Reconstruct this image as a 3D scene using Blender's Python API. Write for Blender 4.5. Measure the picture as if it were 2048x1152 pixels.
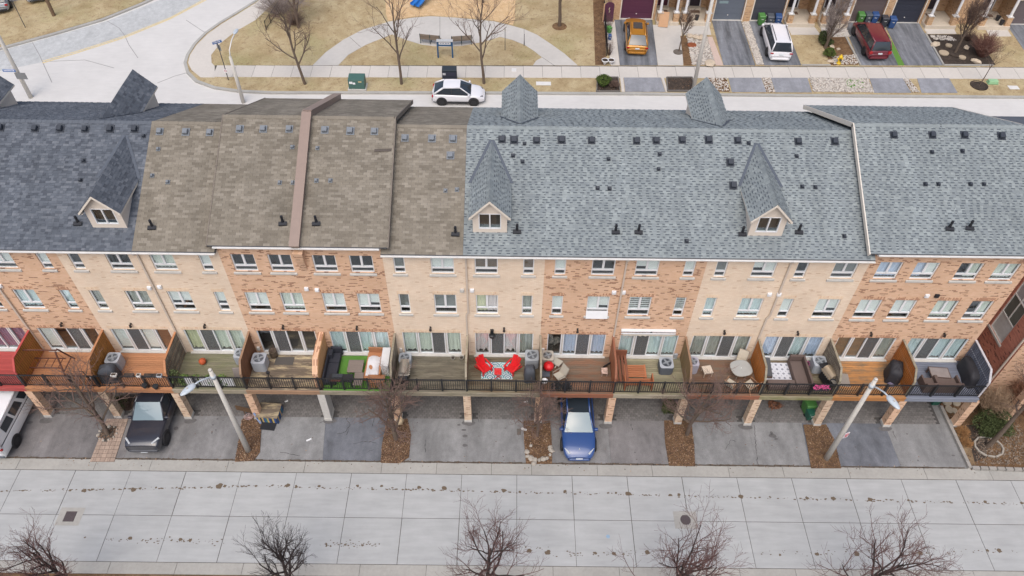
import bpy, bmesh, math, random
from mathutils import Vector, Matrix
sc = bpy.context.scene
for o in list(bpy.data.objects): bpy.data.objects.remove(o)
COL = sc.collection
rnd = random.Random(7)
rad = math.radians
# ---------------------------------------------------------------- camera
CAM = Vector((22.2242, -26.1484, 37.1832)); FPX = 1511.58
PIT, ROLL, YAW = rad(47.51872), rad(0.970204), rad(0.37378)
FW = Vector((math.sin(YAW)*math.cos(PIT), math.cos(YAW)*math.cos(PIT), -math.sin(PIT)))
_rt = Vector((math.cos(YAW), -math.sin(YAW), 0)); _up = _rt.cross(FW)
RT = _rt*math.cos(ROLL)+_up*math.sin(ROLL); UP = _up*math.cos(ROLL)-_rt*math.sin(ROLL)
cd = bpy.data.cameras.new('camera'); cam = bpy.data.objects.new('camera', cd); COL.objects.link(cam)
cam.matrix_world = Matrix(((RT.x,UP.x,-FW.x,CAM.x),(RT.y,UP.y,-FW.y,CAM.y),(RT.z,UP.z,-FW.z,CAM.z),(0,0,0,1)))
cd.sensor_width = 36; cd.lens = FPX/2048*36; cd.clip_end = 2000; cd.clip_start = .5
sc.camera = cam
# ---------------------------------------------------------------- light: bright overcast
SUN_EL, SUN_AZ = 59, 190      # degrees; azimuth clockwise from +Y
w = bpy.data.worlds.new('World'); sc.world = w; w.use_nodes = True
nt = w.node_tree; bg = nt.nodes['Background']
sky = nt.nodes.new('ShaderNodeTexSky'); sky.sky_type = 'NISHITA'; sky.sun_disc = False
sky.sun_elevation = rad(SUN_EL); sky.sun_rotation = rad(SUN_AZ)
sky.air_density = 1.0; sky.dust_density = 5.0; sky.ozone_density = 1.0
nt.links.new(sky.outputs[0], bg.inputs[0]); bg.inputs[1].default_value = 0.15
sd = bpy.data.lights.new('sun', 'SUN'); sd.energy = 1.5; sd.angle = rad(60); sd.color = (.985, .99, 1)
so = bpy.data.objects.new('sun', sd); COL.objects.link(so)
_d = Vector((math.sin(rad(SUN_AZ))*math.cos(rad(SUN_EL)), math.cos(rad(SUN_AZ))*math.cos(rad(SUN_EL)), math.sin(rad(SUN_EL))))
so.rotation_euler = _d.to_track_quat('Z', 'Y').to_euler(); so.location = (20, -20, 60)
sc.view_settings.view_transform = 'Standard'; sc.view_settings.look = 'None'
sc.view_settings.exposure = 0.05; sc.view_settings.gamma = 1; sc.view_settings.use_curve_mapping = False
sc.render.engine = 'CYCLES'
try:
    sc.cycles.max_bounces = 6; sc.cycles.diffuse_bounces = 3; sc.cycles.transparent_max_bounces = 8; sc.cycles.glossy_bounces = 3
except Exception: pass
# ---------------------------------------------------------------- photo pixel -> point on a known plane
def ray(x, y): return FW + RT*((x-1024)/FPX) - UP*((y-576)/FPX)
def onp(x, y, n, d):
    r = ray(x, y); n = Vector(n); return CAM + r*((d-n.dot(CAM))/n.dot(r))
def G(x, y, z=0): return onp(x, y, (0,0,1), z)             # lane level
SB = .07; Z26 = 2.0                                       # the street behind rises gently
def bz(Y): return Z26+SB*(Y-26)
def K(x, y, h=0): return onp(x, y, (0,-SB,1), Z26-SB*26+h)  # back street
DZ = 2.95
def D(x, y, h=0): return onp(x, y, (0,0,1), DZ+h)         # deck level
def F(x, y, Y=0): return onp(x, y, (0,1,0), Y)            # facade
RS = .5; EZ = 11.2; EY = -.42; RY = 5.9; RISE = .45
def RF(x, y, dz=0): return onp(x, y, (0,-RS,1), EZ+dz-RS*EY)
# ---------------------------------------------------------------- materials
def lin(c): return tuple(((v/255)/12.92 if v/255 <= .04045 else ((v/255+.055)/1.055)**2.4) for v in c)
def C(r, g, b, k=.85): return tuple(v*k for v in lin((r, g, b)))
MATS = {}
class NT:
    def __init__(s, name):
        s.m = bpy.data.materials.new(name); s.m.use_nodes = True; s.t = s.m.node_tree
        s.p = s.t.nodes['Principled BSDF']
    def n(s, t, **kw):
        x = s.t.nodes.new(t)
        for k, v in kw.items(): setattr(x, k, v)
        return x
    def l(s, a, b): s.t.links.new(a, b)
    def math(s, op, a, b=None, c=None):
        x = s.n('ShaderNodeMath', operation=op)
        for i, v in enumerate((a, b, c)):
            if v is None: continue
            if isinstance(v, (int, float)): x.inputs[i].default_value = v
            else: s.l(v, x.inputs[i])
        return x.outputs[0]
    def mix(s, f, a, b, bt='MIX'):
        x = s.n('ShaderNodeMix', data_type='RGBA', blend_type=bt)
        for i, v in ((0, f), (6, a), (7, b)):
            if isinstance(v, (int, float)): x.inputs[i].default_value = v
            elif isinstance(v, tuple): x.inputs[i].default_value = (*v, 1)[:4]
            else: s.l(v, x.inputs[i])
        return x.outputs[2]
    def ramp(s, f, stops, interp='LINEAR'):
        x = s.n('ShaderNodeValToRGB'); x.color_ramp.interpolation = interp
        e = x.color_ramp.elements
        while len(e) < len(stops): e.new(.5)
        for i, (p, c) in enumerate(stops): e[i].position = p; e[i].color = (*c, 1)
        s.l(f, x.inputs[0]); return x.outputs[0]
    def noise(s, scale, detail=4, vec=None, rough=.6, dist=0):
        x = s.n('ShaderNodeTexNoise'); x.inputs['Scale'].default_value = scale; x.inputs['Detail'].default_value = detail
        x.inputs['Roughness'].default_value = rough; x.inputs['Distortion'].default_value = dist
        s.l(vec if vec is not None else s.pos(), x.inputs['Vector']); return x.outputs[0]
    def pos(s):
        if not hasattr(s, '_p'): s._p = s.n('ShaderNodeNewGeometry')
        return s._p.outputs['Position']
    def island(s): s.pos(); return s._p.outputs['Random Per Island']
    def objrand(s): return s.n('ShaderNodeObjectInfo').outputs['Random']
    def scaled(s, v3):
        x = s.n('ShaderNodeVectorMath', operation='MULTIPLY'); s.l(s.pos(), x.inputs[0]); x.inputs[1].default_value = v3; return x.outputs[0]
    def bump(s, h, strength=.4, dist=.02):
        x = s.n('ShaderNodeBump'); x.inputs['Strength'].default_value = strength; x.inputs['Distance'].default_value = dist
        s.l(h, x.inputs['Height']); s.l(x.outputs[0], s.p.inputs['Normal'])
    def done(s, col, rough=.8, metal=0, spec=None, coat=0):
        if isinstance(col, tuple): s.p.inputs['Base Color'].default_value = (*col, 1)
        else: s.l(col, s.p.inputs['Base Color'])
        s.p.inputs['Roughness'].default_value = rough; s.p.inputs['Metallic'].default_value = metal
        if spec is not None: s.p.inputs['Specular IOR Level'].default_value = spec
        if coat: s.p.inputs['Coat Weight'].default_value = coat; s.p.inputs['Coat Roughness'].default_value = .06
        return s.m
def sh(c, k): return tuple(min(1, v*k) for v in c)
def M(name, col=None, rough=.8, var=.12, scale=4, big=.0, bigscale=.35, bump=0, bscale=None, metal=0, island=0, orand=0, coat=0, spec=None, stretch=None):
    """plain surface: colour with fine and broad variation"""
    if name in MATS: return MATS[name]
    s = NT(name); out = col
    if var:
        f = s.noise(scale, 5, s.scaled(stretch) if stretch else None)
        out = s.ramp(f, [(.25, sh(col, 1-var)), (.75, sh(col, 1+var))])
    if big:
        f = s.noise(bigscale, 4); out = s.mix(s.ramp(f, [(.38, (0,0,0)), (.68, (1,1,1))]), out, s.mix(1.0, out, (1-big,)*3, 'MULTIPLY'))
    if island:
        out = s.mix(1.0, out, s.ramp(s.island(), [(0, (1-island,)*3), (1, (1+island*.0+0,)*3)]), 'MULTIPLY')
    if orand:
        out = s.mix(1.0, out, s.ramp(s.objrand(), [(0, (1-orand,)*3), (1, (1,)*3)]), 'MULTIPLY')
    if bump: s.bump(s.noise(bscale or scale*4, 4), bump)
    MATS[name] = s.done(out, rough, metal, spec, coat); return MATS[name]
def wood(name, col, dark=.75, wear=None, wearamt=.5, along='x', rough=.75):
    if name in MATS: return MATS[name]
    s = NT(name); st = (1.2, 22, 8) if along == 'x' else ((22, 1.2, 8) if along == 'y' else (20, 20, 1.2))
    f = s.noise(1.5, 6, s.scaled(st)); out = s.ramp(f, [(.3, sh(col, dark)), (.7, sh(col, 1.1))])
    if wear:
        g = s.noise(1.1, 6, s.scaled((.8, 3, 3) if along == 'x' else (3, .8, 3)), .7)
        out = s.mix(s.ramp(g, [(.5-.18*wearamt, (0,0,0)), (.62, (1,1,1))]), out, wear)
    out = s.mix(1.0, out, s.ramp(s.objrand(), [(0, (.78,)*3), (1, (1.0,)*3)]), 'MULTIPLY')
    s.bump(f, .25, .01)
    MATS[name] = s.done(out, rough); return MATS[name]
def brick(name, c1, c2, mortar, darkc=None, darkamt=.07, soldier=False):
    if name in MATS: return MATS[name]
    s = NT(name); sep = s.n('ShaderNodeSeparateXYZ'); s.l(s.pos(), sep.inputs[0])
    g = s.n('ShaderNodeNewGeometry'); nn = s.n('ShaderNodeSeparateXYZ'); s.l(g.outputs['Normal'], nn.inputs[0])
    side = s.math('GREATER_THAN', s.math('ABSOLUTE', nn.outputs[0]), .6)
    h = s.math('ADD', s.math('MULTIPLY', sep.outputs[0], s.math('SUBTRACT', 1, side)), s.math('MULTIPLY', sep.outputs[1], side))
    BW, BH = .225, .0765
    if soldier: BW, BH = .0765, .24
    row = s.math('FLOOR', s.math('DIVIDE', s.math('ADD', sep.outputs[2], .011), BH))
    hx = s.math('ADD', s.math('DIVIDE', h, BW), s.math('MULTIPLY', s.math('MODULO', row, 2), 0.0 if soldier else .5))
    colr = s.math('FLOOR', hx)
    fx = s.math('FRACT', hx); fz = s.math('FRACT', s.math('DIVIDE', s.math('ADD', sep.outputs[2], .011), BH))
    cx = s.n('ShaderNodeCombineXYZ'); s.l(colr, cx.inputs[0]); s.l(row, cx.inputs[1])
    wn = s.n('ShaderNodeTexWhiteNoise', noise_dimensions='2D'); s.l(cx.outputs[0], wn.inputs['Vector'])
    rv = wn.outputs['Value']
    col = s.ramp(rv, [(0, c1), (.5, tuple((a+b)/2 for a, b in zip(c1, c2))), (1, c2)])
    if darkc:
        lf = s.noise(.9, 3, s.scaled((1, 1, 3)))
        w2 = s.n('ShaderNodeTexWhiteNoise', noise_dimensions='2D')
        v2 = s.n('ShaderNodeVectorMath', operation='ADD'); s.l(cx.outputs[0], v2.inputs[0]); v2.inputs[1].default_value = (31.7, 12.3, 0); s.l(v2.outputs[0], w2.inputs['Vector'])
        thr = s.math('SUBTRACT', 1.0, s.math('MULTIPLY', s.math('MAXIMUM', s.math('SUBTRACT', lf, .36), 0.05), darkamt*6))
        col = s.mix(s.math('GREATER_THAN', w2.outputs['Value'], thr), col, darkc)
    mz = s.math('LESS_THAN', fz, .13 if not soldier else .05); mx = s.math('LESS_THAN', fx, .05 if not soldier else .14)
    mort = s.math('MAXIMUM', mx, mz)
    col = s.mix(mort, col, mortar)
    f = s.noise(.5, 4); col = s.mix(1.0, col, s.ramp(f, [(.3, (.88, .87, .86)), (.7, (1.05, 1.05, 1.05))]), 'MULTIPLY')
    s.bump(s.math('SUBTRACT', 1, mort), .5, .008)
    MATS[name] = s.done(col, .88); return MATS[name]
def shingle(name, cols, grain=.12):
    if name in MATS: return MATS[name]
    s = NT(name); n = len(cols)
    out = s.ramp(s.island(), [(i/(n-1), c) for i, c in enumerate(cols)])
    f = s.noise(.45, 5); out = s.mix(1.0, out, s.ramp(f, [(.32, (1-grain*1.5,)*3), (.7, (1+grain*.4,)*3)]), 'MULTIPLY')
    k = s.noise(1.0, 5, s.scaled((1.7, .22, .22)), .65); out = s.mix(1.0, out, s.ramp(k, [(.3, (.86,)*3), (.7, (1.07,)*3)]), 'MULTIPLY')
    g = s.noise(30, 2); out = s.mix(1.0, out, s.ramp(g, [(.3, (.9,)*3), (.7, (1.06,)*3)]), 'MULTIPLY')
    MATS[name] = s.done(out, .92, spec=.25); return MATS[name]
def glass(name='window_glass', tint=(.93,.96,.96)):
    if name in MATS: return MATS[name]
    s = NT(name); t = s.t; t.nodes.remove(s.p)
    tr = s.n('ShaderNodeBsdfTransparent'); tr.inputs[0].default_value = (*tint, 1)
    gl = s.n('ShaderNodeBsdfGlossy'); gl.inputs['Roughness'].default_value = .03; gl.inputs[0].default_value = (.9, .95, 1, 1)
    fr = s.n('ShaderNodeLayerWeight'); fr.inputs[0].default_value = .5
    mx = s.n('ShaderNodeMixShader'); k = s.math('ADD', s.math('MULTIPLY', s.math('POWER', fr.outputs['Facing'], 3), .7), .07); s.l(k, mx.inputs[0])
    s.l(tr.outputs[0], mx.inputs[1]); s.l(gl.outputs[0], mx.inputs[2]); s.l(mx.outputs[0], t.nodes['Material Output'].inputs[0])
    MATS[name] = s.m; return s.m
# ---------------------------------------------------------------- mesh building
class MB:
    def __init__(s): s.v = []; s.f = []; s.m = []
    def add(s, vs, fs, mi=0, T=None):
        o = len(s.v)
        s.v += [tuple(T @ Vector(p)) if T is not None else tuple(p) for p in vs]
        for f in fs: s.f.append(tuple(i+o for i in f)); s.m.append(mi)
        return s
    def box(s, x0, x1, y0, y1, z0, z1, mi=0, T=None, taper=0):
        t = taper
        vs = [(x0,y0,z0),(x1,y0,z0),(x1,y1,z0),(x0,y1,z0),(x0+t,y0+t,z1),(x1-t,y0+t,z1),(x1-t,y1-t,z1),(x0+t,y1-t,z1)]
        return s.add(vs, [(0,3,2,1),(4,5,6,7),(0,1,5,4),(1,2,6,5),(2,3,7,6),(3,0,4,7)], mi, T)
    def quad(s, a, b, c, d, mi=0, T=None): return s.add([a, b, c, d], [(0,1,2,3)], mi, T)
    def poly(s, pts, mi=0): return s.add(pts, [tuple(range(len(pts)))], mi)
    def prism(s, pts, z0, z1, mi=0, T=None, zf=None):
        n = len(pts); a = sum(pts[i][0]*pts[(i+1)%n][1]-pts[(i+1)%n][0]*pts[i][1] for i in range(n))
        if a < 0: pts = pts[::-1]
        zf = zf or (lambda x, y: 0)
        vs = [(p[0], p[1], z0+zf(*p[:2])) for p in pts]+[(p[0], p[1], z1+zf(*p[:2])) for p in pts]
        return s.add(vs, [tuple(range(n-1, -1, -1)), tuple(range(n, 2*n))]+[(i, (i+1)%n, n+(i+1)%n, n+i) for i in range(n)], mi, T)
    def tube(s, pts, rr, n=6, mi=0, caps=True, T=None):
        pts = [Vector(p) for p in pts]
        if not hasattr(rr, '__len__'): rr = [rr]*len(pts)
        vs = []; fs = []; u = None
        for i, p in enumerate(pts):
            d = (pts[min(i+1, len(pts)-1)]-pts[max(i-1, 0)])
            d = d.normalized() if d.length > 1e-9 else Vector((0,0,1))
            if u is None: u = d.orthogonal().normalized()
            else:
                u = u-d*u.dot(d); u = u.normalized() if u.length > 1e-6 else d.orthogonal().normalized()
            w_ = d.cross(u)
            for k in range(n):
                a = 2*math.pi*k/n; vs.append(p+(u*math.cos(a)+w_*math.sin(a))*rr[i])
        for i in range(len(pts)-1):
            for k in range(n):
                a = i*n+k; b = i*n+(k+1)%n; fs.append((a, b, b+n, a+n))
        if caps: fs.append(tuple(range(n-1, -1, -1))); o = (len(pts)-1)*n; fs.append(tuple(range(o, o+n)))
        return s.add(vs, fs, mi, T)
    def bar(s, a, b, w_, h, mi=0, up=(0,0,1)):
        a, b = Vector(a), Vector(b); d = (b-a).normalized(); u = Vector(up)
        if abs(d.dot(u)) > .98: u = Vector((1,0,0))
        r = d.cross(u).normalized()*w_/2; q = r.cross(d).normalized()*h/2
        vs = [a-r-q, a+r-q, a+r+q, a-r+q, b-r-q, b+r-q, b+r+q, b-r+q]
        return s.add(vs, [(0,3,2,1),(4,5,6,7),(0,1,5,4),(1,2,6,5),(2,3,7,6),(3,0,4,7)][0:1]+[(4,5,6,7),(0,1,5,4),(1,2,6,5),(2,3,7,6),(3,0,4,7)], mi)
    def lathe(s, prof, n=16, c=(0,0,0), mi=0, T=None, sx=1, sy=1):
        vs = []; fs = []
        for r, z in prof:
            for k in range(n):
                a = 2*math.pi*k/n; vs.append((c[0]+r*sx*math.cos(a), c[1]+r*sy*math.sin(a), c[2]+z))
        for i in range(len(prof)-1):
            for k in range(n):
                a = i*n+k; b = i*n+(k+1)%n; fs.append((a, b, b+n, a+n))
        fs.append(tuple(range(n-1, -1, -1))); o = (len(prof)-1)*n; fs.append(tuple(range(o, o+n)))
        return s.add(vs, fs, mi, T)
    def grid(s, fn, nu, nv, mi=0, closeu=False):
        vs = [fn(i/nu, j/nv) for j in range(nv+1) for i in range(nu+1)]
        return s.add(vs, [(j*(nu+1)+i, j*(nu+1)+i+1, (j+1)*(nu+1)+i+1, (j+1)*(nu+1)+i) for j in range(nv) for i in range(nu)], mi)
    def rock(s, c, r, mi=0, seed=0, flat=.6):
        q = random.Random(seed); t = (1+5**.5)/2
        base = [(-1,t,0),(1,t,0),(-1,-t,0),(1,-t,0),(0,-1,t),(0,1,t),(0,-1,-t),(0,1,-t),(t,0,-1),(t,0,1),(-t,0,-1),(-t,0,1)]
        fs = [(0,11,5),(0,5,1),(0,1,7),(0,7,10),(0,10,11),(1,5,9),(5,11,4),(11,10,2),(10,7,6),(7,1,8),(3,9,4),(3,4,2),(3,2,6),(3,6,8),(3,8,9),(4,9,5),(2,4,11),(6,2,10),(8,6,7),(9,8,1)]
        ex, ey = q.uniform(.75, 1.3), q.uniform(.75, 1.3); a = q.uniform(0, 6.3)
        vs = []
        for b in base:
            k = r/1.9*q.uniform(.8, 1.15); x, y, z = b[0]*k*ex, b[1]*k*ey, b[2]*k*flat
            vs.append((c[0]+x*math.cos(a)-y*math.sin(a), c[1]+x*math.sin(a)+y*math.cos(a), c[2]+z))
        return s.add(vs, fs, mi)
    def mesh(s, name, mats, smooth=False):
        me = bpy.data.meshes.new(name); me.from_pydata(s.v, [], s.f)
        mats = mats if isinstance(mats, (list, tuple)) else [mats]
        for m in mats: me.materials.append(m)
        if len(mats) > 1: me.polygons.foreach_set('material_index', s.m)
        if smooth: me.polygons.foreach_set('use_smooth', [True]*len(me.polygons))
        me.update(); return me
    def build(s, name, mats, parent=None, smooth=False, bevel=0, loc=None, rot=None, subsurf=0, kind=None, label=None, seg=2):
        o = inst(name, s.mesh(name, mats, smooth), parent, loc, rot)
        if bevel:
            b = o.modifiers.new('bevel', 'BEVEL'); b.width = bevel; b.segments = seg; b.limit_method = 'ANGLE'; b.angle_limit = rad(40)
        if subsurf:
            b = o.modifiers.new('sub', 'SUBSURF'); b.levels = subsurf; b.render_levels = subsurf
        if kind: o['kind'] = kind
        if label: o['label'] = label
        return o
def inst(name, me, parent=None, loc=None, rot=None, scale=None):
    o = bpy.data.objects.new(name, me); COL.objects.link(o)
    if parent is not None: o.parent = parent
    if loc is not None: o.location = loc
    if rot is not None: o.rotation_euler = rot if hasattr(rot, '__len__') else (0, 0, rot)
    if scale is not None: o.scale = scale if hasattr(scale, '__len__') else (scale,)*3
    return o
def tag(o, label, cat, group=None):
    o['label'] = label; o['category'] = cat
    if group: o['group'] = group
    return o
def thing(name, label, cat, loc=(0,0,0), rz=0, group=None, rot=None):
    o = bpy.data.objects.new(name, None); COL.objects.link(o); o.empty_display_size = .2
    o.location = loc; o.rotation_euler = rot if rot else (0, 0, rz)
    return tag(o, label, cat, group)
def struct(o): o['kind'] = 'structure'; return o
# ================================================================= materials used by the buildings
CREAM = brick('cream_brick', C(240,222,200,.95), C(232,210,185,.95), C(226,205,188,.95), C(214,186,158,.95), .03)
ORANGE = brick('orange_brick', C(228,192,162,.95), C(219,180,147,.95), C(219,188,166,.95), C(166,126,100,.95), .16)
REDB = brick('red_brick', C(168,104,88), C(142,86,74), C(158,110,96), C(104,68,60), .1)
CREAMS = brick('cream_soldier_brick', C(240,218,190,.95), C(230,203,172,.95), C(222,200,184,.95), C(222,188,156,.95), .1, True)
ORANGES = brick('orange_soldier_brick', C(226,188,156,.95), C(214,172,138,.95), C(210,176,152,.95), C(176,130,102,.95), .5, True)
PBRICK = brick('pale_pillar_brick', C(236,212,184), C(226,196,166), C(226,206,188), C(184,146,120), .2)
WHITE = M('white_vinyl', C(242,243,245), .5, .04, 3)
WHITE2 = M('white_metal', C(232,230,226), .45, .06, 3)
STONE = M('precast_sill', C(205,202,196), .85, .1, 6, bump=.1)
BEIGE = M('beige_stucco', C(230,218,204), .9, .05, 8, bump=.1)
FASC = M('beige_fascia', C(238,228,214), .6, .05, 5)
BEIGEM = M('beige_downspout_metal', C(212,198,184), .5, .06, 5)
BLACKM = M('black_metal', C(30,32,36), .45, .2, 8)
BLACKP = M('black_plastic', C(38,40,46), .55, .15, 8)
DARKM = M('dark_vent_plastic', C(52,58,68), .5, .12, 10)
GREYV = M('galvanised_vent_metal', C(124,130,137), .5, .12, 9)
CAPM = M('taupe_coping_metal', C(152,132,121), .5, .05, 3)
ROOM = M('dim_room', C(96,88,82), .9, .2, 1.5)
FLOORW = M('room_floor_wood', C(120,86,60), .6, .15, 2)
GLASS = glass()
SCREENM = M('insect_screen_mesh', C(82,84,90), .8, .06, 20)
SH_BLUE = shingle('dark_slate_shingle', [C(87,92,101), C(98,104,113), C(105,111,120), C(111,117,126), C(124,129,137)], .08)
SH_BROWN = shingle('brown_shingle', [C(130,122,110), C(139,131,118), C(145,137,124), C(150,142,129), C(162,154,141)], .12)
SH_GREY = shingle('grey_green_shingle', [C(140,148,151), C(146,154,157), C(150,158,160), C(155,163,164), C(164,172,173)], .07)
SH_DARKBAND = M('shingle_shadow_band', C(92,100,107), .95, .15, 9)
ROOFBASE = M('roof_underlay', C(92,94,98), .95, .1, 5)
BLINDS = {'w': M('white_blind', C(240,240,235,1.1), .9, .04, 4), 'g': M('pale_green_curtain', C(228,232,220,1.05), .95, .14, 3, stretch=(14,1,.6)),
 'b': M('light_blue_curtain', C(206,216,238,1.05), .95, .14, 3, stretch=(14,1,.6)), 't': M('teal_sheer_curtain', C(222,234,234,1.05), .95, .12, 3, stretch=(12,1,.6)),
 'k': M('grey_curtain', C(190,190,182,1.), .95, .22, 3, stretch=(14,1,.6)), 'z': M('zebra_blind', C(232,232,228,1.05), .9, .04, 4),
 'r': M('rose_sheer_curtain', C(236,222,220,1.05), .95, .12, 3, stretch=(14,1,.6)), 'm': M('grey_mesh_shade', C(150,150,147), .9, .06, 5),
 'o': M('brown_wood_shutter', C(136,92,68), .7, .2, 3, stretch=(1,1,12)), 'y': M('pale_yellow_curtain', C(226,224,190,1.05), .95, .12, 3, stretch=(14,1,.6)),
 'v': M('violet_curtain', C(164,148,172), .95, .12, 3, stretch=(14,1,.6)), 'n': M('brown_blind', C(140,116,96), .9, .15, 3)}
# ================================================================= small builders for house parts
def rectwall(mb, x0, x1, z0, z1, holes, y0=0, y1=.14, mi=0):
    xs = sorted({x0, x1, *[h[0] for h in holes], *[h[1] for h in holes]}); zs = sorted({z0, z1, *[h[2] for h in holes], *[h[3] for h in holes]})
    for i in range(len(xs)-1):
        for j in range(len(zs)-1):
            cx, cz = (xs[i]+xs[i+1])/2, (zs[j]+zs[j+1])/2
            if any(h[0] < cx < h[1] and h[2] < cz < h[3] for h in holes): continue
            mb.quad((xs[i],y0,zs[j]), (xs[i+1],y0,zs[j]), (xs[i+1],y0,zs[j+1]), (xs[i],y0,zs[j+1]), mi)
    for h in holes:
        a, b, c, d = h
        mb.quad((a,y0,c),(a,y0,d),(a,y1,d),(a,y1,c), mi); mb.quad((b,y0,d),(b,y0,c),(b,y1,c),(b,y1,d), mi)
        mb.quad((a,y0,d),(b,y0,d),(b,y1,d),(a,y1,d), mi); mb.quad((b,y0,c),(a,y0,c),(a,y1,c),(b,y1,c), mi)
def drape(mb, x0, x1, z0, z1, y, amp=.03, waves=5, ragged=0, seed=0):
    q = random.Random(seed); n = max(8, waves*4); ph = q.uniform(0, 6)
    top = []; bot = []
    for i in range(n+1):
        t = i/n; yy = y+amp*math.sin(t*waves*6.28+ph)+amp*.4*math.sin(t*waves*15+ph)
        zz = z0+ragged*abs(math.sin(t*waves*2.1+ph))*q.uniform(.7, 1)
        top.append((x0+(x1-x0)*t, yy, z1)); bot.append((x0+(x1-x0)*t, yy, zz))
    o = len(mb.v); mb.v += bot+top
    for i in range(n): mb.f.append((o+i, o+i+1, o+n+1+i+1, o+n+1+i)); mb.m.append(0)
PANE_CACHE = {}
def pane_obj(parent, x0, x1, z0, z1, y, name='pane', m=None):
    key = (round(x1-x0, 3), round(z1-z0, 3), name, m)
    if key not in PANE_CACHE:
        a, b = x1-x0, z1-z0; mb = MB(); mb.box(0, a, 0, .008, 0, b); PANE_CACHE[key] = mb.mesh(name, m or GLASS)
    return inst(name, PANE_CACHE[key], parent, (x0, y, z0))
def window(root, x0, x1, z0, z1, wide, fill, sill=True, seed=0, lower=.3, deep=.07):
    """casement over awning window set into the brick"""
    t = .055; y0, y1 = deep, deep+.07; zm = z0+(z1-z0)*lower; mb = MB()
    mb.box(x0, x0+t, y0, y1, z0, z1); mb.box(x1-t, x1, y0, y1, z0, z1)
    mb.box(x0+t, x1-t, y0, y1, z0, z0+t); mb.box(x0+t, x1-t, y0, y1, z1-t, z1); mb.box(x0+t, x1-t, y0-.004, y1, zm-.05, zm+.05)
    xm = (x0+x1)/2
    if wide: mb.box(xm-.055, xm+.055, y0-.003, y1, zm+.05, z1-t)
    wn = mb.build('window', WHITE, root)
    g = y0+.03
    pane_obj(wn, x0+t, x1-t, z0+t, zm-.05, g)
    if wide: pane_obj(wn, x0+t, xm-.055, zm+.05, z1-t, g); pane_obj(wn, xm+.055, x1-t, zm+.05, z1-t, g)
    else: pane_obj(wn, x0+t, x1-t, zm+.05, z1-t, g)
    for i, f in enumerate(fill):
        if f == '.': continue
        n = len(fill); a = x0+.03+(x1-x0-.06)*i/n; b = x0+.03+(x1-x0-.06)*(i+1)/n
        mb = MB(); q = random.Random(seed+i); bot = zm+.02 if f in 'wzmn' else z0+.25*(zm-z0)
        if f == 'w': bot = q.choice([zm+.02, zm+.03, zm+.2, zm-.1])
        if f in 'wmn': mb.quad((a, g+.07, bot), (b, g+.07, bot), (b, g+.07, z1), (a, g+.07, z1))
        elif f == 'z':
            k = 7
            for j in range(k):
                zz = zm+(z1-zm)*j/k; mb.quad((a, g+.07, zz), (b, g+.07, zz), (b, g+.07, zz+(z1-zm)/k*.62), (a, g+.07, zz+(z1-zm)/k*.62))
        else: drape(mb, a, b, bot, z1, g+.1, .02, 3 if wide else 4, 0, seed+i)
        mb.build('blind' if f in 'wzmn' else 'curtain', BLINDS[f], wn)
    if sill:
        s = MB(); s.add([(x0-.1,-.07,z0-.16),(x1+.1,-.07,z0-.16),(x1+.1,-.07,z0-.05),(x0-.1,-.07,z0-.05),(x0-.1,.002,z0-.16),(x1+.1,.002,z0-.16),(x1+.1,.002,z0-.03),(x0-.1,.002,z0-.03)],
              [(0,1,2,3),(3,2,6,7),(1,5,6,2),(0,3,7,4),(0,4,5,1)])
        s.box(x0+.002, x1-.002, 0, y1, z0-.03, z0-.002)
        s.build('sill', STONE, wn)
    return wn
def shingle_mesh(x0, x1, L, style, seed, clip=None, v0=0):
    """courses of shingles on a plane: local x along the eave, local y up the slope, local z out; returns MB (mats: tab, dark)"""
    q = random.Random(seed); mb = MB(); ex = .1345; rows = int(L/ex)+1
    for r in range(rows):
        a = v0+r*ex; b = min(a+ex*1.25, L+.02)
        if a >= L-.02: break
        x = x0; first = True; off = (r % 2)*.165+q.uniform(-.02, .02)
        tgl = q.random() < .5
        if style == 'grey':
            # full-width lower layer with light slabs laid over and printed shadow bands between
            x = x0
            while x < x1-.005:
                wdt = min(q.uniform(.34, .62), x1-x)
                add_sh(mb, x, x+wdt, a, b, .012, 0, clip); x += wdt
            x = x0+q.uniform(-.3, .1)
            while x < x1:
                tw = q.uniform(.12, .24); gw = q.choice([.14, .16, .2, .22])
                xa, xb = max(x, x0), min(x+tw, x1)
                if xb-xa > .03: add_sh(mb, xa, xb, a-.004, b, .026, 0, clip)
                xa, xb = max(x+tw+.01, x0), min(x+tw+gw-.01, x1)
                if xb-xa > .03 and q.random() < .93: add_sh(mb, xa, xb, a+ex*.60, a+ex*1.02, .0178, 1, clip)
                x += tw+gw
        else:
            while x < x1-.005:
                if style == 'brown':
                    wdt = (.3333-off if first else .3333); th = .014; gap = .009
                else:
                    wdt = q.uniform(.12, .3); th = .012 if tgl else .026; tgl = not tgl; gap = 0
                first = False
                wdt = min(max(wdt, .04), x1-x)
                j = q.uniform(-.004, .004)
                add_sh(mb, x, x+wdt-gap, a+j, b, th, 0, clip); x += wdt
    return mb
def add_sh(mb, xa, xb, a, b, th, mi, clip):
    if clip and clip((xa+xb)/2, (a+b)/2): return
    vs = [(xa,a,th),(xb,a,th),(xb,b,.004),(xa,b,.004),(xa,a,0),(xb,a,0)]
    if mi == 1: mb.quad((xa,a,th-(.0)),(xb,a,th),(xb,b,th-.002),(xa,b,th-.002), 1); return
    mb.add(vs, [(0,1,2,3),(4,5,1,0),(4,0,3),(5,2,1)], mi)
SL = math.sqrt(1+RS*RS); ROOFLEN = (RY-EY)*SL
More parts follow.
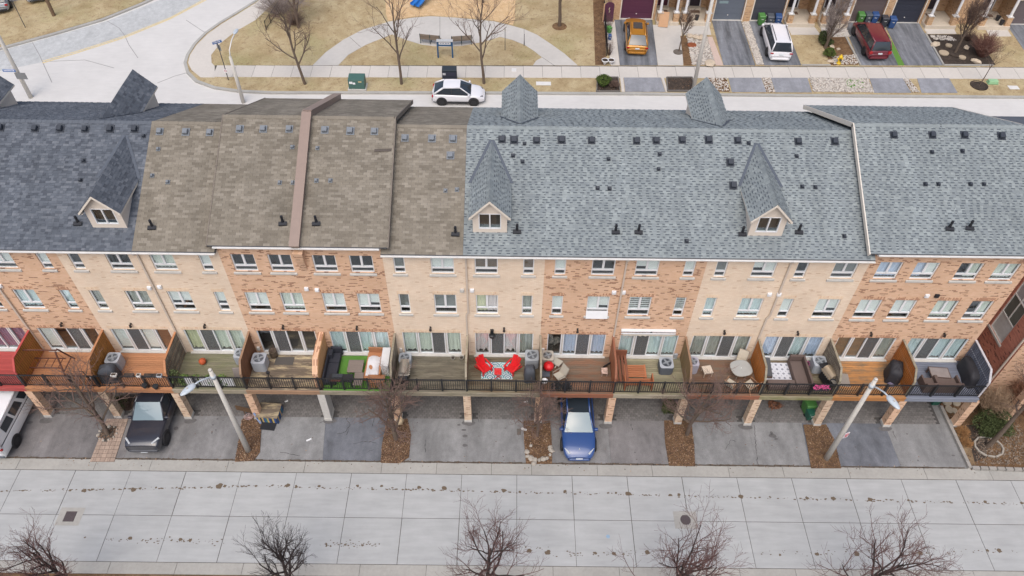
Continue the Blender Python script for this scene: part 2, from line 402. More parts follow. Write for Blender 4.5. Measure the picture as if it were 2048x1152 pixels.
def roof_T(dz, back=False):
    u = Vector((0, 1/SL, RS/SL)); n = Vector((0, -RS/SL, 1/SL))
    if not back: return Matrix(((1,0,0,0),(0,u.y,n.y,EY),(0,u.z,n.z,EZ+dz),(0,0,0,1)))
    return Matrix(((-1,0,0,0),(0,-u.y,-n.y,2*RY-EY),(0,u.z,n.z,EZ+dz),(0,0,0,1)))
def box_vent(roof, p, big, mat_):
    """p local to the townhouse, lying on the front slope"""
    s = .27 if big else .14; h = .17 if big else .13; k = s*.5
    me_key = ('vent', big, mat_)
    if me_key not in PANE_CACHE:
        mb = MB(); mb.box(-k*1.45, k*1.45, -k*1.5, k*1.7, .0, .012)
        mb.box(-k*.75, k*.75, -k*.75, k*.75, .01, h*.6); mb.box(-k, k, -k*1.05, k*1.05, h*.45, h, taper=.02)
        PANE_CACHE[me_key] = mb.mesh('roof_vent', mat_)
    return inst('roof_vent', PANE_CACHE[me_key], roof, p+Vector((0,-.012,.026)), (math.atan(RS), 0, 0), rnd.uniform(.94, 1.06))
def stack_vent(roof, p):
    if 'stack' not in PANE_CACHE:
        mb = MB(); mb.quad((-.2,-.16,.0),(.2,-.16,.0),(.2,.02,.07),(-.2,.02,.07)); mb.box(-.2,.2,-.16,-.14,-.06,.002)
        mb.tube([(0,.02,0),(0,.02,.34)], [.075,.055], 10); mb.tube([(0,.02,.3),(0,.02,.42)], [.07,.062], 10)
        PANE_CACHE['stack'] = mb.mesh('vent_pipe', BLACKP)
    return inst('vent_pipe', PANE_CACHE['stack'], roof, p+Vector((0,0,.045)), (0, 0, rnd.uniform(-.1, .1)))
# ================================================================= per-unit data
UN = list(range(-3, 12))
tone = lambda u: ('o' if (u//2) % 2 else 'c')     # -2,-1 orange, 0,1 cream, 2,3 orange, 4,5 cream ...
raised = lambda u: u in (2, 3, 10, 11)
rstyle = lambda u: 'blue' if u < 1 else ('brown' if u < 5 else 'grey')
N1, W1, W2, N2 = (.5, 1.06), (.52, 1.68), (2.34, 3.5), (2.93, 3.48)
LAY = {}
for u in UN: LAY[u] = [W1, W2] if raised(u) else ([N1, W2] if u % 2 == 0 else [W1, N2])
LAY[9] = [N1, W2]
FILL = {  # upper row (two openings), lower row (two openings); one letter per upper light, '.' is a dark room
 -3: (('ww','w'),('ww','w')), -2: (('w','ww'),('w','ww')), -1: (('ww','w'),('tt','t')), 0: (('.','..'),('k','kk')), 1: (('gg','w'),('ww','w')),
 2: (('..','..'),('ww','gg')), 3: (('..','..'),('ww','ww')), 4: (('m','ww'),('m','mm')), 5: (('nn','n'),('yr','k')), 6: (('w','..'),('w','ww')),
 7: (('ww','w'),('zz','z')), 8: (('m','ww'),('t','tt')), 9: (('.','mm'),('w','ww')), 10: (('bb','bw'),('ww','ww')), 11: (('.g','gg'),('gg','.g'))}
DOORF = {-3:'vvvv', -2:'vvvv', -1:'w.w.', 0:'wmwo', 1:'yggg', 2:'....', 3:'tttt', 4:'ggkg', 5:'rkrk', 6:'.bbb', 7:'tktt', 8:'kkkk', 9:'bktb', 10:'nnnk', 11:'tttt'}
SCREENPANE = {-1:2, 0:1, 1:1, 2:1, 3:1, 4:2, 5:1, 6:2, 7:1, 8:2, 9:1, 10:2, 11:1}
NAMEU = {-3:'with red deck beyond the frame edge', -2:'orange brick townhouse with red painted deck beside the white van', -1:'orange brick townhouse with rusty swing frame on its deck',
 0:'cream brick townhouse with dark slate dormer and orange stained deck', 1:'cream brick townhouse with brown roof and ball on mossy deck',
 2:'orange brick townhouse with bare weathered deck and dark sliding doors', 3:'orange brick townhouse with artificial turf on its deck', 4:'cream brick townhouse with brown roof and plain grey deck with steel grill',
 5:'cream brick townhouse with grey dormer above red garden chairs', 6:'orange brick townhouse with open wardrobe window above the blue car', 7:'orange brick townhouse with white rolled awning over its door',
 8:'cream brick townhouse with grey dormer and glass patio table on deck', 9:'cream brick townhouse with mossy deck holding a dark sectional', 10:'orange brick townhouse with bright wood deck and raised grey roof',
 11:'orange brick end townhouse with slate blue deck and screen'}
HOUSE = {}
LAMPM = M('wall_lamp_bronze', C(58,52,50), .5, .2, 10)
def make_house(u):
    t = thing('townhouse', NAMEU[u], 'townhouse', (4*u, 0, 0), group='row of brick townhouses'); HOUSE[u] = t
    dz = RISE if raised(u) else 0; br = CREAM if tone(u) == 'c' else ORANGE; sol = CREAMS if tone(u) == 'c' else ORANGES
    q = random.Random(100+u); e = .0
    holes = []
    for (a, b) in LAY[u]: holes += [(a, b, 6.54, 8.06), (a, b, 9.62, 10.84)]
    holes += [(.4, 3.62, 2.98, 4.93), (.7, 3.3, .0, 2.2)]
    mb = MB(); rectwall(mb, 0, 4, 0, 11.12+dz, holes)
    rw = MB(); rw.quad((4, 11.7, 0), (0, 11.7, 0), (0, 11.7, 11.1+dz), (4, 11.7, 11.1+dz)); rw.build('rear_wall', br, t)
    if u == 11: mb.poly([(4,0,0),(4,11.7,0),(4,11.7,11.1+dz),(4,5.9,14.0+dz),(4,0,11.1+dz)])
    if u == UN[0]: mb.poly([(0,0,11.1),(0,5.9,14.0),(0,11.7,11.1),(0,11.7,0),(0,0,0)])
    if raised(u):      # gable strips beside the lower roofs
        for xx, c in ((0, u in (2, 10)), (4, u in (3, 11))):
            if c: gw = MB(); gw.quad((xx, EY+.42, 10.9), (xx, RY, 14.05), (xx, RY, 14.05+dz), (xx, EY+.42, 10.9+dz)); gw.build('gable_strip', ROOFBASE, t); gw = MB(); gw.quad((xx, 2*RY, 10.9), (xx, RY, 14.05), (xx, RY, 14.05+dz), (xx, 2*RY, 10.9+dz)); gw.build('gable_strip', ROOFBASE, t)
    mb.build('wall', br, t)
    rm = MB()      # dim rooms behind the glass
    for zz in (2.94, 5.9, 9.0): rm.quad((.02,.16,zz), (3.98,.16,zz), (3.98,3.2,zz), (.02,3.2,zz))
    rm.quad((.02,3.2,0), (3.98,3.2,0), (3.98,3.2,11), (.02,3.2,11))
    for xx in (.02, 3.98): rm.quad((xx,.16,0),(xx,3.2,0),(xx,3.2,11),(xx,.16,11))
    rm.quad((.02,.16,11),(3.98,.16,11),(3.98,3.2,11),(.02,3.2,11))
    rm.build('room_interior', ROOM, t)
    for row, (z0, z1) in enumerate(((9.62, 10.84), (6.54, 8.06))):
        for i, (a, b) in enumerate(LAY[u]):
            wd = b-a > .9; window(t, a, b, z0, z1, wd, FILL[u][row][i], seed=u*40+row*7+i)
            if row == 1:
                s = MB(); s.box(a-.06, b+.06, -.006, .004, z1+.004, z1+.235); s.build('lintel', sol, t)
    s = MB(); s.box(.32, 3.7, -.006, .004, 4.934, 5.165); s.build('lintel', sol, t)
    # sliding door: fixed, sliding, sliding, fixed
    x0, x1, z0, z1 = .4, 3.62, 3.0, 4.93; mb = MB(); y0, y1 = .04, .13; tt = .05
    mb.box(x0, x0+tt, y0, y1, z0, z1); mb.box(x1-tt, x1, y0, y1, z0, z1); mb.box(x0+tt, x1-tt, y0, y1, z0-.02, z0+.07); mb.box(x0+tt, x1-tt, y0, y1, z1-.05, z1)
    c = [x0+tt, x0+.74, x0+.92, (x0+x1)/2, x1-.92, x1-.74, x1-tt]
    for a, b in ((c[1], c[2]), (c[4], c[5])): mb.box(a, a+.05, y0-.012, y1, z0+.07, z1-.05); mb.box(b-.05, b, y0-.012, y1, z0+.07, z1-.05); mb.box(a+.05, b-.05, y0+.004, y1, z0+.07, z1-.05, 1)
    mb.box(c[3]-.03, c[3]+.03, y0-.01, y1, z0+.07, z1-.05)
    dr = mb.build('sliding_door', [WHITE, STONE], t)
    spans = [(c[0], c[1]), (c[2], c[3]-.03), (c[3]+.03, c[4]), (c[5], c[6])]
    for i, (a, b) in enumerate(spans):
        if u == 6 and i == 0: pass
        pane_obj(dr, a, b, z0+.07, z1-.05, .08)
        f = DOORF[u][i]
        if f == '.': continue
        mb = MB(); rag = {'g': .16, 'y': .1, 'r': .3, 'b': .12, 't': .08, 'k': .1}.get(f, 0)
        if f in 'wmno': mb.quad((a, .17, z0+(.18 if f == 'w' else .06)), (b, .17, z0+(.18 if f == 'w' else .06)), (b, .17, z1), (a, .17, z1))
        else: drape(mb, a-.03, b+.03, z0+.1, z1, .2, .03, 4, rag, u*9+i)
        mb.build('curtain', BLINDS[f], dr)
    if u in SCREENPANE:
        a, b = spans[SCREENPANE[u]]
        mb = MB(); mb.box(a, b, .05, .054, z0+.07, z1-.05); s = NT('x') if False else None
        mb.build('insect_screen', SCR(), dr)
    mb = MB(); mb.box(.3, 3.72, -.13, .03, 2.94, 2.995); mb.box(.34, 3.68, -.05, .03, 2.995, 3.0); mb.build('door_step', STONE, t, bevel=.008)
    # garage door at lane level
    gd = MB(); gd.box(.7, 3.3, .08, .12, 0, 2.2); g_ = gd.build('garage_door', WHITE2, t)
    for k in range(4):
        for j in range(4):
            mb = MB(); mb.box(.78+j*.62, .78+j*.62+.55, .066, .079, .06+k*.54, .06+k*.54+.44); mb.build('panel', WHITE2, g_, bevel=.006)
    # eave: soffit, gutter
    ye = EY; mb = MB(); mb.box(0, 4, -.31, 0-.002, 11.1+dz, 11.12+dz); mb.build('soffit', WHITE2, t)
    g = MB(); g.box(-.0, 4.0, -.42, -.315, 11.15+dz, 11.215+dz); g.build('gutter', WHITE2, t, bevel=.012)
    # roof
    xl, xr = 0, 4
    if u == 2: xl = -.25
    if u == 10: xl = -.42
    if u == 3: xr = 4.4
    if u == 11: xr = 4.3
    rb = MB()
    for back in (False, True):
        T = roof_T(dz, back); a, b = (xl, xr) if not back else (-xr, -xl)
        rb.box(a, b, .11, ROOFLEN, -.1, -.006, T=T)
    rf = rb.build('roof', ROOFBASE, t)
    st = rstyle(u); mats = {'blue': [SH_BLUE], 'brown': [SH_BROWN], 'grey': [SH_GREY, SH_DARKBAND]}[st]
    for back in (False, True):
        a, b = (xl, xr) if not back else (-xr, -xl)
        mb = shingle_mesh(a, b, ROOFLEN-.03, st, 300+u*2+back, None, .1345); T = roof_T(dz, back)
        mb.v = [tuple(T @ Vector(p)) for p in mb.v]
        s = mb.build('shingles', mats, rf, kind='stuff')
    # ridge caps, each a bent piece
    if ('cap', st) not in PANE_CACHE:
        mb = MB(); k = .15
        mb.add([(0,-k,-k*RS+.03),(.32,-k,-k*RS+.042),(.32,0,.052),(0,0,.04),(0,k,-k*RS+.03),(.32,k,-k*RS+.042),(0,-k,-k*RS),(.32,-k,-k*RS),(0,k,-k*RS),(.32,k,-k*RS)],
               [(0,1,2,3),(3,2,5,4),(6,7,1,0),(4,5,9,8),(1,7,9,5,2)]); PANE_CACHE[('cap', st)] = mb.mesh('ridge_cap', mats[0])
    x = xl
    while x < xr-.1:
        inst('ridge_cap', PANE_CACHE[('cap', st)], rf, (x, RY, EZ+dz+(RY-EY)*RS), None, (min(.27, xr-x)/.32*1.04, 1, 1)); x += .27
    # rakes on the raised blocks
    for xx, sgn, c in ((xl, -1, u in (2, 10)), (xr, 1, u in (3, 11))):
        if not c: continue
        mb = MB()
        for back in (False, True):
            T = roof_T(dz, back); X = xx if not back else -xx; s2 = sgn if not back else -sgn
            a, b = sorted((X, X+s2*.05)); mb.box(a, b, .09, ROOFLEN+.0, -.2, .032, T=T)
        mb.build('rake_board', FASC if u > 9 else M('brown_rake_metal', C(128,118,108), .8), t)
    # wall fittings
    mb = MB(); mb.tube([(0,-.02,.05),(0,-.1,.12),(0,-.16,.06)], .018, 6); mb.tube([(0,-.14,.1),(0,-.14,-.07)], [.05,.075], 10); mb.box(-.05,.05,-.02,0,-.02,.12)
    mb.build('wall_lamp', LAMPM, t, loc=(2.0 if u not in (0, 1) else 1.75, 0, 5.34))
    return t
def SCR():
    if 'scr' in MATS: return MATS['scr']
    s = NT('insect_screen'); t = s.t
    tr = s.n('ShaderNodeBsdfTransparent'); mx = s.n('ShaderNodeMixShader'); mx.inputs[0].default_value = .5
    s.p.inputs['Base Color'].default_value = (.15,.152,.155,1); s.p.inputs['Roughness'].default_value = .8
    s.l(tr.outputs[0], mx.inputs[1]); s.l(s.p.outputs[0], mx.inputs[2]); s.l(mx.outputs[0], t.nodes['Material Output'].inputs[0])
    MATS['scr'] = s.m; return s.m
for u in UN: make_house(u)
# ---- downspouts on the party lines
def downspout(u, x, jog):
    mb = MB(); w_ = .045; y = -.06
    ztop = 11.05
    p = [(x, -.37, 11.16), (x, -.37, 11.08), (x, y, 10.85)]
    if jog: p += [(x, y, 6.75), (x-.11, y, 6.5), (x-.11, y, 3.0)]
    else: p += [(x, y, 3.0)]
    for a, b in zip(p, p[1:]): mb.bar(a, b, .085, .085, up=(0,1,0))
    mb.build('downspout', BEIGEM, HOUSE[u])
for u, jog in ((-2, 0), (0, 0), (4, 1), (6, 0), (8, 1)): downspout(u, 4.0+(.1 if jog else .02), jog)
# ---- dryer and bathroom wall vents
def wall_box(u, px, py, m, s=.22):
    p = F(px, py, -.05); mb = MB(); mb.box(-s/2, s/2, -.1, 0, -s/2, s/2, taper=0); mb.box(-s*.35, s*.35, -.13, -.1, -s*.4, s*.3)
    mb.build('wall_vent', m, HOUSE[u], loc=(p.x-4*u, 0, p.z), bevel=.012)
for u, px, py, m in ((0,299,576,WHITE), (1,319,574,WHITE), (2,613,578,WHITE), (3,634,580,WHITE), (4,924,581,STONE), (5,944,581,WHITE), (6,1228,585,WHITE), (7,1247,585,WHITE), (8,1539,589,WHITE), (9,1558,589,WHITE), (10,1854,592,WHITE), (11,1874,592,BLACKP), (-1,0,572,WHITE)):
    wall_box(u, px, py, m)
# ---- roof vents from their places on the slopes
def unit_of(p): return max(UN[0], min(11, int(math.floor(p.x/4))))
def rv(px, py, kind):
    u = unit_of(RF(px, py)); p = RF(px, py, RISE if raised(u) else 0); u2 = unit_of(p)
    if u2 != u: u = u2; p = RF(px, py, RISE if raised(u) else 0)
    rf = [c for c in HOUSE[u].children if c.name.split('.')[0] == 'roof'][0]
    p = p-Vector((4*u, 0, 0))
    if kind == 's': stack_vent(rf, p)
    else:
        m = GREYV if rstyle(u) == 'brown' else DARKM
        box_vent(rf, p, kind == 'B', m)
for px, py in ((2,256),(71,258),(121,258),(171,259),(221,259),(270,259),(320,264),(372,265),(420,266),(480,259),(527,259),(579,259),(650,261),(701,263),(749,264),(810,277),(864,278),(906,279),(901,312),
   (1004,280),(1028,281),(1073,282),(1123,281),(1183,282),(1273,283),(1312,282),(1364,281),(1417,281),(1475,282),(1460,326),(1466,372),(1596,284),(1669,284),(1787,271),(1864,271),(1928,271),(2002,273)): rv(px, py, 'B')
for px, py in ((168,322),(162,361),(288,273),(317,299),(305,352),(336,365),(585,295),(635,297),(560,366),(586,366),(633,362),(661,362),(891,382),(914,380),(1049,288),(1045,324),(1026,312),(1217,319),(1319,309),(1317,339),(1195,377),(1219,378),(1497,287),(1373,483),
   (1593,313),(1604,374),(1630,375),(1688,473),(1863,305),(1924,303),(1850,369),(1876,369),(1940,369),(1967,369)): rv(px, py, 'S')
for px, py in ((305,455),(157,447),(566,447),(633,447),(911,468),(1034,463),(1231,464),(1277,464),(1484,468),(1597,464),(1898,457),(1938,456)): rv(px, py, 's')
# ---- fire-wall coping and brick pier in the middle of the raised brown block
mb = MB()
for back in (False, True):
    T = roof_T(RISE, back); x = 0; mb.box(-.2, .2, .06, ROOFLEN+.05, -.02, .3, T=T); mb.box(-.24, .24, .02, ROOFLEN+.09, .3, .33, T=T)
mb.build('firewall_coping', CAPM, HOUSE[3], loc=(0, 0, 0))
mb = MB(); mb.add([(-.24,-.42,11.3),(.24,-.42,11.3),(.24,0,11.3),(-.24,0,11.3),(-.2,-.3,10.7),(.2,-.3,10.7),(.2,0,10.7),(-.2,0,10.7),(-.14,-.012,9.75),(.14,-.012,9.75),(.14,0,9.75),(-.14,0,9.75)],
   [(0,3,2,1),(0,1,5,4),(1,2,6,5),(3,0,4,7),(4,5,9,8),(5,6,10,9),(7,4,8,11),(8,9,10,11)]); mb.build('corbel_pier', ORANGE, HOUSE[3])
# ---- dormers
def dormer(u, X, back=False):
    t = HOUSE[u]; st = rstyle(u); mats = {'blue': [SH_BLUE], 'brown': [SH_BROWN], 'grey': [SH_GREY, SH_DARKBAND]}[st]
    def L(x, y, z):     # dormer space -> house space, mirrored for the back slope
        return (X-4*u+x, y, z) if not back else (X-4*u-x, 2*RY-y, z)
    hw = .83; yf = .76; zs = 11.76; ze = 13.12; za = 14.0; oh = .17; yfo = yf-.25
    roofz = lambda y: EZ+(y-EY)*RS
    mb = MB(); A = lambda pts: mb.poly([L(*p) for p in pts])
    wx0, wx1, wz0, wz1 = -.54, .54, 12.04, 13.02
    front = [(-hw, zs), (hw, zs), (hw, ze), (0, za-.05), (-hw, ze)]
    # front wall around the window opening
    A([(-hw,yf,zs),(hw,yf,zs),(hw,yf,wz0),(-hw,yf,wz0)]); A([(-hw,yf,wz0),(wx0,yf,wz0),(wx0,yf,wz1),(-hw,yf,wz1)]); A([(wx1,yf,wz0),(hw,yf,wz0),(hw,yf,wz1),(wx1,yf,wz1)])
    A([(-hw,yf,wz1),(hw,yf,wz1),(hw,yf,ze),(0,yf,za-.04),(-hw,yf,ze)])
    A([(wx0,yf,wz0),(wx0,yf,wz1),(wx0,yf+.1,wz1),(wx0,yf+.1,wz0)]); A([(wx1,yf,wz1),(wx1,yf,wz0),(wx1,yf+.1,wz0),(wx1,yf+.1,wz1)]); A([(wx0,yf,wz1),(wx1,yf,wz1),(wx1,yf+.1,wz1),(wx0,yf+.1,wz1)]); A([(wx1,yf,wz0),(wx0,yf,wz0),(wx0,yf+.1,wz0),(wx1,yf+.1,wz0)])
    yb = EY+(ze-EZ)/RS
    for s in (-1, 1): A([(s*hw,yf,zs),(s*hw,yf,ze),(s*hw,yb+.1,ze),(s*hw,yf,roofz(yf)-.05)])
    mb.poly([L(-hw,yf+.5,zs),L(hw,yf+.5,zs),L(hw,yf+.5,ze),L(-hw,yf+.5,ze)])
    dm = mb.build('dormer', BEIGE, t)
    # window
    def bx(m_, x0, x1, y0, y1, z0, z1):
        a = L(x0, y0, z0); b = L(x1, y1, z1); m_.box(min(a[0],b[0]), max(a[0],b[0]), min(a[1],b[1]), max(a[1],b[1]), z0, z1)
    w_ = MB(); f = .045
    bx(w_, wx0, wx0+f, yf-.015, yf+.08, wz0, wz1); bx(w_, wx1-f, wx1, yf-.015, yf+.08, wz0, wz1); bx(w_, wx0+f, wx1-f, yf-.015, yf+.08, wz0, wz0+f); bx(w_, wx0+f, wx1-f, yf-.015, yf+.08, wz1-f, wz1); bx(w_, -.03, .03, yf-.012, yf+.08, wz0+f, wz1-f)
    w_.build('window_frame', WHITE, dm)
    for a, b in ((wx0+f, -.03), (.03, wx1-f)):
        p_ = MB(); bx(p_, a, b, yf+.03, yf+.04, wz0+f, wz1-f); p_.build('pane', GLASS, dm)
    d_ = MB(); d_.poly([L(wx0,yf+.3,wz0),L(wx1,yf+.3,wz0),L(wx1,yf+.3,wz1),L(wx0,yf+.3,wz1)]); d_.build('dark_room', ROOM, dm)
    # roof slopes with shingle courses running along the ridge
    slope = (za-ze)/hw; eo = hw+oh; zeo = za-slope*eo; ln = math.hypot(eo, za-zeo)
    y_end = EY+(za-EZ)/RS
    rb = MB()
    for s in (-1, 1):
        # plane: origin at eave corner front, along y, up to ridge
        P0 = Vector((s*eo, yfo, zeo)); up = Vector((-s*eo, 0, za-zeo)).normalized(); al = Vector((0, 1, 0)); n = al.cross(up) if s < 0 else up.cross(al)
        n = n if n.z > 0 else -n
        lim = lambda yy: roofz(yy)
        def clip(a, b, P0=P0, up=up):
            p = P0+al*a+up*b; return p.z < roofz(p.y)+.0
        length = y_end-yfo
        m2 = shingle_mesh(0, length, ln-.01, st, 900+u*3+s+back*7, clip)
        m2.v = [L(*(P0+al*v[0]+up*v[1]+n*v[2])) for v in m2.v]
        if (s > 0) != back: m2.f = [f_[::-1] for f_ in m2.f]
        m2.build('dormer_shingles', mats, dm, kind='stuff')
        ye2 = EY+(zeo-EZ)/RS
        for off in (-.012,): rb.poly([L(*(Vector(p)+n*off)) for p in ((s*eo,yfo,zeo),(0,yfo,za),(0,y_end,za),(s*eo,ye2,zeo))])
        for off in (-.07,): rb.poly([L(*(Vector(p)+n*off)) for p in ((s*eo,yfo,zeo),(0,yfo,za),(0,y_end,za),(s*eo,ye2,zeo))])
    rb.build('dormer_deck', ROOFBASE, dm)
    x = yfo
    cm = MB()
    for i in range(int((y_end-yfo)/.2)):
        y0_ = yfo+i*.2; k = .16
        vs = [(-k,y0_,za-k*slope+.03),(0,y0_,za+.045),(k,y0_,za-k*slope+.03),(-k,y0_+.24,za-k*slope+.018),(0,y0_+.24,za+.03),(k,y0_+.24,za-k*slope+.018)]
        cm.add([L(*v) for v in vs], [(0,1,4,3),(1,2,5,4)])
    cm.build('dormer_ridge_caps', mats[0], dm, kind='stuff')
    # bargeboards and side eave trims, valley flashing
    bb = MB()
    for s in (-1, 1):
        a, b = (s*eo, yfo-.02, zeo-.07), (0, yfo-.02, za-.07)
        vs = [(s*eo,yfo-.03,zeo-.12),(s*eo,yfo-.03,zeo-.0),(0,yfo-.03,za-.0),(0,yfo-.03,za-.13)]
        bb.poly([L(*v) for v in vs]); bb.poly([L(v[0], v[1]+.05, v[2]) for v in vs])
        bb.poly([L(*vs[0]), L(vs[0][0], vs[0][1]+.05, vs[0][2]), L(vs[3][0], vs[3][1]+.05, vs[3][2]), L(*vs[3])])
        bb.poly([L(*vs[1]), L(vs[1][0], vs[1][1]+.05, vs[1][2]), L(vs[2][0], vs[2][1]+.05, vs[2][2]), L(*vs[2])])
        # soffit return
        ye2 = EY+(zeo-EZ)/RS
        bb.poly([L(s*eo,yfo,zeo-.1),L(s*hw,yfo,zeo-.1),L(s*hw,ye2,zeo-.1),L(s*eo,ye2,zeo-.1)])
        bb.poly([L(s*eo,yfo,zeo-.12),L(s*eo,yfo,zeo-.02),L(s*eo,ye2,zeo-.02),L(s*eo,ye2-.2,zeo-.12)])
    bb.build('bargeboard', FASC, dm)
    vf = MB()
    for s in (-1, 1):
        ye2 = EY+(zeo-EZ)/RS; a = Vector((s*eo, ye2, zeo+.045)); b = Vector((0, y_end, za+.045)); d = Vector((s*.13, 0, 0))
        vf.poly([L(*(a+d)), L(*(a-d*.2)), L(*(b-d*.2)), L(*(b+d))])
    vf.build('valley_flashing', M('valley_flashing_metal', C(84,92,104), .6, .1, 6), dm)
dormer(0, 2.79); dormer(5, 21.28); dormer(8, 34.7)
dormer(0, 1.05, True); dormer(5, 22.72, True); dormer(8, 33.2, True); dormer(-2, -7.1, True)
# ---- white rolled awning above the door of unit 7
mb = MB(); a = F(1244, 657, -.18); b = F(1353, 660, -.18); xa, xb = a.x-28, b.x-28
mb.tube([(xa, -.1, 5.4), (xb, -.1, 5.4)], .07, 10); mb.box(xa, xb, -.2, -.02, 5.465, 5.49); mb.box(xa, xb, -.25, -.21, 5.3, 5.37)
aw = mb.build('awning', WHITE, HOUSE[7])
mb = MB(); n_ = 10
for k in range(n_):
    a0, a1 = xa+.08+(xb-xa-.16)*k/n_, xa+.08+(xb-xa-.16)*(k+1)/n_; am = (a0+a1)/2; mb.poly([(a0,-.23,5.3),(a0,-.23,5.16),(am,-.23,5.1),(a1,-.23,5.16),(a1,-.23,5.3)])
mb.build('valance', M('stained_awning_valance', C(214,206,192), .9, .15, 8), aw)
aw['label'] = 'white cassette awning rolled up over the sliding door'
# ---- hopper window tilted open on unit 6
mb = MB(); mb.box(0, 1.16, -.02, .02, 0, .5); mb.build('opened_awning_sash', WHITE, HOUSE[6], loc=(2.34, -.12, 6.42), rot=(rad(-16), 0, 0))
# ---- skylight-like soil patch on unit 3's roof: a slipped shingle
mb = MB(); mb.box(-.42, .42, -.07, .07, .03, .05); p = RF(766, 301, RISE); mb.build('lifted_shingle', M('bare_shingle_patch', C(96,88,82), .95, .25, 20), HOUSE[3], loc=p-Vector((12,0,0)), rot=(math.atan(RS), 0, .06))
# ================================================================= decks
RAILM = M('black_railing_aluminium', C(34,36,40), .4, .1, 8)
DECKC = {-3:('red','red'), -2:('red','red'), -1:('or','or'), 0:('or','or'), 1:('moss','palew'), 2:('grey','tan'), 3:('grey','palew'), 4:('dgrey','palew'), 5:('brn','palew'), 6:('rbr','rbrn'),
  7:('pale','palew'), 8:('rbr','rbrn'), 9:('brn','mossf'), 10:('gold','goldf'), 11:('slate','slatef')}
DW = {'red': wood('red_painted_board', C(190,84,80), .9), 'or': wood('orange_stained_board', C(204,144,102), .82), 'moss': wood('mossy_board', C(150,145,122), .68, C(132,132,102), .5),
 'grey': wood('grey_brown_board', C(136,122,106), .7, C(206,188,152), .15), 'dgrey': wood('dark_weathered_board', C(120,113,98), .66, C(140,133,116), .3), 'brn': wood('olive_brown_board', C(122,106,84), .68, C(138,130,108), .4),
 'rbr': wood('red_brown_board', C(150,112,88), .66, C(126,112,96), .5), 'pale': wood('pale_weathered_board', C(176,167,138), .72, C(150,146,118), .45), 'gold': wood('golden_board', C(210,150,92), .72, C(140,118,92), .3),
 'slate': wood('slate_blue_board', C(128,134,150), .85), 'tan': wood('tan_fascia_board', C(172,138,110), .8), 'palew': wood('pale_fascia_board', C(178,168,148), .8, C(150,142,120), .3),
 'mossf': wood('mossy_fascia_board', C(178,168,138), .8, C(140,140,90), .6), 'rbrn': wood('red_brown_fascia', C(160,104,78), .8), 'goldf': wood('golden_fascia', C(194,134,78), .8), 'slatef': wood('slate_fascia', C(142,148,162), .88),
 'oscr': wood('amber_screen_slat', C(190,130,62), .8, along='z'), 'oscr2': wood('orange_screen_slat', C(206,128,60), .78, along='z'), 'wscr': wood('weathered_screen_slat', C(128,116,104), .55, C(166,156,140), .4, 'z'), 'bscr': wood('brown_screen_slat', C(140,96,66), .7, along='z'),
 'tscr': wood('bare_wood_slat', C(150,120,90), .7, C(120,100,80), .4, 'z'), 'sscr': wood('slate_screen_slat', C(112,120,138), .9, along='z'), 'rscr': wood('rust_brown_panel', C(176,110,72), .85, along='z'), 'gscr': wood('tan_green_slat', C(160,134,94), .7, along='z'), 'oak': wood('light_oak_panel', C(212,166,118), .85, along='z')}
BOARD = {}
def shared(key, fn):
    if key not in PANE_CACHE: PANE_CACHE[key] = fn()
    return PANE_CACHE[key]
def bxm(name, m, *a, **k):
    def f():
        mb = MB(); mb.box(*a, **k); return mb.mesh(name, m)
    return f
DD = 2.55
for u in UN:
    t = HOUSE[u]; bm, fm = DECKC[u]
    mb = MB(); mb.box(.03, 3.97, -DD+.05, -.02, DZ-.3, DZ-.035)
    dk = mb.build('deck', M('deck_joists', C(70,58,48), .9, .2, 6), t)
    if u == 3:
        mb = MB(); mb.box(.2, 3.8, -DD+.02, -.15, DZ-.03, DZ+.004); mb.build('artificial_turf', M('artificial_turf', C(92,142,58), .95, .22, 60, bump=.4), dk)
    n = 18; pit = DD/n
    for i in range(n):
        if u == 3: break
        me = shared(('board', bm), bxm('board', DW[bm], 0, 3.985, -.0645, .0645, -.03, 0))
        inst('board', me, dk, (.008, -.03-(i+.5)*pit+.02+rnd.uniform(-.003, .003), DZ+rnd.uniform(-.003, .003)))
    mb = MB(); mb.box(.004, 3.996, -DD-.045, -DD+.002, DZ-.32, DZ-.06); mb.box(.002, 3.998, -DD-.075, -DD+.03, DZ-.056, DZ-.002); mb.build('fascia', DW[fm], dk)
    # railing
    yr = -DD+.1; mb = MB(); mb.box(.0, 4, yr-.032, yr+.032, DZ+.95, DZ+1.0); mb.box(0, 4, yr-.018, yr+.018, DZ+.09, DZ+.13)
    rl = mb.build('railing', RAILM, t)
    pm = shared('post', bxm('post', RAILM, -.05, .05, -.045, .045, -.04, 1.04)); bm_ = shared('bal', bxm('baluster', RAILM, -.013, .013, -.011, .011, .13, .95))
    for k in range(3):
        px = .02+k*4/3; inst('post', pm, rl, (px, yr, DZ))
        nb = 11
        for j in range(1, nb): inst('baluster', bm_, rl, (px+j*(4/3)/nb, yr, DZ))
# ---- brick pillars under the deck line
for k in range(-3, 13):
    u = max(-3, min(11, k)); x = 4*k-4*u; concrete = k == 3
    ma = STONE if concrete else (PBRICK if k in (0, 1, 5, 8, 9, 10) else ORANGE); hw = .2
    mb = MB(); dpt = .75 if concrete else .42
    mb.box(x-hw, x+hw, -DD-.02, -DD-.02+dpt, .22, DZ-.325)
    pl = mb.build('pillar', ma, HOUSE[u])
    mb = MB(); mb.box(x-hw-.02, x+hw+.02, -DD-.04, -DD+dpt, 0, .217); mb.build('plinth', STONE, pl, bevel=.015)
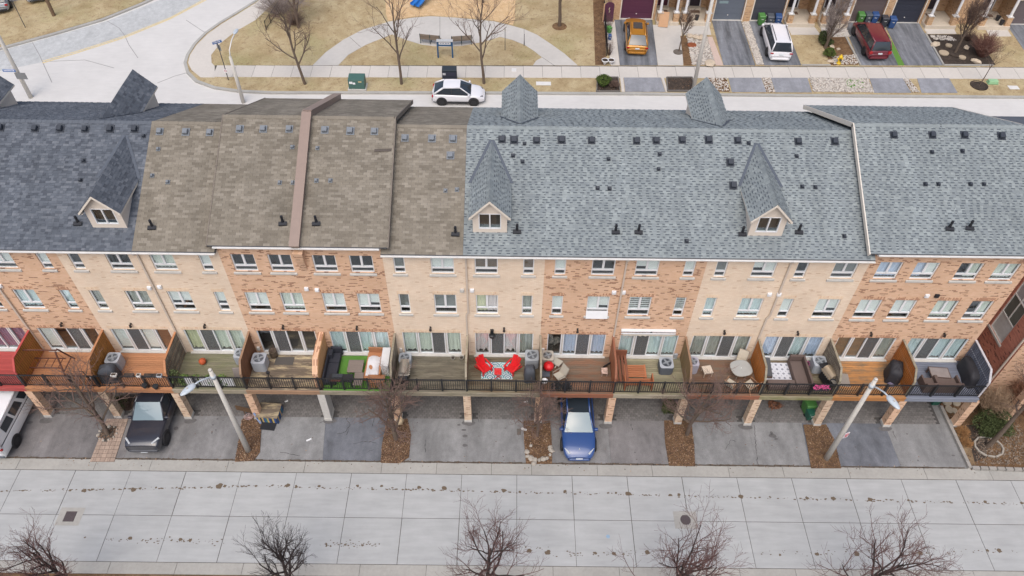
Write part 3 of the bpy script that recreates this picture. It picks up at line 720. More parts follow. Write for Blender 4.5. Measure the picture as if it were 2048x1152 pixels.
# ---- privacy screens between the decks
def screen(u, side, mt, capm, gap=.04, solid=False, front=None, h=1.87, slw=.135):
    x = 0 if side == 'l' else 4; t = HOUSE[u]; top = DZ+h
    def ztop(y): return top if y > -2.0 else top-(-2.0-y)*1.35
    mb = MB()
    ymin = -2.44; th = .045
    pts = [(0, top), (-2.0, top), (ymin, ztop(ymin))]
    for a, b in zip(pts, pts[1:]): mb.bar((x, a[0], a[1]+.02), (x, b[0], b[1]+.02), .11, .04, up=(1,0,0)) if False else mb.bar((x, a[0], a[1]+.02), (x, b[0], b[1]+.02), .11, .04)
    mb.box(x-.05, x+.05, ymin-.03, ymin+.03, DZ, ztop(ymin)+.01)
    mb.box(x-.02, x+.02, ymin+.03, -.03, DZ+.3, DZ+.38); mb.box(x-.02, x+.02, ymin+.03, -.03, DZ+1.2, DZ+1.28)
    s = mb.build('privacy_screen', capm, t)
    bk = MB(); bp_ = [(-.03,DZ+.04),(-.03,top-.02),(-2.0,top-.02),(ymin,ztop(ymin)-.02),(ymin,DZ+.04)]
    bk.add([(x-.004,a,b) for a,b in bp_]+[(x+.004,a,b) for a,b in bp_], [(0,1,2,3,4),(9,8,7,6,5)]+[(i,5+i,5+(i+1)%5,(i+1)%5) for i in range(5)]); bk.build('backing', M('slat_gap_shade', C(74,56,42), .9, .2, 8), s)  # added dark sheet; its colour paints the shade in the slat gaps
    y = -.04
    while y > ymin+.05:
        b = max(y-slw+gap, ymin+.03); z1, z2 = ztop(y)-.002, ztop(b)-.002
        m_ = MB(); m_.add([(-.028,y-b,0),(.028,y-b,0),(.028,0,0),(-.028,0,0),(-.028,y-b,z1-DZ-.06),(.028,y-b,z1-DZ-.06),(.028,0,z2-DZ-.06),(-.028,0,z2-DZ-.06)], [(0,3,2,1),(4,5,6,7),(0,1,5,4),(1,2,6,5),(2,3,7,6),(3,0,4,7)])
        key = ('slat', mt, round(y-b, 3), round(z1, 3), round(z2, 3)); me = shared(key, lambda: m_.mesh('slat', DW[mt]))
        inst('slat', me, s, (x, b, DZ+.05))
        y -= slw
    return s
CAPW = DW['palew']
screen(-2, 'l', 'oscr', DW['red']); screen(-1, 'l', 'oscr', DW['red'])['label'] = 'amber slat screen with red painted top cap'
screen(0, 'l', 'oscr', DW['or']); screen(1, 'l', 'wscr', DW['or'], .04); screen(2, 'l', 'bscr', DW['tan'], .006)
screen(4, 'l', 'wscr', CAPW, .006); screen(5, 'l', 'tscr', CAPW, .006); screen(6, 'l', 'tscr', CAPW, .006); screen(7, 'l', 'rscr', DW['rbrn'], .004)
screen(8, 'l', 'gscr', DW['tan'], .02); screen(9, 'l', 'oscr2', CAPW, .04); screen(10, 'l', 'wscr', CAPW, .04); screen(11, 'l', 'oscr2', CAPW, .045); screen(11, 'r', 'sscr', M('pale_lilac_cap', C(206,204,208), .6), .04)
# brick fin wall between units 2 and 3, with oak boarding on the turf side
mb = MB(); prof = [(0,DZ-.0),(0,DZ+1.9),(-1.75,DZ+1.9),(-2.4,DZ+1.3),(-2.4,DZ)]
mb.add([(-.2,y,z) for y,z in prof]+[(.08,y,z) for y,z in prof], [(0,1,2,3,4),(9,8,7,6,5)]+[(i,5+i,5+(i+1)%5,(i+1)%5) for i in range(5)]); mb.build('brick_fin_wall', ORANGES, HOUSE[3])
mb = MB(); mb.add([(.084,y*.98-.01,z-(.03 if z > 4 else 0)) for y,z in prof]+[(.11,y*.98-.01,z-(.03 if z > 4 else 0)) for y,z in prof], [(0,1,2,3,4),(9,8,7,6,5)]+[(i,5+i,5+(i+1)%5,(i+1)%5) for i in range(5)]); mb.build('oak_panel', DW['oak'], HOUSE[3])

# ================================================================= lane: concrete slabs, kerb strips, driveways
CONC = M('lane_concrete', C(184,186,186), .9, .1, 1.6, big=.09, bigscale=.8, orand=.05, bump=.05, stretch=(.35,2.2,1))
CONCK = M('kerb_concrete', C(180,178,172), .9, .08, 6, big=.14, bigscale=.6, orand=.08)
JOINT = M('joint_dirt', C(92,88,82), .95, .3, 12)
mb = MB(); mb.box(-70, 115, -60, 13.5, -.6, -.035); ground = struct(mb.build('ground', M('packed_earth', C(120,106,90), .95, .2, 2)))
mb = MB(); mb.box(-25, 75, -11.51, -5.15, -.034, -.016); lane = struct(mb.build('lane', JOINT))
J0, JD = -4.13, 2.9915
ys = [-5.89, -8.44, -10.9]
for j in range(-7, 24):
    for r in range(2):
        x0, x1 = J0+j*JD, J0+(j+1)*JD; y1, y0 = ys[r], ys[r+1]; g = .014
        mb = MB(); q = random.Random(j*2+r); jit = lambda: q.uniform(-.006, .006)
        mb.box(x0+g+jit(), x1-g+jit(), y0+g, y1-g, -.03, 0); mb.build('slab', CONC, lane, loc=(0, 0, q.uniform(-.003, .003)))
# kerb strip toward the driveways and along the lower edge
x = -24.
for i in range(32):
    L_ = rnd.choice([2.2, 3.0, 3.6, 4.2]); mb = MB(); mb.box(x+.01, x+L_-.01, -5.87, -5.2, -.03, .012); mb.build('kerb_slab', CONCK, lane, loc=(0, 0, rnd.uniform(-.003, .003))); x += L_
x = -24.
for i in range(32):
    L_ = rnd.choice([2.8, 3.0, 3.3]); mb = MB(); mb.box(x+.01, x+L_-.01, -11.5, -10.92, -.03, .012); mb.build('kerb_slab', CONCK, lane, loc=(0, 0, rnd.uniform(-.003, .003))); x += L_
def verge_mat(name, c1, c2, c3, scale=2.2, bump=.5):
    if name in MATS: return MATS[name]
    s = NT(name); f = s.noise(scale, 8, None, .7, .4); g = s.noise(scale*9, 4)
    out = s.ramp(f, [(.3, c1), (.5, c2), (.7, c3)]); out = s.mix(1.0, out, s.ramp(g, [(.25, (.62,)*3), (.75, (1.22,)*3)]), 'MULTIPLY'); s.bump(g, bump, .04)
    MATS[name] = s.done(out, .97, spec=.1); return s.m
def grass_mat():
    s = NT('dormant_grass'); f = s.noise(.55, 7, None, .65, .6); g = s.noise(14, 4); h = s.noise(.16, 4, None, .6); k = s.noise(3.2, 5, None, .7)
    out = s.ramp(f, [(.28, C(162,142,109)), (.45, C(183,164,128)), (.6, C(197,180,145)), (.75, C(190,176,136))])
    out = s.mix(s.ramp(h, [(.5, (0,0,0)), (.68, (.55,.55,.55))]), out, C(158,154,108))
    out = s.mix(s.ramp(k, [(.34, (.75,.75,.75)), (.46, (0,0,0))]), out, C(150,126,98))
    out = s.mix(1.0, out, s.ramp(g, [(.25, (.72,)*3), (.75, (1.16,)*3)]), 'MULTIPLY'); s.bump(g, .5, .04)
    MATS['dormant_grass'] = s.done(out, .97, spec=.1); return s.m
DIRTLEAF = verge_mat('leaf_strewn_soil', C(96,76,60), C(124,98,74), C(150,122,92))
DRYGRASS = grass_mat()
MULCH = verge_mat('dark_mulch', C(64,58,54), C(78,70,64), C(98,86,78), 3)
WOODCHIP = verge_mat('wood_chip', C(206,172,130), C(220,188,146), C(232,204,166), 2)
mb = MB(); mb.box(-70, 115, -60, -11.52, -.05, -.004); struct(mb.build('verge', DIRTLEAF))
def asphalt(name, c, tracks=.2, seed=0., st=(1, .35, 1), sc=.9):
    if name in MATS: return MATS[name]
    s = NT(name); v = s.n('ShaderNodeVectorMath', operation='ADD'); s.l(s.pos(), v.inputs[0]); v.inputs[1].default_value = (seed, seed*2, 0)
    v2 = s.n('ShaderNodeVectorMath', operation='MULTIPLY'); s.l(v.outputs[0], v2.inputs[0]); v2.inputs[1].default_value = st
    f = s.noise(sc, 5, v2.outputs[0], .6, .3); g = s.noise(26, 4); h = s.noise(.35, 3, v.outputs[0])
    out = s.ramp(f, [(.34, sh(c, 1-tracks)), (.5, c), (.68, sh(c, 1+tracks*1.1))])
    out = s.mix(1.0, out, s.ramp(g, [(.25, (.76,)*3), (.75, (1.16,)*3)]), 'MULTIPLY')
    mo = s.noise(2.6, 6, v.outputs[0], .7); out = s.mix(1.0, out, s.ramp(mo, [(.3, (.84,)*3), (.7, (1.1,)*3)]), 'MULTIPLY')
    out = s.mix(s.ramp(h, [(.55, (0,0,0)), (.75, (.5,.5,.5))]), out, sh(c, .62))
    s.bump(g, .3, .01); MATS[name] = s.done(out, .9, spec=.25); return s.m
AS = [asphalt('worn_asphalt', C(141,140,140), .22, 1.), asphalt('dark_asphalt', C(122,125,132), .28, 5.), asphalt('light_asphalt', C(149,149,149), .22, 9.), asphalt('brown_grey_asphalt', C(133,130,130), .24, 14.)]
# driveway pads, one per unit, laid in front of and under the decks
def edge(px0, py0, px1, py1):
    a = G(px0, py0); b = G(px1, py1); m_ = (b.x-a.x)/(b.y-a.y); return lambda y: a.x+m_*(y-a.y)
DR = [(-13.5, lambda y: -4.0, 3), (lambda y: -4.0, lambda y: 1.2, 3), (lambda y: 1.2, lambda y: 7.6, 0), (lambda y: 7.6, edge(651,845,645,922), 2), (edge(651,845,645,922), edge(770,870,765,925), 1), (edge(770,870,765,925), lambda y: 20.02, 2), (lambda y: 20.02, edge(1046,870,1052,925), 2),
  (edge(1046,870,1052,925), lambda y: 28, 0), (lambda y: 28, edge(1330,870,1337,932), 3), (edge(1330,870,1337,932), lambda y: 36.05, 2), (lambda y: 36.05, edge(1608,870,1620,936), 2), (edge(1608,870,1620,936), lambda y: 44.0, 1), (lambda y: 44.0, edge(1880,810,1936,940), 2)]
for i, (l, r, a) in enumerate(DR):
    if not callable(l): v = l; l = lambda y, v=v: v
    n = 8; ya, yb = -5.17, .1; z = .004+.002*(i % 2)
    pts = [(l(ya+(yb-ya)*k/n)+.0, ya+(yb-ya)*k/n) for k in range(n+1)]+[(r(ya+(yb-ya)*k/n)-.006, ya+(yb-ya)*k/n) for k in range(n, -1, -1)]
    mb = MB(); mb.prism(pts, -.03, z); struct(mb.build('driveway', AS[a]))
# paving bands under the decks: rows of dark setts
SETT = M('sett_paver', C(112,108,106), .9, .1, 8, orand=.3)
sm = shared('sett', bxm('sett', SETT, -.098, .098, -.068, .068, -.02, 0))
mb = MB(); mb.box(-13.5, 47.2, -2.35, -.0, .006, .008); apron = struct(mb.build('sett_apron', M('sett_joint', C(84,82,81), .95, .2, 8)))
setts = MB(); q = random.Random(3)
for r in range(16):
    x = -13.4+(r % 2)*.1
    while x < 47.0:
        if not any(abs(x-4*k) < .45 for k in range(-3, 13)) or r > 2:
            setts.box(x-.095, x+.095, -2.3+r*.142-.065, -2.3+r*.142+.065, .008, .013+q.uniform(0, .006))
        x += .205
s = setts.build('setts', M('sett_paver_field', C(132,129,127), .9, .1, 8, island=.3), apron, kind='stuff')
# ================================================================= vehicles
TYRE = M('tyre_rubber', C(40,40,42), .85, .1, 10); RIM = M('alloy_rim', C(190,192,196), .35, .05, 5, metal=.6); TRIM = M('black_trim', C(44,44,48), .6, .1, 8)
CGLASS = M('car_glass', C(52,60,68), .06, 0, spec=.8); WGLASS = M('sky_reflection_windscreen', C(118,138,146), .06, 0, spec=.7); LAMPW = M('headlamp_lens', C(196,201,205), .1, 0, spec=.7); LAMPR = M('tail_lamp_lens', C(176,28,34), .2, 0); PLATE = M('number_plate', C(226,232,236), .5, .05, 30)  # WGLASS: pale sky reflection is put into the base colour
def paint(name, c): return M(name, c, .28, .03, 2, coat=.8)
def wheel_mesh(r, w_):
    t = MB(); t.lathe([(r*.62,-w_/2),(r*.93,-w_/2),(r,-w_*.3),(r,w_*.3),(r*.93,w_/2),(r*.62,w_/2),(r*.6,w_*.2),(r*.6,-w_*.2)], 22)
    rm = MB(); rm.lathe([(.02,w_*.1),(r*.6,w_*.1),(r*.62,w_*.4),(r*.57,w_*.42),(r*.55,w_*.18),(.02,w_*.18)], 22)
    for k in range(5):
        a = k*1.2566; T = Matrix.Rotation(a, 4, 'Z'); rm.box(.03, r*.58, -.035, .035, w_*.18, w_*.36, T=T)
    rm.lathe([(.06,w_*.2),(.06,w_*.4),(.02,w_*.42)], 10)
    return t.mesh('tyre', TYRE), rm.mesh('rim', RIM)
def car(name, label, loc, rz, P, group=None, rx=0):
    """local x forward, y left; P holds the outline of this model"""
    t = thing(name, label, P.get('cat', 'car'), loc, rz, group)
    if rx: t.rotation_euler = Matrix.Rotation(math.atan(SB), 4, 'X').to_3x3().to_4x4().__matmul__(Matrix.Rotation(rz, 4, 'Z')).to_euler()
    pm = P['paint']; zb = P.get('zb', .24); st = P['st']; L = P['L']
    rings = []
    for (x, zt, hw) in st:
        h = zt-zb
        half = [(hw*.8, zb), (hw*.96, zb+.1*h), (hw, zb+.42*h), (hw*.985, zt-.16*h), (hw*.94, zt-.03), (hw*.62, zt+.015), (hw*.2, zt+.03)]
        rings.append([(x, y, z) for y, z in half]+[(x, -y, z) for y, z in half[::-1]])
    mb = MB(); n = len(rings[0])
    vs = [p for r in rings for p in r]; fs = []
    for i in range(len(rings)-1):
        for k in range(n): a = i*n+k; b = i*n+(k+1) % n; fs.append((a, b, b+n, a+n))
    fs.append(tuple(range(n))); o = (len(rings)-1)*n; fs.append(tuple(range(o+n-1, o-1, -1)))
    mb.add(vs, fs); mb.build('body', pm, t, smooth=True, subsurf=2)
    A, B, Cc, Dd = P['gh']; wb, wr = P['wb'], P['wr']     # (x,z) of windscreen base/top, rear top/base
    def lerp(a, b, k): return tuple(a[i]+(b[i]-a[i])*k for i in range(len(a)))
    def panel(nm, p00, p10, p01, p11, m_, bul, nu=6, nv=4, inset=.0):
        mb = MB(); p00, p10, p01, p11 = map(Vector, (p00, p10, p01, p11))
        nrm = (p10-p00).cross(p01-p00).normalized(); c = Vector((0, 0, .6))
        if nrm.dot((p00+p11)/2-Vector(((A[0]+Dd[0])/2, 0, .9))) < 0: nrm = -nrm
        def fn(u, v):
            u2 = inset+u*(1-2*inset); v2 = inset+v*(1-2*inset)
            p = (p00*(1-u2)+p10*u2)*(1-v2)+(p01*(1-u2)+p11*u2)*v2
            return tuple(p+nrm*bul*4*(u2*(1-u2))*(.4+.6*4*v2*(1-v2)))
        mb.grid(fn, nu, nv); return mb.build(nm, m_, t, smooth=True)
    lA, rA = (A[0], wb, A[1]), (A[0], -wb, A[1]); lB, rB = (B[0], wr, B[1]), (B[0], -wr, B[1]); lC, rC = (Cc[0], wr, Cc[1]), (Cc[0], -wr, Cc[1]); lD, rD = (Dd[0], wb*.96, Dd[1]), (Dd[0], -wb*.96, Dd[1])
    panel('windscreen', lA, rA, lB, rB, P.get('ws', CGLASS), .05); panel('rear_window', lD, rD, lC, rC, CGLASS, .04)
    rp = panel('roof', lB, rB, lC, rC, P.get('roofm', pm), .05, 6, 6)
    if P.get('sunroof'):
        a, b = P['sunroof']; k = B[1]+.062
        mb = MB(); mb.box(b, a, -wr*.62, wr*.62, k-.03, k); mb.build('sunroof', CGLASS, t, bevel=.01)
    for s in (1, -1):
        f = lambda p: (p[0], p[1]*s, p[2])
        if P.get('panelvan'):
            panel('side_panel', f(lD), f(lA), f(lC), f(lB), pm, .02, 6, 4)
            for ua, ub in P['panelvan']:
                bi = lambda u_, v_: (Vector(f(lD))*(1-u_)+Vector(f(lA))*u_)*(1-v_)+(Vector(f(lC))*(1-u_)+Vector(f(lB))*u_)*v_+Vector((0, s*.035, .01))
                mb = MB(); mb.grid(lambda u_, v_: tuple(bi(ua+(ub-ua)*u_, .2+.58*v_)), 2, 2); mb.build('side_window', CGLASS, t)
        else: panel('side_window', f(lD), f(lA), f(lC), f(lB), CGLASS, .02, 6, 4)
        mb = MB(); mb.tube([f(lA), f(lB)], .045, 6); mb.tube([f(lB), f(lC)], .05, 6); mb.tube([f(lC), f(lD)], P.get('cp', .06), 6)
        mb.build('pillars', pm, t, smooth=True)
        for k in P.get('bp', (.45,)): mb = MB(); mb.tube([lerp(f(lD), f(lA), k), lerp(f(lC), f(lB), k)], .04, 5); mb.build('door_pillar', TRIM, t)
        mb = MB(); mb.tube([f(lD), f(lA)], .03, 5); mb.build('window_trim', TRIM, t)
        if P.get('rails'):
            mb = MB(); mb.tube([(B[0]-.25, s*wr*.86, B[1]+.07), (B[0]-.4, s*wr*.86, B[1]+.1), (Cc[0]+.4, s*wr*.86, Cc[1]+.1), (Cc[0]+.25, s*wr*.86, Cc[1]+.06)], .025, 6); mb.build('roof_rail', TRIM if P['rails'] == 'k' else pm, t)
        hwm = max(h for _, _, h in st)
        mb = MB(); x = A[0]-.15; mb.box(x-.08, x+.08, s*(wb+.02) if s > 0 else -(wb+.24), (wb+.24) if s > 0 else -(wb+.02), A[1]+.0, A[1]+.16); mb.build('mirror', P.get('mirm', pm), t, bevel=.04)
        # lights
        hx, hz = st[-2][0], st[-2][1]; hw = st[-2][2]
        mb = MB(); mb.bar((hx+.05, s*hw*.62, hz-.07), (hx-.3, s*hw*.95, hz-.02), .1, .14); mb.build('headlight', P.get('hl', LAMPW), t, bevel=.03)
        hx, hz = st[1][0], st[1][1]; hw = st[1][2]
        mb = MB(); z_ = hz-.1; mb.box(st[0][0]-.03, hx+.02, min(s*hw*.72, s*hw*1.01), max(s*hw*.72, s*hw*1.01), z_-.14-P.get('tlh', 0), z_+P.get('tlu', 0)); mb.build('tail_light', LAMPR, t, bevel=.03)
    wr_ = P.get('r', .34); key = ('wheel', wr_); wm = shared(key, lambda: wheel_mesh(wr_, .23)); hwm = max(h for _, _, h in st)
    for x in P['wx']:
        for s in (1, -1):
            ak = 1.22 if P.get('cladding') else 1.11; arch = MB(); arch.lathe([(wr_*ak, 0), (wr_*ak, .03), (wr_*1.0, .035)], 24); arch.build('wheel_arch', TRIM, t, loc=(x, s*(hwm-.022), wr_+.03), rot=(rad(-90*s), 0, 0))
            w_ = inst('wheel', None, t, (x, s*(hwm-.085), wr_), (rad(-90*s), 0, rnd.uniform(0, 1)))
            w_.data = None
            bpy.data.objects.remove(w_); w_ = inst('wheel', wm[0], t, (x, s*(hwm-.085), wr_), (rad(-90*s), 0, 0)); inst('rim', wm[1], w_)
    fx = st[-1][0]; bx_ = st[0][0]
    mb = MB(); mb.box(-.01, .02, -.18, .18, -.06, .06); mb.build('number_plate', PLATE, t, loc=(bx_-.02, 0, P.get('rpz', .78)), rot=(0, rad(8), 0))
    if P.get('fp', True): mb = MB(); mb.box(-.01, .02, -.18, .18, -.06, .06); mb.build('number_plate', PLATE, t, loc=(fx+.0, 0, .42))
    mb = MB(); hw = st[0][2]; mb.box(bx_-.06, bx_+.12, -hw*.9, hw*.9, zb+.02, zb+.2); mb.build('rear_bumper', P.get('bm', TRIM), t, bevel=.05)
    hw = st[-1][2]; mb = MB(); mb.box(fx-.12, fx+.04, -hw*.9, hw*.9, zb+.0, zb+.16); mb.build('front_bumper', P.get('bm', TRIM), t, bevel=.05)
    if P.get('cladding'):
        for s in (1, -1):
            mb = MB(); mb.box(P['wx'][1]+.4, P['wx'][0]-.4, s*hwm-.03, s*hwm+.02, zb-.0, zb+.16); mb.build('sill_cladding', TRIM, t, bevel=.02)
    return t
CROSS = dict(L=4.75, st=[(-2.3,.62,.72),(-2.22,.92,.86),(-1.9,1.02,.93),(-.9,1.0,.96),(.6,.98,.96),(1.0,.97,.95),(1.7,.86,.92),(2.15,.72,.84),(2.36,.52,.62)], gh=((1.02,.98),(.1,1.56),(-1.55,1.52),(-2.18,1.0)), wb=.83, wr=.62, wx=(1.42,-1.45), r=.36)
def var(base, **k): d = dict(base); d.update(k); return d
BLUE = paint('blue_car_paint', C(42,76,136)); BLK = paint('black_truck_paint', C(52,54,64)); VANW = paint('white_van_paint', C(244,245,247)); WPAINT = paint('white_car_paint', C(240,240,244)); GOLD = M('amber_metallic_paint', C(196,136,46), .3, .03, 2, coat=.8, metal=.35); MAROON = paint('maroon_paint', C(112,34,48)); SILV = paint('silver_paint', C(160,164,170))
blue = car('parked_car', 'blue electric crossover parked nose out beneath the deck', (26.2, -2.75, .006), rad(-90), var(CROSS, paint=BLUE, ws=WGLASS, roofm=CGLASS, bm=BLUE, archm=BLUE, hl=LAMPW))
mb = MB(); mb.box(-.01,.01,-.05,.05,.0,.02); mb.box(-.09,.0,-.012,.012,0,.02); mb.build('hood_emblem', LAMPW, blue, loc=(2.02, 0, .81), rot=(0, rad(14), 0))
TRUCK = dict(L=5.8, cat='pickup truck', zb=.42, st=[(-2.95,.95,.9),(-2.85,1.14,.97),(-1.2,1.16,1.0),(.6,1.18,1.0),(1.15,1.2,1.0),(2.0,1.17,.99),(2.55,1.12,.95),(2.72,.98,.86)], gh=((1.2,1.2),(.45,1.88),(-1.0,1.88),(-1.3,1.2)), wb=.88, wr=.7, wx=(1.85,-1.75), r=.42, paint=BLK, ws=WGLASS, bm=BLK, bp=(.5,), mirm=BLK, archm=TRIM)
tr = car('pickup_truck', 'black pickup truck with pale windscreen parked beside the paved strip', (2.35, -2.25, .006), rad(-89), TRUCK)
mb = MB(); mb.box(0,.06,-.62,.62,-.13,.12); mb.build('grille', M('dark_grille', C(30,32,38), .4, .2, 40), tr, loc=(2.62, 0, .9), bevel=.02)
mb = MB(); mb.box(-2.8,-1.5,-.8,.8,1.1,1.215); mb.build('bed_cover', BLACKP, tr, bevel=.02)
VAN = dict(L=5.3, cat='van', zb=.3, st=[(-2.62,1.1,.9),(-2.55,1.24,.97),(-1.5,1.26,1.0),(.9,1.26,1.0),(1.4,1.22,.99),(2.1,1.02,.96),(2.5,.9,.9),(2.66,.7,.8)], gh=((1.75,1.12),(.95,2.12),(-2.45,2.12),(-2.58,1.2)), wb=.95, wr=.82, wx=(1.62,-1.62), r=.37, paint=VANW, bm=M('grey_bumper', C(92,98,106), .6), bp=(), cp=.1, archm=VANW, panelvan=((.2,.42),(.46,.68),(.74,.93)))
car('van', 'white passenger van parked under the red deck', (-5.86, -2.75, .006), rad(91), VAN)

# ================================================================= bare trees
BARK = M('tree_bark', C(110,96,84), .95, .2, 10, bump=.4); BARKD = M('dark_bark', C(64,55,53), .95, .2, 10); TWIG = M('grey_brown_twig', C(112,92,82), .95, .15, 6); TWIGR = M('reddish_budded_twig', C(108,80,76), .95, .2, 6); TWIGP = M('pinkish_brown_twig', C(124,102,94), .95, .2, 6); TWIGD = M('dark_twig', C(62,54,54), .95, .2, 6)
def bare_tree(name, label, base, H, seed, r0=.09, spread=.9, fork=.35, nl=7, dens=1.0, bark=None, twig=None, lean=(0,0), group=None, cat='tree', up=.25, minr=.006, par=None, depth=4):
    q = random.Random(seed); t = thing(name, label, cat, base, 0, group); trunk = MB(); tw = MB()
    def branch(p, d, L, r, lv):
        ns = 6 if lv == 0 else (5 if lv == 1 else (4 if lv == 2 else 3)); pts = [p.copy()]; dd = d.copy()
        wob = .08 if lv == 0 else .2
        for i in range(ns):
            dd = (dd+Vector((q.uniform(-wob, wob), q.uniform(-wob, wob), q.uniform(-wob, wob)*.6+(up*.22 if lv else .06)))).normalized(); pts.append(pts[-1]+dd*(L/ns))
        rr = [max(minr*.8, r*(1-.62*i/ns)) for i in range(ns+1)]
        (trunk if lv <= 1 else tw).tube(pts, rr, (8, 6, 4, 3, 3)[lv], 0, caps=False)
        if lv >= depth: return
        if lv == 0: kids = nl; t0 = fork
        else: kids = max(2, int(q.uniform(.75, 1.25)*(6, 6, 6, 5)[lv]*dens)); t0 = .22
        for k in range(kids):
            tt = t0+(1-t0)*(k+q.random())/kids if lv else t0+(1-t0)*((k+.3*q.random())/kids)**1.0
            i = min(ns-1, int(tt*ns)); f = tt*ns-i; pp = pts[i].lerp(pts[i+1], f); ax = (pts[i+1]-pts[i]).normalized()
            az = q.uniform(0, 6.283) if lv else k*2.4+q.uniform(-.4, .4)
            u_ = ax.orthogonal().normalized(); v_ = ax.cross(u_); side = u_*math.cos(az)+v_*math.sin(az)
            ang = q.uniform(.55, 1.0)*spread; nd = (ax*math.cos(ang)+side*math.sin(ang)).normalized()
            if nd.z < -.1: nd.z *= .3
            ln = L*(q.uniform(.42, .62) if lv else q.uniform(.4, .55)*(1.15-.45*tt)); branch(pp, nd, ln, max(minr, rr[i]*.62), lv+1)
    d0 = Vector((lean[0], lean[1], 1)).normalized(); branch(Vector((0,0,-.03)), d0, H, r0, 0)
    trunk.build('trunk', bark or BARK, t, smooth=True); tw.build('crown', twig or TWIG, t, kind=None)
    return t
for i, (x, h, lbl, sp, sd_) in enumerate(((1.5, 4.3, 'wide dark bare tree near the square catch basin', 1.0, 11), (11.9, 4.3, 'small dark bare tree without reddish buds beside the lane', .85, 24), (21.4, 5.4, 'reddish budded bare tree in front of the red chairs house', .95, 33), (30.3, 5.6, 'full budded bare tree rising over the round drain', 1.0, 45), (38.9, 5.4, 'broad budded bare tree in front of the slate deck end', 1.05, 52))):
    bare_tree('bare_tree', lbl, (x, -12.35, 0), h, sd_, .12, sp*.86, .3, 11, 1.0, BARKD, TWIGD if i == 1 else TWIGR, group='young trees along the lower lane edge', up=.35, minr=.005)
G2 = 'trees in the driveway strips'
bare_tree('bare_tree', 'leaning bare tree growing from the paver strip', (-.23, -3.6, 0), 4.8, 61, .13, .95, .22, 10, .9, BARK, TWIGP, (.07, .03), G2, up=.2)
bare_tree('bare_tree', 'bare tree in the leafy bed beside the dark driveway', (16.0, -3.75, 0), 4.2, 72, .14, .95, .22, 11, .95, BARK, TWIGP, (.02, 0), G2)
bare_tree('bare_tree', 'low bare tree in the stone ringed bed beside the blue car', (23.95, -3.45, 0), 3.6, 83, .09, 1.05, .22, 11, .95, BARK, TWIGP, (0, 0), G2)
bare_tree('bare_tree', 'forked bare tree in the grassy bed by the pale deck', (32.45, -3.25, 0), 4.7, 94, .12, 1.0, .22, 11, .92, BARK, TWIGP, (-.04, 0), G2)
bare_tree('bare_tree', 'bare tree in the corner garden with the evergreen', (49.3, -3.8, 0), 6.5, 99, .14, .9, .45, 8, .8, BARK, TWIG, (.05, 0), G2)
def leaf_mat():
    s = NT('fallen_leaves'); out = s.ramp(s.island(), [(0, C(72,58,50)), (.4, C(108,84,68)), (.75, C(140,108,84)), (.93, C(168,136,108)), (1, C(200,176,150))]); MATS['fallen_leaves'] = s.done(out, .95); return s.m
# ================================================================= planting strips between the driveways
LEAFM = leaf_mat(); STONEM = M('field_stone', C(186,178,166), .9, .15, 6, island=.25); CHIPW = M('white_gravel', C(222,216,206), .9, .1, 8, island=.35)
def litter(mb, poly, n, seed, z=.03, s=.038, zf=None):
    q = random.Random(seed); xs = [p[0] for p in poly]; ys_ = [p[1] for p in poly]; k = 0
    def inside(x, y):
        c = False; j = len(poly)-1
        for i in range(len(poly)):
            if (poly[i][1] > y) != (poly[j][1] > y) and x < (poly[j][0]-poly[i][0])*(y-poly[i][1])/(poly[j][1]-poly[i][1])+poly[i][0]: c = not c
            j = i
        return c
    out = []
    while k < n:
        x = q.uniform(min(xs), max(xs)); y = q.uniform(min(ys_), max(ys_)); 
        if not inside(x, y): k += .1; continue
        k += 1; out.append((x, y))
        if mb is not None:
            a = q.uniform(0, 6.3); r = s*q.uniform(.5, 1.2); zz = z+q.uniform(0, .03)+(zf(x, y) if zf else 0); t1, t2 = q.uniform(-.6, .6), q.uniform(-.6, .6)
            vs = [(x+r*math.cos(a+b)*k2, y+r*math.sin(a+b)*k2, zz+r*(t1*math.cos(b)+t2*math.sin(b))*k2) for b, k2 in ((0,1.2),(1.57,.6),(3.14,1.2),(4.71,.6))]
            mb.quad(*vs)
    return out
def bed(pxs, seed, leaves, name='planting_bed', m=None, kf=G, z=.05, mound=.03):
    pts = [kf(*p) for p in pxs]; poly = [(p.x, p.y) for p in pts]
    zf = (lambda x, y: 0) if kf is G else (lambda x, y: bz(y))
    mb = MB(); mb.prism(poly, -.03, z, zf=zf); o = struct(mb.build(name, m or DIRTLEAF))
    if leaves:
        mb = MB(); litter(mb, poly, int(leaves*1.5), seed, z+.005, zf=zf); mb.build('fallen_leaves', LEAFM, o, kind='stuff')
    return o, poly
bed([(503,830),(524,838),(520,905),(508,922),(470,924),(478,880),(484,840)], 1, 1500)
bed([(775,838),(815,838),(822,870),(818,915),(800,927),(762,926),(764,890)], 2, 1900)
b3, poly3 = bed([(1047,842),(1100,842),(1104,895),(1104,928),(1052,928),(1048,880)], 3, 900)
bed([(1328,842),(1382,842),(1388,890),(1390,933),(1338,932),(1330,885)], 4, 1100)
bed([(1606,850),(1652,850),(1668,880),(1682,937),(1622,937),(1614,890)], 5, 700)
b6, poly6 = bed([(1880,808),(1960,795),(2120,800),(2200,938),(1942,940),(1912,875)], 6, 1600)
mb = MB(); q = random.Random(5)
for i, (px, py) in enumerate(((1054,905),(1056,914),(1062,918),(1070,921),(1078,922),(1086,920),(1094,918),(1100,911),(1102,902),(1100,896),(1068,928),(1062,893))):
    p = G(px, py); m2 = MB(); m2.rock((0,0,.04), q.uniform(.1, .17), 0, i, .7); tag(m2.build('edging_stone', STONEM, loc=(p.x, p.y, .05)), 'small pale edging stone around the bed beside the blue car', 'stone', 'edging stones of the bed by the blue car')
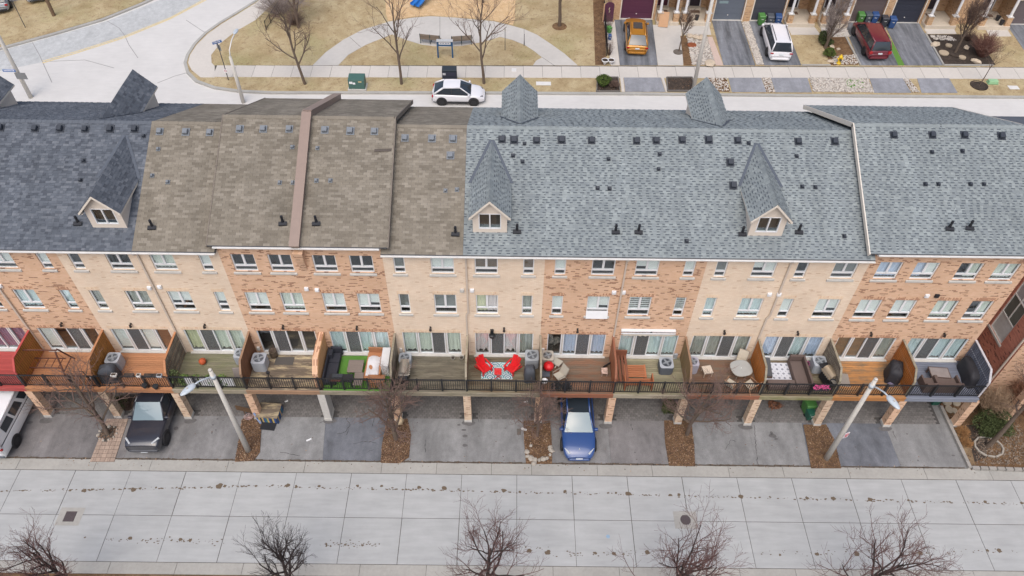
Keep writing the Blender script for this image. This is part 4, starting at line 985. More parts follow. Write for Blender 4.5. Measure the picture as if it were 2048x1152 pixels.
# block kerb round the corner garden
BLOCK = M('grey_landscape_block', C(170,166,160), .9, .12, 6, orand=.15)
kerb = thing('garden_edging', 'low edging of grey landscape blocks round the corner garden', 'edging', G(1942, 938))
a, b = G(1880, 815), G(1938, 938)
def blocks(a, b, n, o):
    d = (b-a)/n; me = shared(('blk', n), bxm('block', BLOCK, 0, d.length*.985, -.09, .09, 0, .2))
    for i in range(n): p = a+d*i; inst('block', me, o, p-o.location, (0, 0, math.atan2(d.y, d.x)))
blocks(a, b, 10, kerb); blocks(G(1942, 938), G(2110, 944), 10, kerb)
for px, py, r in ((1897,820,.28),(1893,806,.3),(1912,808,.26),(1908,823,.2)):
    p = G(px, py); mb = MB(); mb.lathe([(r*.9,0),(r,.02),(r*.97,.06),(r*.8,.075)], 14, sy=.8); tag(mb.build('stepping_stone', M('stepping_stone_surface', C(176,166,148), .9, .15, 8), loc=(p.x, p.y, .06), rot=rnd.uniform(0, 3)), 'round pale stepping stone under the slate deck', 'stepping stone', 'stepping stones in the corner garden')
# ring of pale stones round the corner tree
ring = thing('tree_ring', 'ring of pale curved stones round the corner garden tree', 'stone ring', (49.35, -3.85, .05))
for k in range(11):
    a_ = k*.571; mb = MB(); mb.box(-.19, .19, -.05, .05, 0, .1); mb.build('ring_stone', STONEM, ring, loc=(.75*math.cos(a_), .62*math.sin(a_), 0), rot=a_+1.57, bevel=.02)
GREENL = M('evergreen_needle', C(92,104,60), .9, .2, 6, island=.5); BOXL = M('boxwood_leaf', C(98,120,52), .9, .2, 6, island=.5); TANG = M('dry_ornamental_grass', C(186,140,92), .95, .2, 6, island=.4); RUST = M('rusty_shrub_twig', C(150,104,80), .95, .2, 6)
def bush(name, label, base, rx, ry, h, n, m, seed, cat='shrub', leaf=.07, twigs=None, group=None):
    q = random.Random(seed); t = thing(name, label, cat, base, 0, group); mb = MB(); st_ = MB(); tufts = [(q.uniform(-.7, .7), q.uniform(-.7, .7), q.uniform(.6, 1.15), q.uniform(.15, .55)) for _ in range(11)]
    for i in range(n):
        a = q.uniform(0, 6.283); cz = q.uniform(-.75, 1); rr = math.sqrt(1-cz*cz)*(.55+.45*q.random()**.5)*q.uniform(.85, 1.12)
        lump = 1+.18*math.sin(3*a+seed)+.12*math.sin(5*cz+seed*2)
        p = Vector((rx*rr*lump*math.cos(a), ry*rr*lump*math.sin(a), h*.5+h*.5*cz*q.uniform(.8, 1.05)))
        if n > 3000:      # a spreading shrub: several overlapping tufts
            c_ = tufts[i % len(tufts)]; p = Vector((p.x*.5*c_[2], p.y*.5*c_[2], (p.z-h*.3)*.7*c_[2]))+Vector((c_[0]*rx, c_[1]*ry, h*c_[3]))
        nn = Vector((q.uniform(-1, 1), q.uniform(-1, 1), q.uniform(-.2, 1))).normalized(); u_ = nn.orthogonal().normalized()*leaf*q.uniform(.6, 1.3); v_ = nn.cross(u_).normalized()*leaf*.5
        mb.quad(p-u_, p+v_, p+u_, p-v_)
    for i in range(8):
        a = q.uniform(0, 6.3); st_.tube([(0,0,-.02),(rx*.3*math.cos(a), ry*.3*math.sin(a), h*.3),(rx*.6*math.cos(a), ry*.6*math.sin(a), h*.7)], [.025,.018,.008], 4)
    mb.build('foliage', m, t); st_.build('stem', TWIG, t); return t
def twiggy(name, label, base, rx, h, n, m, seed, cat='shrub', group=None, thick=.008):
    q = random.Random(seed); t = thing(name, label, cat, base, 0, group); mb = MB()
    for i in range(n):
        a = q.uniform(0, 6.283); r = rx*math.sqrt(q.random()); e = Vector((r*math.cos(a), r*math.sin(a), h*(1-.45*(r/rx)**2)*q.uniform(.6, 1.05))); b0 = Vector((r*.2*math.cos(a), r*.2*math.sin(a), 0))
        mid = b0.lerp(e, .5)+Vector((q.uniform(-.1, .1)*rx, q.uniform(-.1, .1)*rx, h*.08)); mb.tube([b0, mid, e], [thick*1.4, thick, thick*.5], 3, caps=False)
        for k in range(3):
            s_ = mid.lerp(e, q.random()); mb.tube([s_, s_+Vector((q.uniform(-1, 1), q.uniform(-1, 1), q.uniform(-.2, 1)))*rx*.22], [thick*.7, thick*.4], 3, caps=False)
    mb.build('branches', m, t); return t
bush('evergreen_shrub', 'spreading dark green evergreen in the corner garden', G(1972, 855), 1.0, .95, 1.3, 7000, GREENL, 4, 'shrub', .055)
twiggy('bare_shrub', 'tangled tan bare shrub behind the corner evergreen', G(1975, 828), 1.1, 2.3, 330, M('tan_twig', C(176,150,124), .95, .2, 6), 5, thick=.011)
twiggy('bare_shrub', 'tall rusty bare shrub against the red brick wall', G(2042, 822), 1.5, 3.2, 460, M('rust_twig', C(172,128,102), .95, .2, 6), 6, thick=.012)
twiggy('ornamental_grass', 'tan dry grass clump beside the pillar of the slate deck', G(1922, 868), .45, .5, 260, TANG, 7, 'grass clump')
twiggy('ornamental_grass', 'straw coloured grass clump at the block edging', G(1930, 888), .4, .4, 240, TANG, 8, 'grass clump')
bush('evergreen_shrub', 'round dark green shrub hidden under the pale deck', G(1336, 822), .45, .4, .9, 1500, GREENL, 9, 'shrub', .06)
bush('evergreen_shrub', 'green shrub beside the black pickup truck', G(245, 815), .5, .4, .9, 1100, GREENL, 12, 'shrub', .06)
twiggy('bare_shrub', 'pale bare shrub beside the black pickup truck', G(258, 818), .6, 1.1, 90, TWIG, 13)
bush('dry_heap', 'heap of rust brown dry plant under the mossy deck', G(1548, 812), .4, .3, .22, 500, RUST, 14, 'dry plant', .05)
# paver strip with tree pit
PAVE = M('tumbled_paver', C(186,164,148), .9, .12, 8, orand=.22)
strip = struct(MB().prism([(p.x, p.y) for p in (G(180,924), G(229,924), G(257,838), G(214,838))], -.02, .012).build('paver_strip', JOINT))
a, b, c_, d_ = G(180,924), G(229,924), G(257,838), G(214,838)
for r in range(11):
    for k in range(5):
        u0, u1 = k/5+.006, (k+1)/5-.006; v0, v1 = r/11+.004, (r+1)/11-.004
        if (r+k) % 3 == 0: u1 += .0
        f = lambda u_, v_: a*(1-u_)*(1-v_)+b*u_*(1-v_)+c_*u_*v_+d_*(1-u_)*v_
        pc = f((u0+u1)/2, (v0+v1)/2)
        if (pc-Vector((-.23,-3.6,0))).length < .45: continue
        mb = MB(); sub = ((u0,(u0+u1)/2-.004),((u0+u1)/2+.004,u1)) if (r*3+k*2) % 5 < 2 else ((u0,u1),)
        for s0, s1 in sub:
            m2 = MB(); P4 = [f(s0, v0), f(s1, v0), f(s1, v1), f(s0, v1)]; m2.prism([(p.x, p.y) for p in P4], .012, .04+rnd.uniform(0, .006)); m2.build('paver', PAVE, strip)
mb = MB(); litter(mb, [(-.7,-4.05),(.2,-4.05),(.25,-3.15),(-.65,-3.15)], 260, 8, .03); mb.build('fallen_leaves', LEAFM, strip, kind='stuff')
q = random.Random(9)
for k in range(11):
    a_ = k*.571; m2 = MB(); m2.rock((0,0,.03), q.uniform(.06, .11), 0, k+30, .8); tag(m2.build('pit_stone', STONEM, loc=(-.23+.5*math.cos(a_), -3.6+.45*math.sin(a_), .03)), 'small stone round the leaning tree in the paver strip', 'stone', 'stones round the paver strip tree')
# ================================================================= street lamps of the lane
POLEC = M('concrete_lamp_pole', C(212,208,200), .8, .1, 12); LUMI = M('grey_luminaire', C(196,206,214), .4, .06, 5)
def street_lamp(label, base, H, dirx, diry, m=POLEC, group='street lamps', r0=.16, arm=1.0, notice=False):
    t = thing('street_lamp', label, 'street lamp', base, 0, group)
    mb = MB(); mb.tube([(0,0,-.05),(0,0,H*.5),(0,0,H)], [r0, r0*.8, r0*.62], 14); mb.tube([(0,0,H),(0,0,H+.05)], [r0*.66, r0*.5], 14); mb.build('pole', m, t, smooth=True)
    d = Vector((dirx, diry, 0)).normalized(); z = H-.45
    mb = MB(); mb.tube([(0,0,z-.1), d*.3+Vector((0,0,z+.12)), d*(arm*.7)+Vector((0,0,z+.3)), d*arm+Vector((0,0,z+.33))], .04, 8); mb.tube([(0,0,z-.2),(0,0,z+.02)], r0*.85, 12); mb.build('arm', LUMI, t, smooth=True)
    mb = MB(); T = Matrix.Translation(d*(arm+.33)+Vector((0,0,z+.33))) @ Matrix.Rotation(math.atan2(diry, dirx), 4, 'Z')
    def ell(u_, v_):
        a = u_*6.2832; ph = v_*3.1416; x = -math.cos(ph)*.42; r = max(0,math.sin(ph))**.8*.16*(1.1-.25*math.cos(ph)*-1); return T @ Vector((x, math.cos(a)*r*1.05, math.sin(a)*r*.6))
    mb.grid(ell, 14, 10); hd = mb.build('luminaire', LUMI, t, smooth=True)
    mb = MB(); mb.tube([T @ Vector((0,0,.08)), T @ Vector((0,0,.16))], .045, 8); mb.build('photocell', STONE, hd)
    return t
street_lamp('pale concrete lane lamp beside the paver strip and pickup', (7.91, -4.6, .05), 7.5, -.55, -.75)
L2 = street_lamp('pale concrete lane lamp with red lettered notice on its pole', (39.97, -4.69, .05), 7.5, .35, -.9)
mb = MB(); mb.box(-.15,.15,-.012,.012,-.23,.23); sg = mb.build('notice', M('white_sign_face', C(232,226,228), .5, .03, 5), L2, loc=(.2, -.1, 2.6), rot=(0, 0, rad(20)))
mb = MB(); mb.tube([(.09*math.cos(a*.4),-.016,.07+.09*math.sin(a*.4)) for a in range(17)], .016, 5); mb.box(-.07,.07,-.02,-.014,-.16,-.12); mb.box(-.07,.07,-.02,-.014,-.09,-.05); mb.build('notice_print', M('red_sign_print', C(196,60,80), .6), sg)
# ================================================================= small things on the lane
GRATE = M('iron_grate', C(96,86,88), .7, .2, 20)
def basin(label, px, py, w_, rnd_=False):
    p = G(px, py); t = thing('catch_basin', label, 'drain', (p.x, p.y, .003)); mb = MB()
    mb.box(-w_, w_, -w_*.8, w_*.8, 0, .004); mb.build('concrete_collar', CONCK, t); mb = MB(); f = w_*.45
    if rnd_: mb.lathe([(f, .004), (f, .012), (f*.9, .014)], 24)
    else: mb.box(-f, f, -f, f, .004, .008)
    mb.build('pit', M('dark_pit', C(40,38,40), .9), t)
    for k in range(9):
        y = -f+f*2*(k+.5)/9; half = math.sqrt(max(.02, f*f-y*y)) if rnd_ else f*.95
        m2 = MB(); m2.box(-half, half, y-.022, y+.022, .012, .022); m2.build('bar', GRATE, t, rot=rad(0))
    return t
basin('square iron drain grate set in a concrete collar', 140, 1033, .62); basin('round iron drain cover under the full budded tree', 1371, 1040, .6, True)
mb = MB(); p = G(1216, 1073); mb.lathe([(.1,0),(.1,.006),(.085,.008)], 16); tag(mb.build('valve_cover', M('blue_valve_cover', C(150,176,200), .6), loc=(p.x, p.y, .002)), 'small blue valve cover in a lane slab', 'valve cover')
STAIN = M('oily_litter_stain', C(112,98,82), .95, .25, 25)
def splat(mb, p, r, q, sx=1.6):
    n = 11; o = [r*q.uniform(.65, 1.2) for _ in range(n)]; mb.poly([(p.x+o[k]*sx*math.cos(k*6.2832/n), p.y+o[k]*math.sin(k*6.2832/n), .0052+q.uniform(0, .002)) for k in range(n)])
mb = MB(); q = random.Random(77)
big = [(140,981,.07),(168,981,.12),(185,979,.07),(266,979,.13),(280,977,.08),(312,975,.06),(439,972,.15),(450,972,.09),(512,972,.07),(575,971,.12),(592,972,.06),(638,972,.08),(715,972,.08),(763,972,.08),(838,975,.1),(888,976,.13),(1008,981,.12),(1130,983,.1),(1216,986,.06),(1232,986,.06),(1256,988,.14),(1340,990,.09),(1358,990,.09),(1482,993,.12),(1540,994,.06),(1614,996,.1),(1666,997,.12),(1740,999,.14),(1817,1001,.07),(1970,1004,.1),(2043,1006,.08),
  (260,1077,.1),(361,1079,.1),(381,1080,.09),(1058,1102,.11),(1096,1105,.13),(1190,1106,.08),(1228,1107,.1),(1295,1105,.12),(1560,1110,.06),(1634,1108,.09),(1714,1108,.14),(1840,1106,.12),(1975,1101,.08),(1998,1101,.13),(302,1078,.05),(170,1075,.05),(690,1090,.05),(725,1091,.06)]
for px, py, r in big: splat(mb, G(px, py), r, q, 1.2)
line1 = lambda x: 983+(x-0)*-.02 if x < 500 else 972+(x-500)*.0232
for i in range(420):
    x = q.uniform(0, 2048); splat(mb, G(x, line1(x)+q.gauss(0, 1.2)), q.choice([.015,.02,.03,.04]), q, 1.8)
line2 = lambda x: 1076+x*.019 if x < 1100 else 1106-(x-1500)*.006
for i in range(240):
    x = q.choice([q.uniform(210, 450), q.uniform(640, 760), q.uniform(1040, 1320), q.uniform(1480, 2048)]); splat(mb, G(x, line2(x)+q.gauss(0, 3)), q.choice([.015,.02,.03]), q, 1.8)
mb.build('litter_stains', STAIN, lane, kind='stuff')
# dark dirt seam between asphalt and kerb
mb = MB(); x = -13.4
while x < 47.2:
    w_ = q.uniform(.2, .5); mb.quad((x,-5.2-q.uniform(0,.03),.0155),(x+w_,-5.2-q.uniform(0,.03),.0155),(x+w_,-5.13+q.uniform(-.02,.04),.0155),(x,-5.13+q.uniform(-.02,.04),.0155)); x += w_*.9
mb.build('dirt_seam', M('dark_dirt_seam', C(96,86,76), .95, .3, 14), lane, kind='stuff')
# striped storage bench, dark panel, blue board and wooden board by the lamp
p = G(540, 838); t = thing('striped_bench', 'wooden bench box with blue and yellow striped front under the deck', 'storage box', (p.x, p.y, 0), rad(-4))
STR = [M('stripe_'+n, c, .7, .08, 10) for n, c in (('blue', C(52,88,150)), ('yellow', C(206,176,96)), ('navy', C(44,62,92)), ('teal', C(64,128,130)))]
mb = MB(); mb.box(-.62,.62,-.3,.7,.55,.6); mb.box(-.58,.58,-.26,.66,.0,.545); mb.build('box', DW['grey'], t)
for k in range(12): m2 = MB(); m2.box(-.6+k*.1,-.5+k*.1-.006,-.285,-.262,.02,.545); m2.build('slat', STR[(0,1,2,1,0,3,1,0,2,1,0,2)[k]], t)
for k in range(9): m2 = MB(); m2.box(.582,.604,-.25+k*.1,-.156+k*.1,.02,.545); m2.build('slat', STR[(0,1,0,2,0,1,0,3,0)[k]], t)
p = G(538, 850); mb = MB(); mb.box(-.42,.42,-.36,.36,.02,.07); tag(mb.build('black_ramp', BLACKP, loc=(p.x, p.y, .01), rot=rad(-6), bevel=.015), 'black plastic ramp lying in front of the striped box', 'ramp')
p = G(522, 848); mb = MB(); mb.bar((0,0,.02),(-.3,.25,.75),.1,.04); tag(mb.build('blue_plank', M('pale_blue_plank', C(150,170,206), .7), loc=p), 'pale blue plank propped beside the leafy bed', 'plank')
p = G(497, 832); mb = MB(); mb.box(-.62,.45,-.02,.02,.45,.85); mb.box(-.2,-.14,-.01,.01,0,.5); mb.box(.2,.26,-.01,.01,0,.5); tag(mb.build('wooden_board', wood('dark_old_board', C(120,92,66), .7), loc=p, rot=rad(-14)), 'weathered brown board standing on legs by the leafy bed', 'board')
p = G(499, 838); mb = MB(); q = random.Random(2)
for k in range(14): a_ = k*.45; mb.tube([(.0,0,.05),(.25*math.cos(a_),.2*math.sin(a_),.25)], .012, 4)
mb.tube([(.26*math.cos(a*.45),.2*math.sin(a*.45),.25) for a in range(15)], .012, 4); tag(mb.build('wire_basket', M('pinkish_wire', C(206,176,172), .6), loc=p), 'open pinkish wire basket on the leafy bed', 'basket')
# lane odds: white scraps
q = random.Random(4)
for px, py, a_, l, lb in ((573,803,.5,.2,'small white scrap on the setts beside the striped box'),(618,880,.5,.3,'white scrap on the open driveway beside the dark asphalt'),(1052,804,.3,.25,'white scrap on the setts behind the stone ringed bed')):
    p = G(px, py); mb = MB(); mb.box(-l/2,l/2,-.05,.05,0,.03); tag(mb.build('paper_scrap', WHITE, loc=(p.x, p.y, .018), rot=a_, bevel=.01), lb, 'litter', 'white scraps on the driveways')
p = G(1048, 860); mb = MB(); mb.box(-.16,.16,-.06,.06,0,.06); tag(mb.build('white_block', WHITE2, loc=(p.x, p.y, .05), rot=-.3, bevel=.01), 'white painted block at the corner of the stone ringed bed', 'block')
p = G(1038, 864); mb = MB(); mb.box(-.12,.12,-.2,.2,0,.01); tag(mb.build('rag', M('grey_rag', C(110,104,98), .95), loc=(p.x, p.y, .012)), 'grey rag beside the stone ringed bed', 'rag')
p = G(800, 845); m2 = MB(); m2.rock((0,0,.15), .3, 0, 3, .8); tag(m2.build('log_section', M('cut_log_end', C(206,184,150), .9, .3, 6), loc=p), 'pale sawn log section beside the brick pillar', 'log')
# wheeled bins under the decks
BINM = {k: M('bin_'+k, c, .5, .08, 6) for k, c in (('green', C(84,140,72)), ('darkgreen', C(34,92,76)), ('grey', C(84,90,98)), ('blue', C(52,84,136)), ('black', C(60,62,70)))}
def bin_(label, base, colr, rz=0, s=1.0, group='wheeled bins', kk=False):
    t = thing('wheeled_bin', label, 'bin', base, rz, group); m = BINM[colr]; mb = MB()
    mb.add([(-.24*s,-.26*s,.06),(.24*s,-.26*s,.06),(.24*s,.26*s,.06),(-.24*s,.26*s,.06),(-.3*s,-.34*s,.92*s),(.3*s,-.34*s,.92*s),(.3*s,.34*s,.92*s),(-.3*s,.34*s,.92*s)], [(0,3,2,1),(4,5,6,7),(0,1,5,4),(1,2,6,5),(2,3,7,6),(3,0,4,7)]); mb.build('body', m, t, bevel=.03)
    mb = MB(); mb.add([(-.32*s,-.38*s,.925*s),(.32*s,-.38*s,.925*s),(.32*s,.36*s,.925*s),(-.32*s,.36*s,.925*s),(-.27*s,-.3*s,1.0*s),(.27*s,-.3*s,1.0*s),(.27*s,.34*s,1.05*s),(-.27*s,.34*s,1.05*s)], [(0,3,2,1),(4,5,6,7),(0,1,5,4),(1,2,6,5),(2,3,7,6),(3,0,4,7)]); mb.build('lid', m, t, bevel=.02)
    mb = MB(); mb.tube([(-.28*s,.42*s,.95*s),(.28*s,.42*s,.95*s)], .02, 6); mb.build('handle', m, t)
    mb = MB(); mb.box(-.1*s,.1*s,-.345*s,-.325*s,.66*s,.7*s); mb.build('stamp', WHITE2, t)
    for sx in (-1, 1): w_ = MB(); w_.lathe([(.09,0),(.09,.05)], 12); w_.build('wheel', TYRE, t, loc=(sx*.22*s-.025, .25*s, .09), rot=(0, rad(90), 0))
    return t
bin_('green wheeled bin pushed under the mossy deck', G(1612, 822), 'green', .1); bin_('teal green bin in front of the green bin under the mossy deck', G(1616, 836), 'darkgreen', .2, .72)
bin_('dark green bin at the back of the end driveway', G(1866, 806), 'darkgreen', 0, .8)
# ================================================================= things standing on the decks
ACG = M('ac_grey_enamel', C(178,184,192), .5, .06, 6); ACB = M('ac_beige_enamel', C(196,188,176), .5, .06, 6); ACD = M('ac_dark_enamel', C(96,102,112), .5, .08, 6); ACL = M('ac_lilac_enamel', C(186,184,198), .5, .06, 6); GUARD = M('fan_guard_wire', C(60,66,74), .5, .1, 8); FANB = M('fan_blade', C(150,156,162), .5, .1, 6)
def ac_unit(label, base, body, h=.78, w_=.72, rz=0, cap=None, d=None):
    t = thing('air_conditioner', label, 'air conditioner', (base.x, base.y, DZ), rz, 'air conditioner units on the decks'); d = d or w_
    mb = MB(); r = .12; pts = []
    for cx, cy, a0 in ((w_/2-r, d/2-r, 0), (-w_/2+r, d/2-r, 90), (-w_/2+r, -d/2+r, 180), (w_/2-r, -d/2+r, 270)):
        for k in range(4): a = rad(a0+k*30); pts.append((cx+r*math.cos(a), cy+r*math.sin(a)))
    mb.prism(pts, .06, h-.05); mb.prism([(x*.93, y*.93) for x, y in pts], .0, .06); mb.build('cabinet', body, t)
    mb = MB(); mb.prism([(x*1.03, y*1.03) for x, y in pts], h-.05, h); mb.build('cap', cap or body, t, bevel=.012)
    mb = MB()
    for k in range(26):
        i = k/26*len(pts); p0 = Vector((*pts[int(i)], 0)).lerp(Vector((*pts[(int(i)+1) % len(pts)], 0)), i-int(i)); mb.box(p0.x*1.006-.008, p0.x*1.006+.008, p0.y*1.006-.008, p0.y*1.006+.008, .1, h-.09)
    mb.build('louvres', body, t, kind='stuff')
    R_ = min(w_, d)*.37; mb = MB(); mb.lathe([(R_, h), (R_, h+.006), (R_*.98, h+.012)], 24); mb.build('fan_well', GUARD, t)
    mb = MB(); mb.lathe([(R_*.25, h+.012), (R_*.25, h+.05), (R_*.1, h+.055)], 14)
    for k in range(4): mb.box(R_*.2, R_*.92, -.05, .06, h+.014, h+.022, T=Matrix.Rotation(k*1.5708+.4, 4, 'Z'))
    mb.build('fan', FANB, t)
    mb = MB()
    for rr in (.55, .78, 1.0): mb.tube([(R_*rr*math.cos(a*.3307), R_*rr*math.sin(a*.3307), h+.06) for a in range(20)], .006, 4, caps=False)
    mb.build('fan_guard', body, t); return t
def cover_bbq(label, base, w_, d, h, m, rz=0, seed=0, name='covered_grill', cat='covered grill', lop=0.):
    q = random.Random(seed); t = thing(name, label, cat, (base.x, base.y, DZ), rz); mb = MB(); n = 28
    prof = [(1.04, 0), (1.0, .12), (.97, .45), (.95, .7), (.9, .82), (.72, .94), (.4, 1.0), (.05, 1.01)]; ph = [q.uniform(0, 6) for _ in range(4)]
    vs = []; 
    for j, (k, z) in enumerate(prof):
        for i in range(n):
            a = i/n*6.2832; ex = .42; cx = math.copysign(abs(math.cos(a))**ex, math.cos(a)); cy = math.copysign(abs(math.sin(a))**ex, math.sin(a))
            fold = 1+(.05*math.sin(a*7+ph[0])+.035*math.sin(a*11+ph[1]))*(1-z)*1.2+.02*math.sin(a*3+z*6+ph[2])
            vs.append((w_/2*k*cx*fold, d/2*k*cy*fold, h*z*(1+lop*cx*.3)+.012*math.sin(a*5+ph[3])*(z > .1)))
    mb.add(vs, [(j*n+i, j*n+(i+1) % n, (j+1)*n+(i+1) % n, (j+1)*n+i) for j in range(len(prof)-1) for i in range(n)]); mb.f.append(tuple(range((len(prof)-1)*n, len(prof)*n))); mb.m.append(0)
    c = mb.build('cover', m, t, smooth=True)
    mb = MB()
    for sx in (-1, 1): mb.tube([(sx*w_*.36-.03, 0, .05), (sx*w_*.36+.03, 0, .05)], .05, 10)
    mb.build('wheels', TYRE, t); return t
CLOTHD = M('charcoal_cover', C(78,82,90), .8, .12, 6, bump=.3); CLOTHK = M('black_cover', C(46,46,52), .7, .15, 6, bump=.3); STEEL = M('stainless_steel', C(186,182,174), .35, .08, 5, metal=.7); STEELW = M('warm_stainless', C(200,184,160), .35, .08, 5, metal=.6)
def steel_bbq(label, base, rz, lid=STEEL, knob=STEEL):
    t = thing('gas_grill', label, 'grill', (base.x, base.y, DZ), rz); mb = MB(); mb.box(-.38,.38,-.26,.26,.12,.8); mb.build('cart', BLACKP, t, bevel=.02)
    for sx in (-1, 1): m2 = MB(); m2.box(sx*.4-(.32 if sx < 0 else 0), sx*.4+(.32 if sx > 0 else 0), -.26, .24, .84, .88); m2.build('side_shelf', STEEL if sx > 0 else BLACKP, t, bevel=.012)
    mb = MB(); mb.box(-.4,.4,-.31,.27,.8,.9); mb.build('firebox', lid, t, bevel=.01)
    mb = MB(); n = 12; vs = []
    for i in range(n+1): a = math.pi*i/n; vs += [(-.38, .0+.27*math.cos(a), .9+.24*math.sin(a)), (.38, .27*math.cos(a), .9+.24*math.sin(a))]
    mb.add(vs, [(2*i, 2*i+1, 2*i+3, 2*i+2) for i in range(n)]+[tuple(range(0, 2*n+2, 2)), tuple(range(2*n+1, 0, -2))]); mb.build('lid', lid, t, smooth=False)
    for sx in (-1, 1): m2 = MB(); m2.lathe([(.27,0),(.27,.02)], 20); m2.box(0,0,0,0,0,0) if False else None; 
    mb = MB(); mb.tube([(-.3,-.3,.98),(.3,-.3,.98)], .018, 6); mb.build('handle', STEEL, t)
    for k in range(5): m2 = MB(); m2.lathe([(.03,0),(.03,.05),(.02,.055)], 10); m2.build('knob', knob, t, loc=(-.28+k*.14, -.31, .84), rot=(rad(90), 0, 0))
    for sx in (-1, 1): m2 = MB(); m2.lathe([(.09,0),(.09,.05)], 14); m2.build('wheel', TYRE, t, loc=(sx*.3-.025, .1, .09), rot=(0, rad(90), 0))
    return t
def boxes(name, label, cat, base, lst, m, rz=0, bevel=.01, h=0, group=None, parts=None):
    """a thing from named boxes: (part, x0,x1,y0,y1,z0,z1[,material])"""
    t = thing(name, label, cat, (base.x, base.y, DZ+h), rz, group)
    for b in lst: mb = MB(); mb.box(*b[1:7]); mb.build(b[0], b[7] if len(b) > 7 else m, t, bevel=bevel)
    return t
# unit -1: rusty swing frame, folded scooter
RUSTM = M('rusty_steel', C(104,66,54), .8, .35, 12)
c = D(100, 735); t = thing('swing_frame', 'rusty steel swing frame without its seat', 'swing frame', (c.x, c.y, DZ))
for sx in (-1, 1):
    for sy in (-1, 1): mb = MB(); mb.bar((sx*1.12, sy*.62, 0), (sx*1.0, sy*.1, 1.55), .07, .07); mb.build('leg', RUSTM, t)
    mb = MB(); mb.bar((sx*1.1, -.5, .3), (sx*1.1, .5, .3), .04, .05); mb.build('brace', RUSTM, t)
mb = MB(); mb.bar((-1.05, 0, 1.57), (1.05, 0, 1.57), .06, .05); mb.build('top_bar', RUSTM, t)
for sy in (-.35, .3): mb = MB(); mb.bar((-.95, sy, .45), (.95, sy, .45), .05, .05); mb.build('seat_bar', RUSTM, t)
for k in range(5): mb = MB(); mb.bar((-.8+k*.4, -.35, .46), (-.8+k*.4, .3, .46), .03, .03); mb.build('seat_rib', RUSTM, t)
for sx in (-1, 1): mb = MB(); mb.tube([(sx*.9, 0, 1.56), (sx*.92, .25, .47)], .012, 5); mb.build('chain', RUSTM, t)
c = D(183, 758); t = thing('scooter', 'folded grey scooter leaning by the amber screen', 'scooter', (c.x, c.y, DZ), rad(80)); mb = MB(); mb.box(-.1,.6,-.06,.06,.1,.15); mb.build('footboard', ACG, t, bevel=.02); mb = MB(); mb.tube([(-.1,0,.12),(-.2,0,.95)], .025, 6); mb.tube([(-.2,-.22,.95),(-.2,.22,.95)], .02, 6); mb.build('handlebar', BLACKM, t)
for x in (-.12,.62): m2 = MB(); m2.lathe([(.09,0),(.09,.04)], 12); m2.build('wheel', TYRE, t, loc=(x,-.02,.09), rot=(rad(-90),0,0))
# unit 0
ac_unit('pale grey air conditioner behind the charcoal grill cover', D(236, 733), ACG, .82, .72)
cover_bbq('charcoal fabric grill cover beside the amber screen', D(225, 757), .95, .68, 1.12, CLOTHD, rad(8), 1, lop=.15)
def rail_top(px, dy=0): p = onp(px, 757, (0,1,0), -DD+.1); return Vector((p.x, -DD+.1+dy, DZ+.992))
POT = M('black_pot', C(44,46,50), .6, .15, 10)
for px, wd, m, lb in ((262,.5,POT,'longest black trough planter on the orange deck railing'),(300,.42,POT,'medium black trough planter on the orange deck railing'),(232,.28,WHITE2,'white pot on the railing in front of the charcoal grill cover'),(281,.2,WHITE2,'narrow white pot between black troughs on the orange deck railing'),(322,.26,ACG,'grey pot on the railing nearest the weathered screen'),(313,.2,POT,'short black pot beside the grey pot on the railing')):
    p = rail_top(px); mb = MB(); mb.box(-wd/2, wd/2, -.09, .09, 0, .16, taper=-.015); t = thing('rail_planter', lb, 'planter', p, 0, 'pots on the orange deck railing'); mb.build('pot', m, t, bevel=.02)
    mb = MB(); mb.box(-wd/2+.02, wd/2-.02, -.07, .07, .15, .165); mb.build('soil', MULCH, t)
    mb = MB(); mb.bar((0,-.02,-.06),(0,.02,.02),.05,.015); mb.build('hook', BLACKM, t)
for px, py in ((290,771),(312,773)):
    p = onp(px, py, (0,1,0), -DD-.0); t = thing('hanging_pot', 'round black pot hung outside the orange deck railing', 'planter', (p.x, -DD-.04, p.z-.1), 0, 'pots hung outside the orange deck railing'); mb = MB(); mb.lathe([(.1,0),(.15,.2),(.16,.21),(.13,.2)], 14); mb.build('pot', POT, t); mb = MB(); mb.tube([(0,.0,.2),(0,.14,.3)], .01, 4); mb.build('hook', BLACKM, t)
# unit 1
c = D(407, 727); mb = MB(); mb.lathe([(.2*math.sin(k*.314), .2-.2*math.cos(k*.314)) for k in range(1, 10)], 18); t = thing('ball', 'orange ball lying on the mossy deck', 'ball', (c.x, c.y, DZ)); mb.build('shell', M('orange_rubber', C(196,92,52), .7, .12, 10), t, smooth=True); mb = MB(); mb.tube([(.202*math.cos(a*.3307), 0, .2+.202*math.sin(a*.3307)) for a in range(20)], .006, 4); mb.build('seam', BLACKP, t)
PLANTG = M('bright_plant_leaf', C(132,164,84), .9, .2, 6, island=.5); PLANTD = M('dark_plant_leaf', C(104,118,74), .9, .2, 6, island=.5)
for i, (px, n, m) in enumerate(((362,300,PLANTD),(378,260,PLANTG),(402,240,PLANTG),(426,220,PLANTG),(452,260,PLANTG))):
    p = D(px, 762); p.y = -DD+.32; bush('potted_plant', ('leafy green plant behind the white sheets of the mossy deck railing' if i else 'tall dark green plant in the corner by the weathered screen'), (p.x, p.y, DZ), .38, .2, .85 if i else 1.3, n, m, 20+i, 'plant', .07, group='green plants along the mossy deck railing')
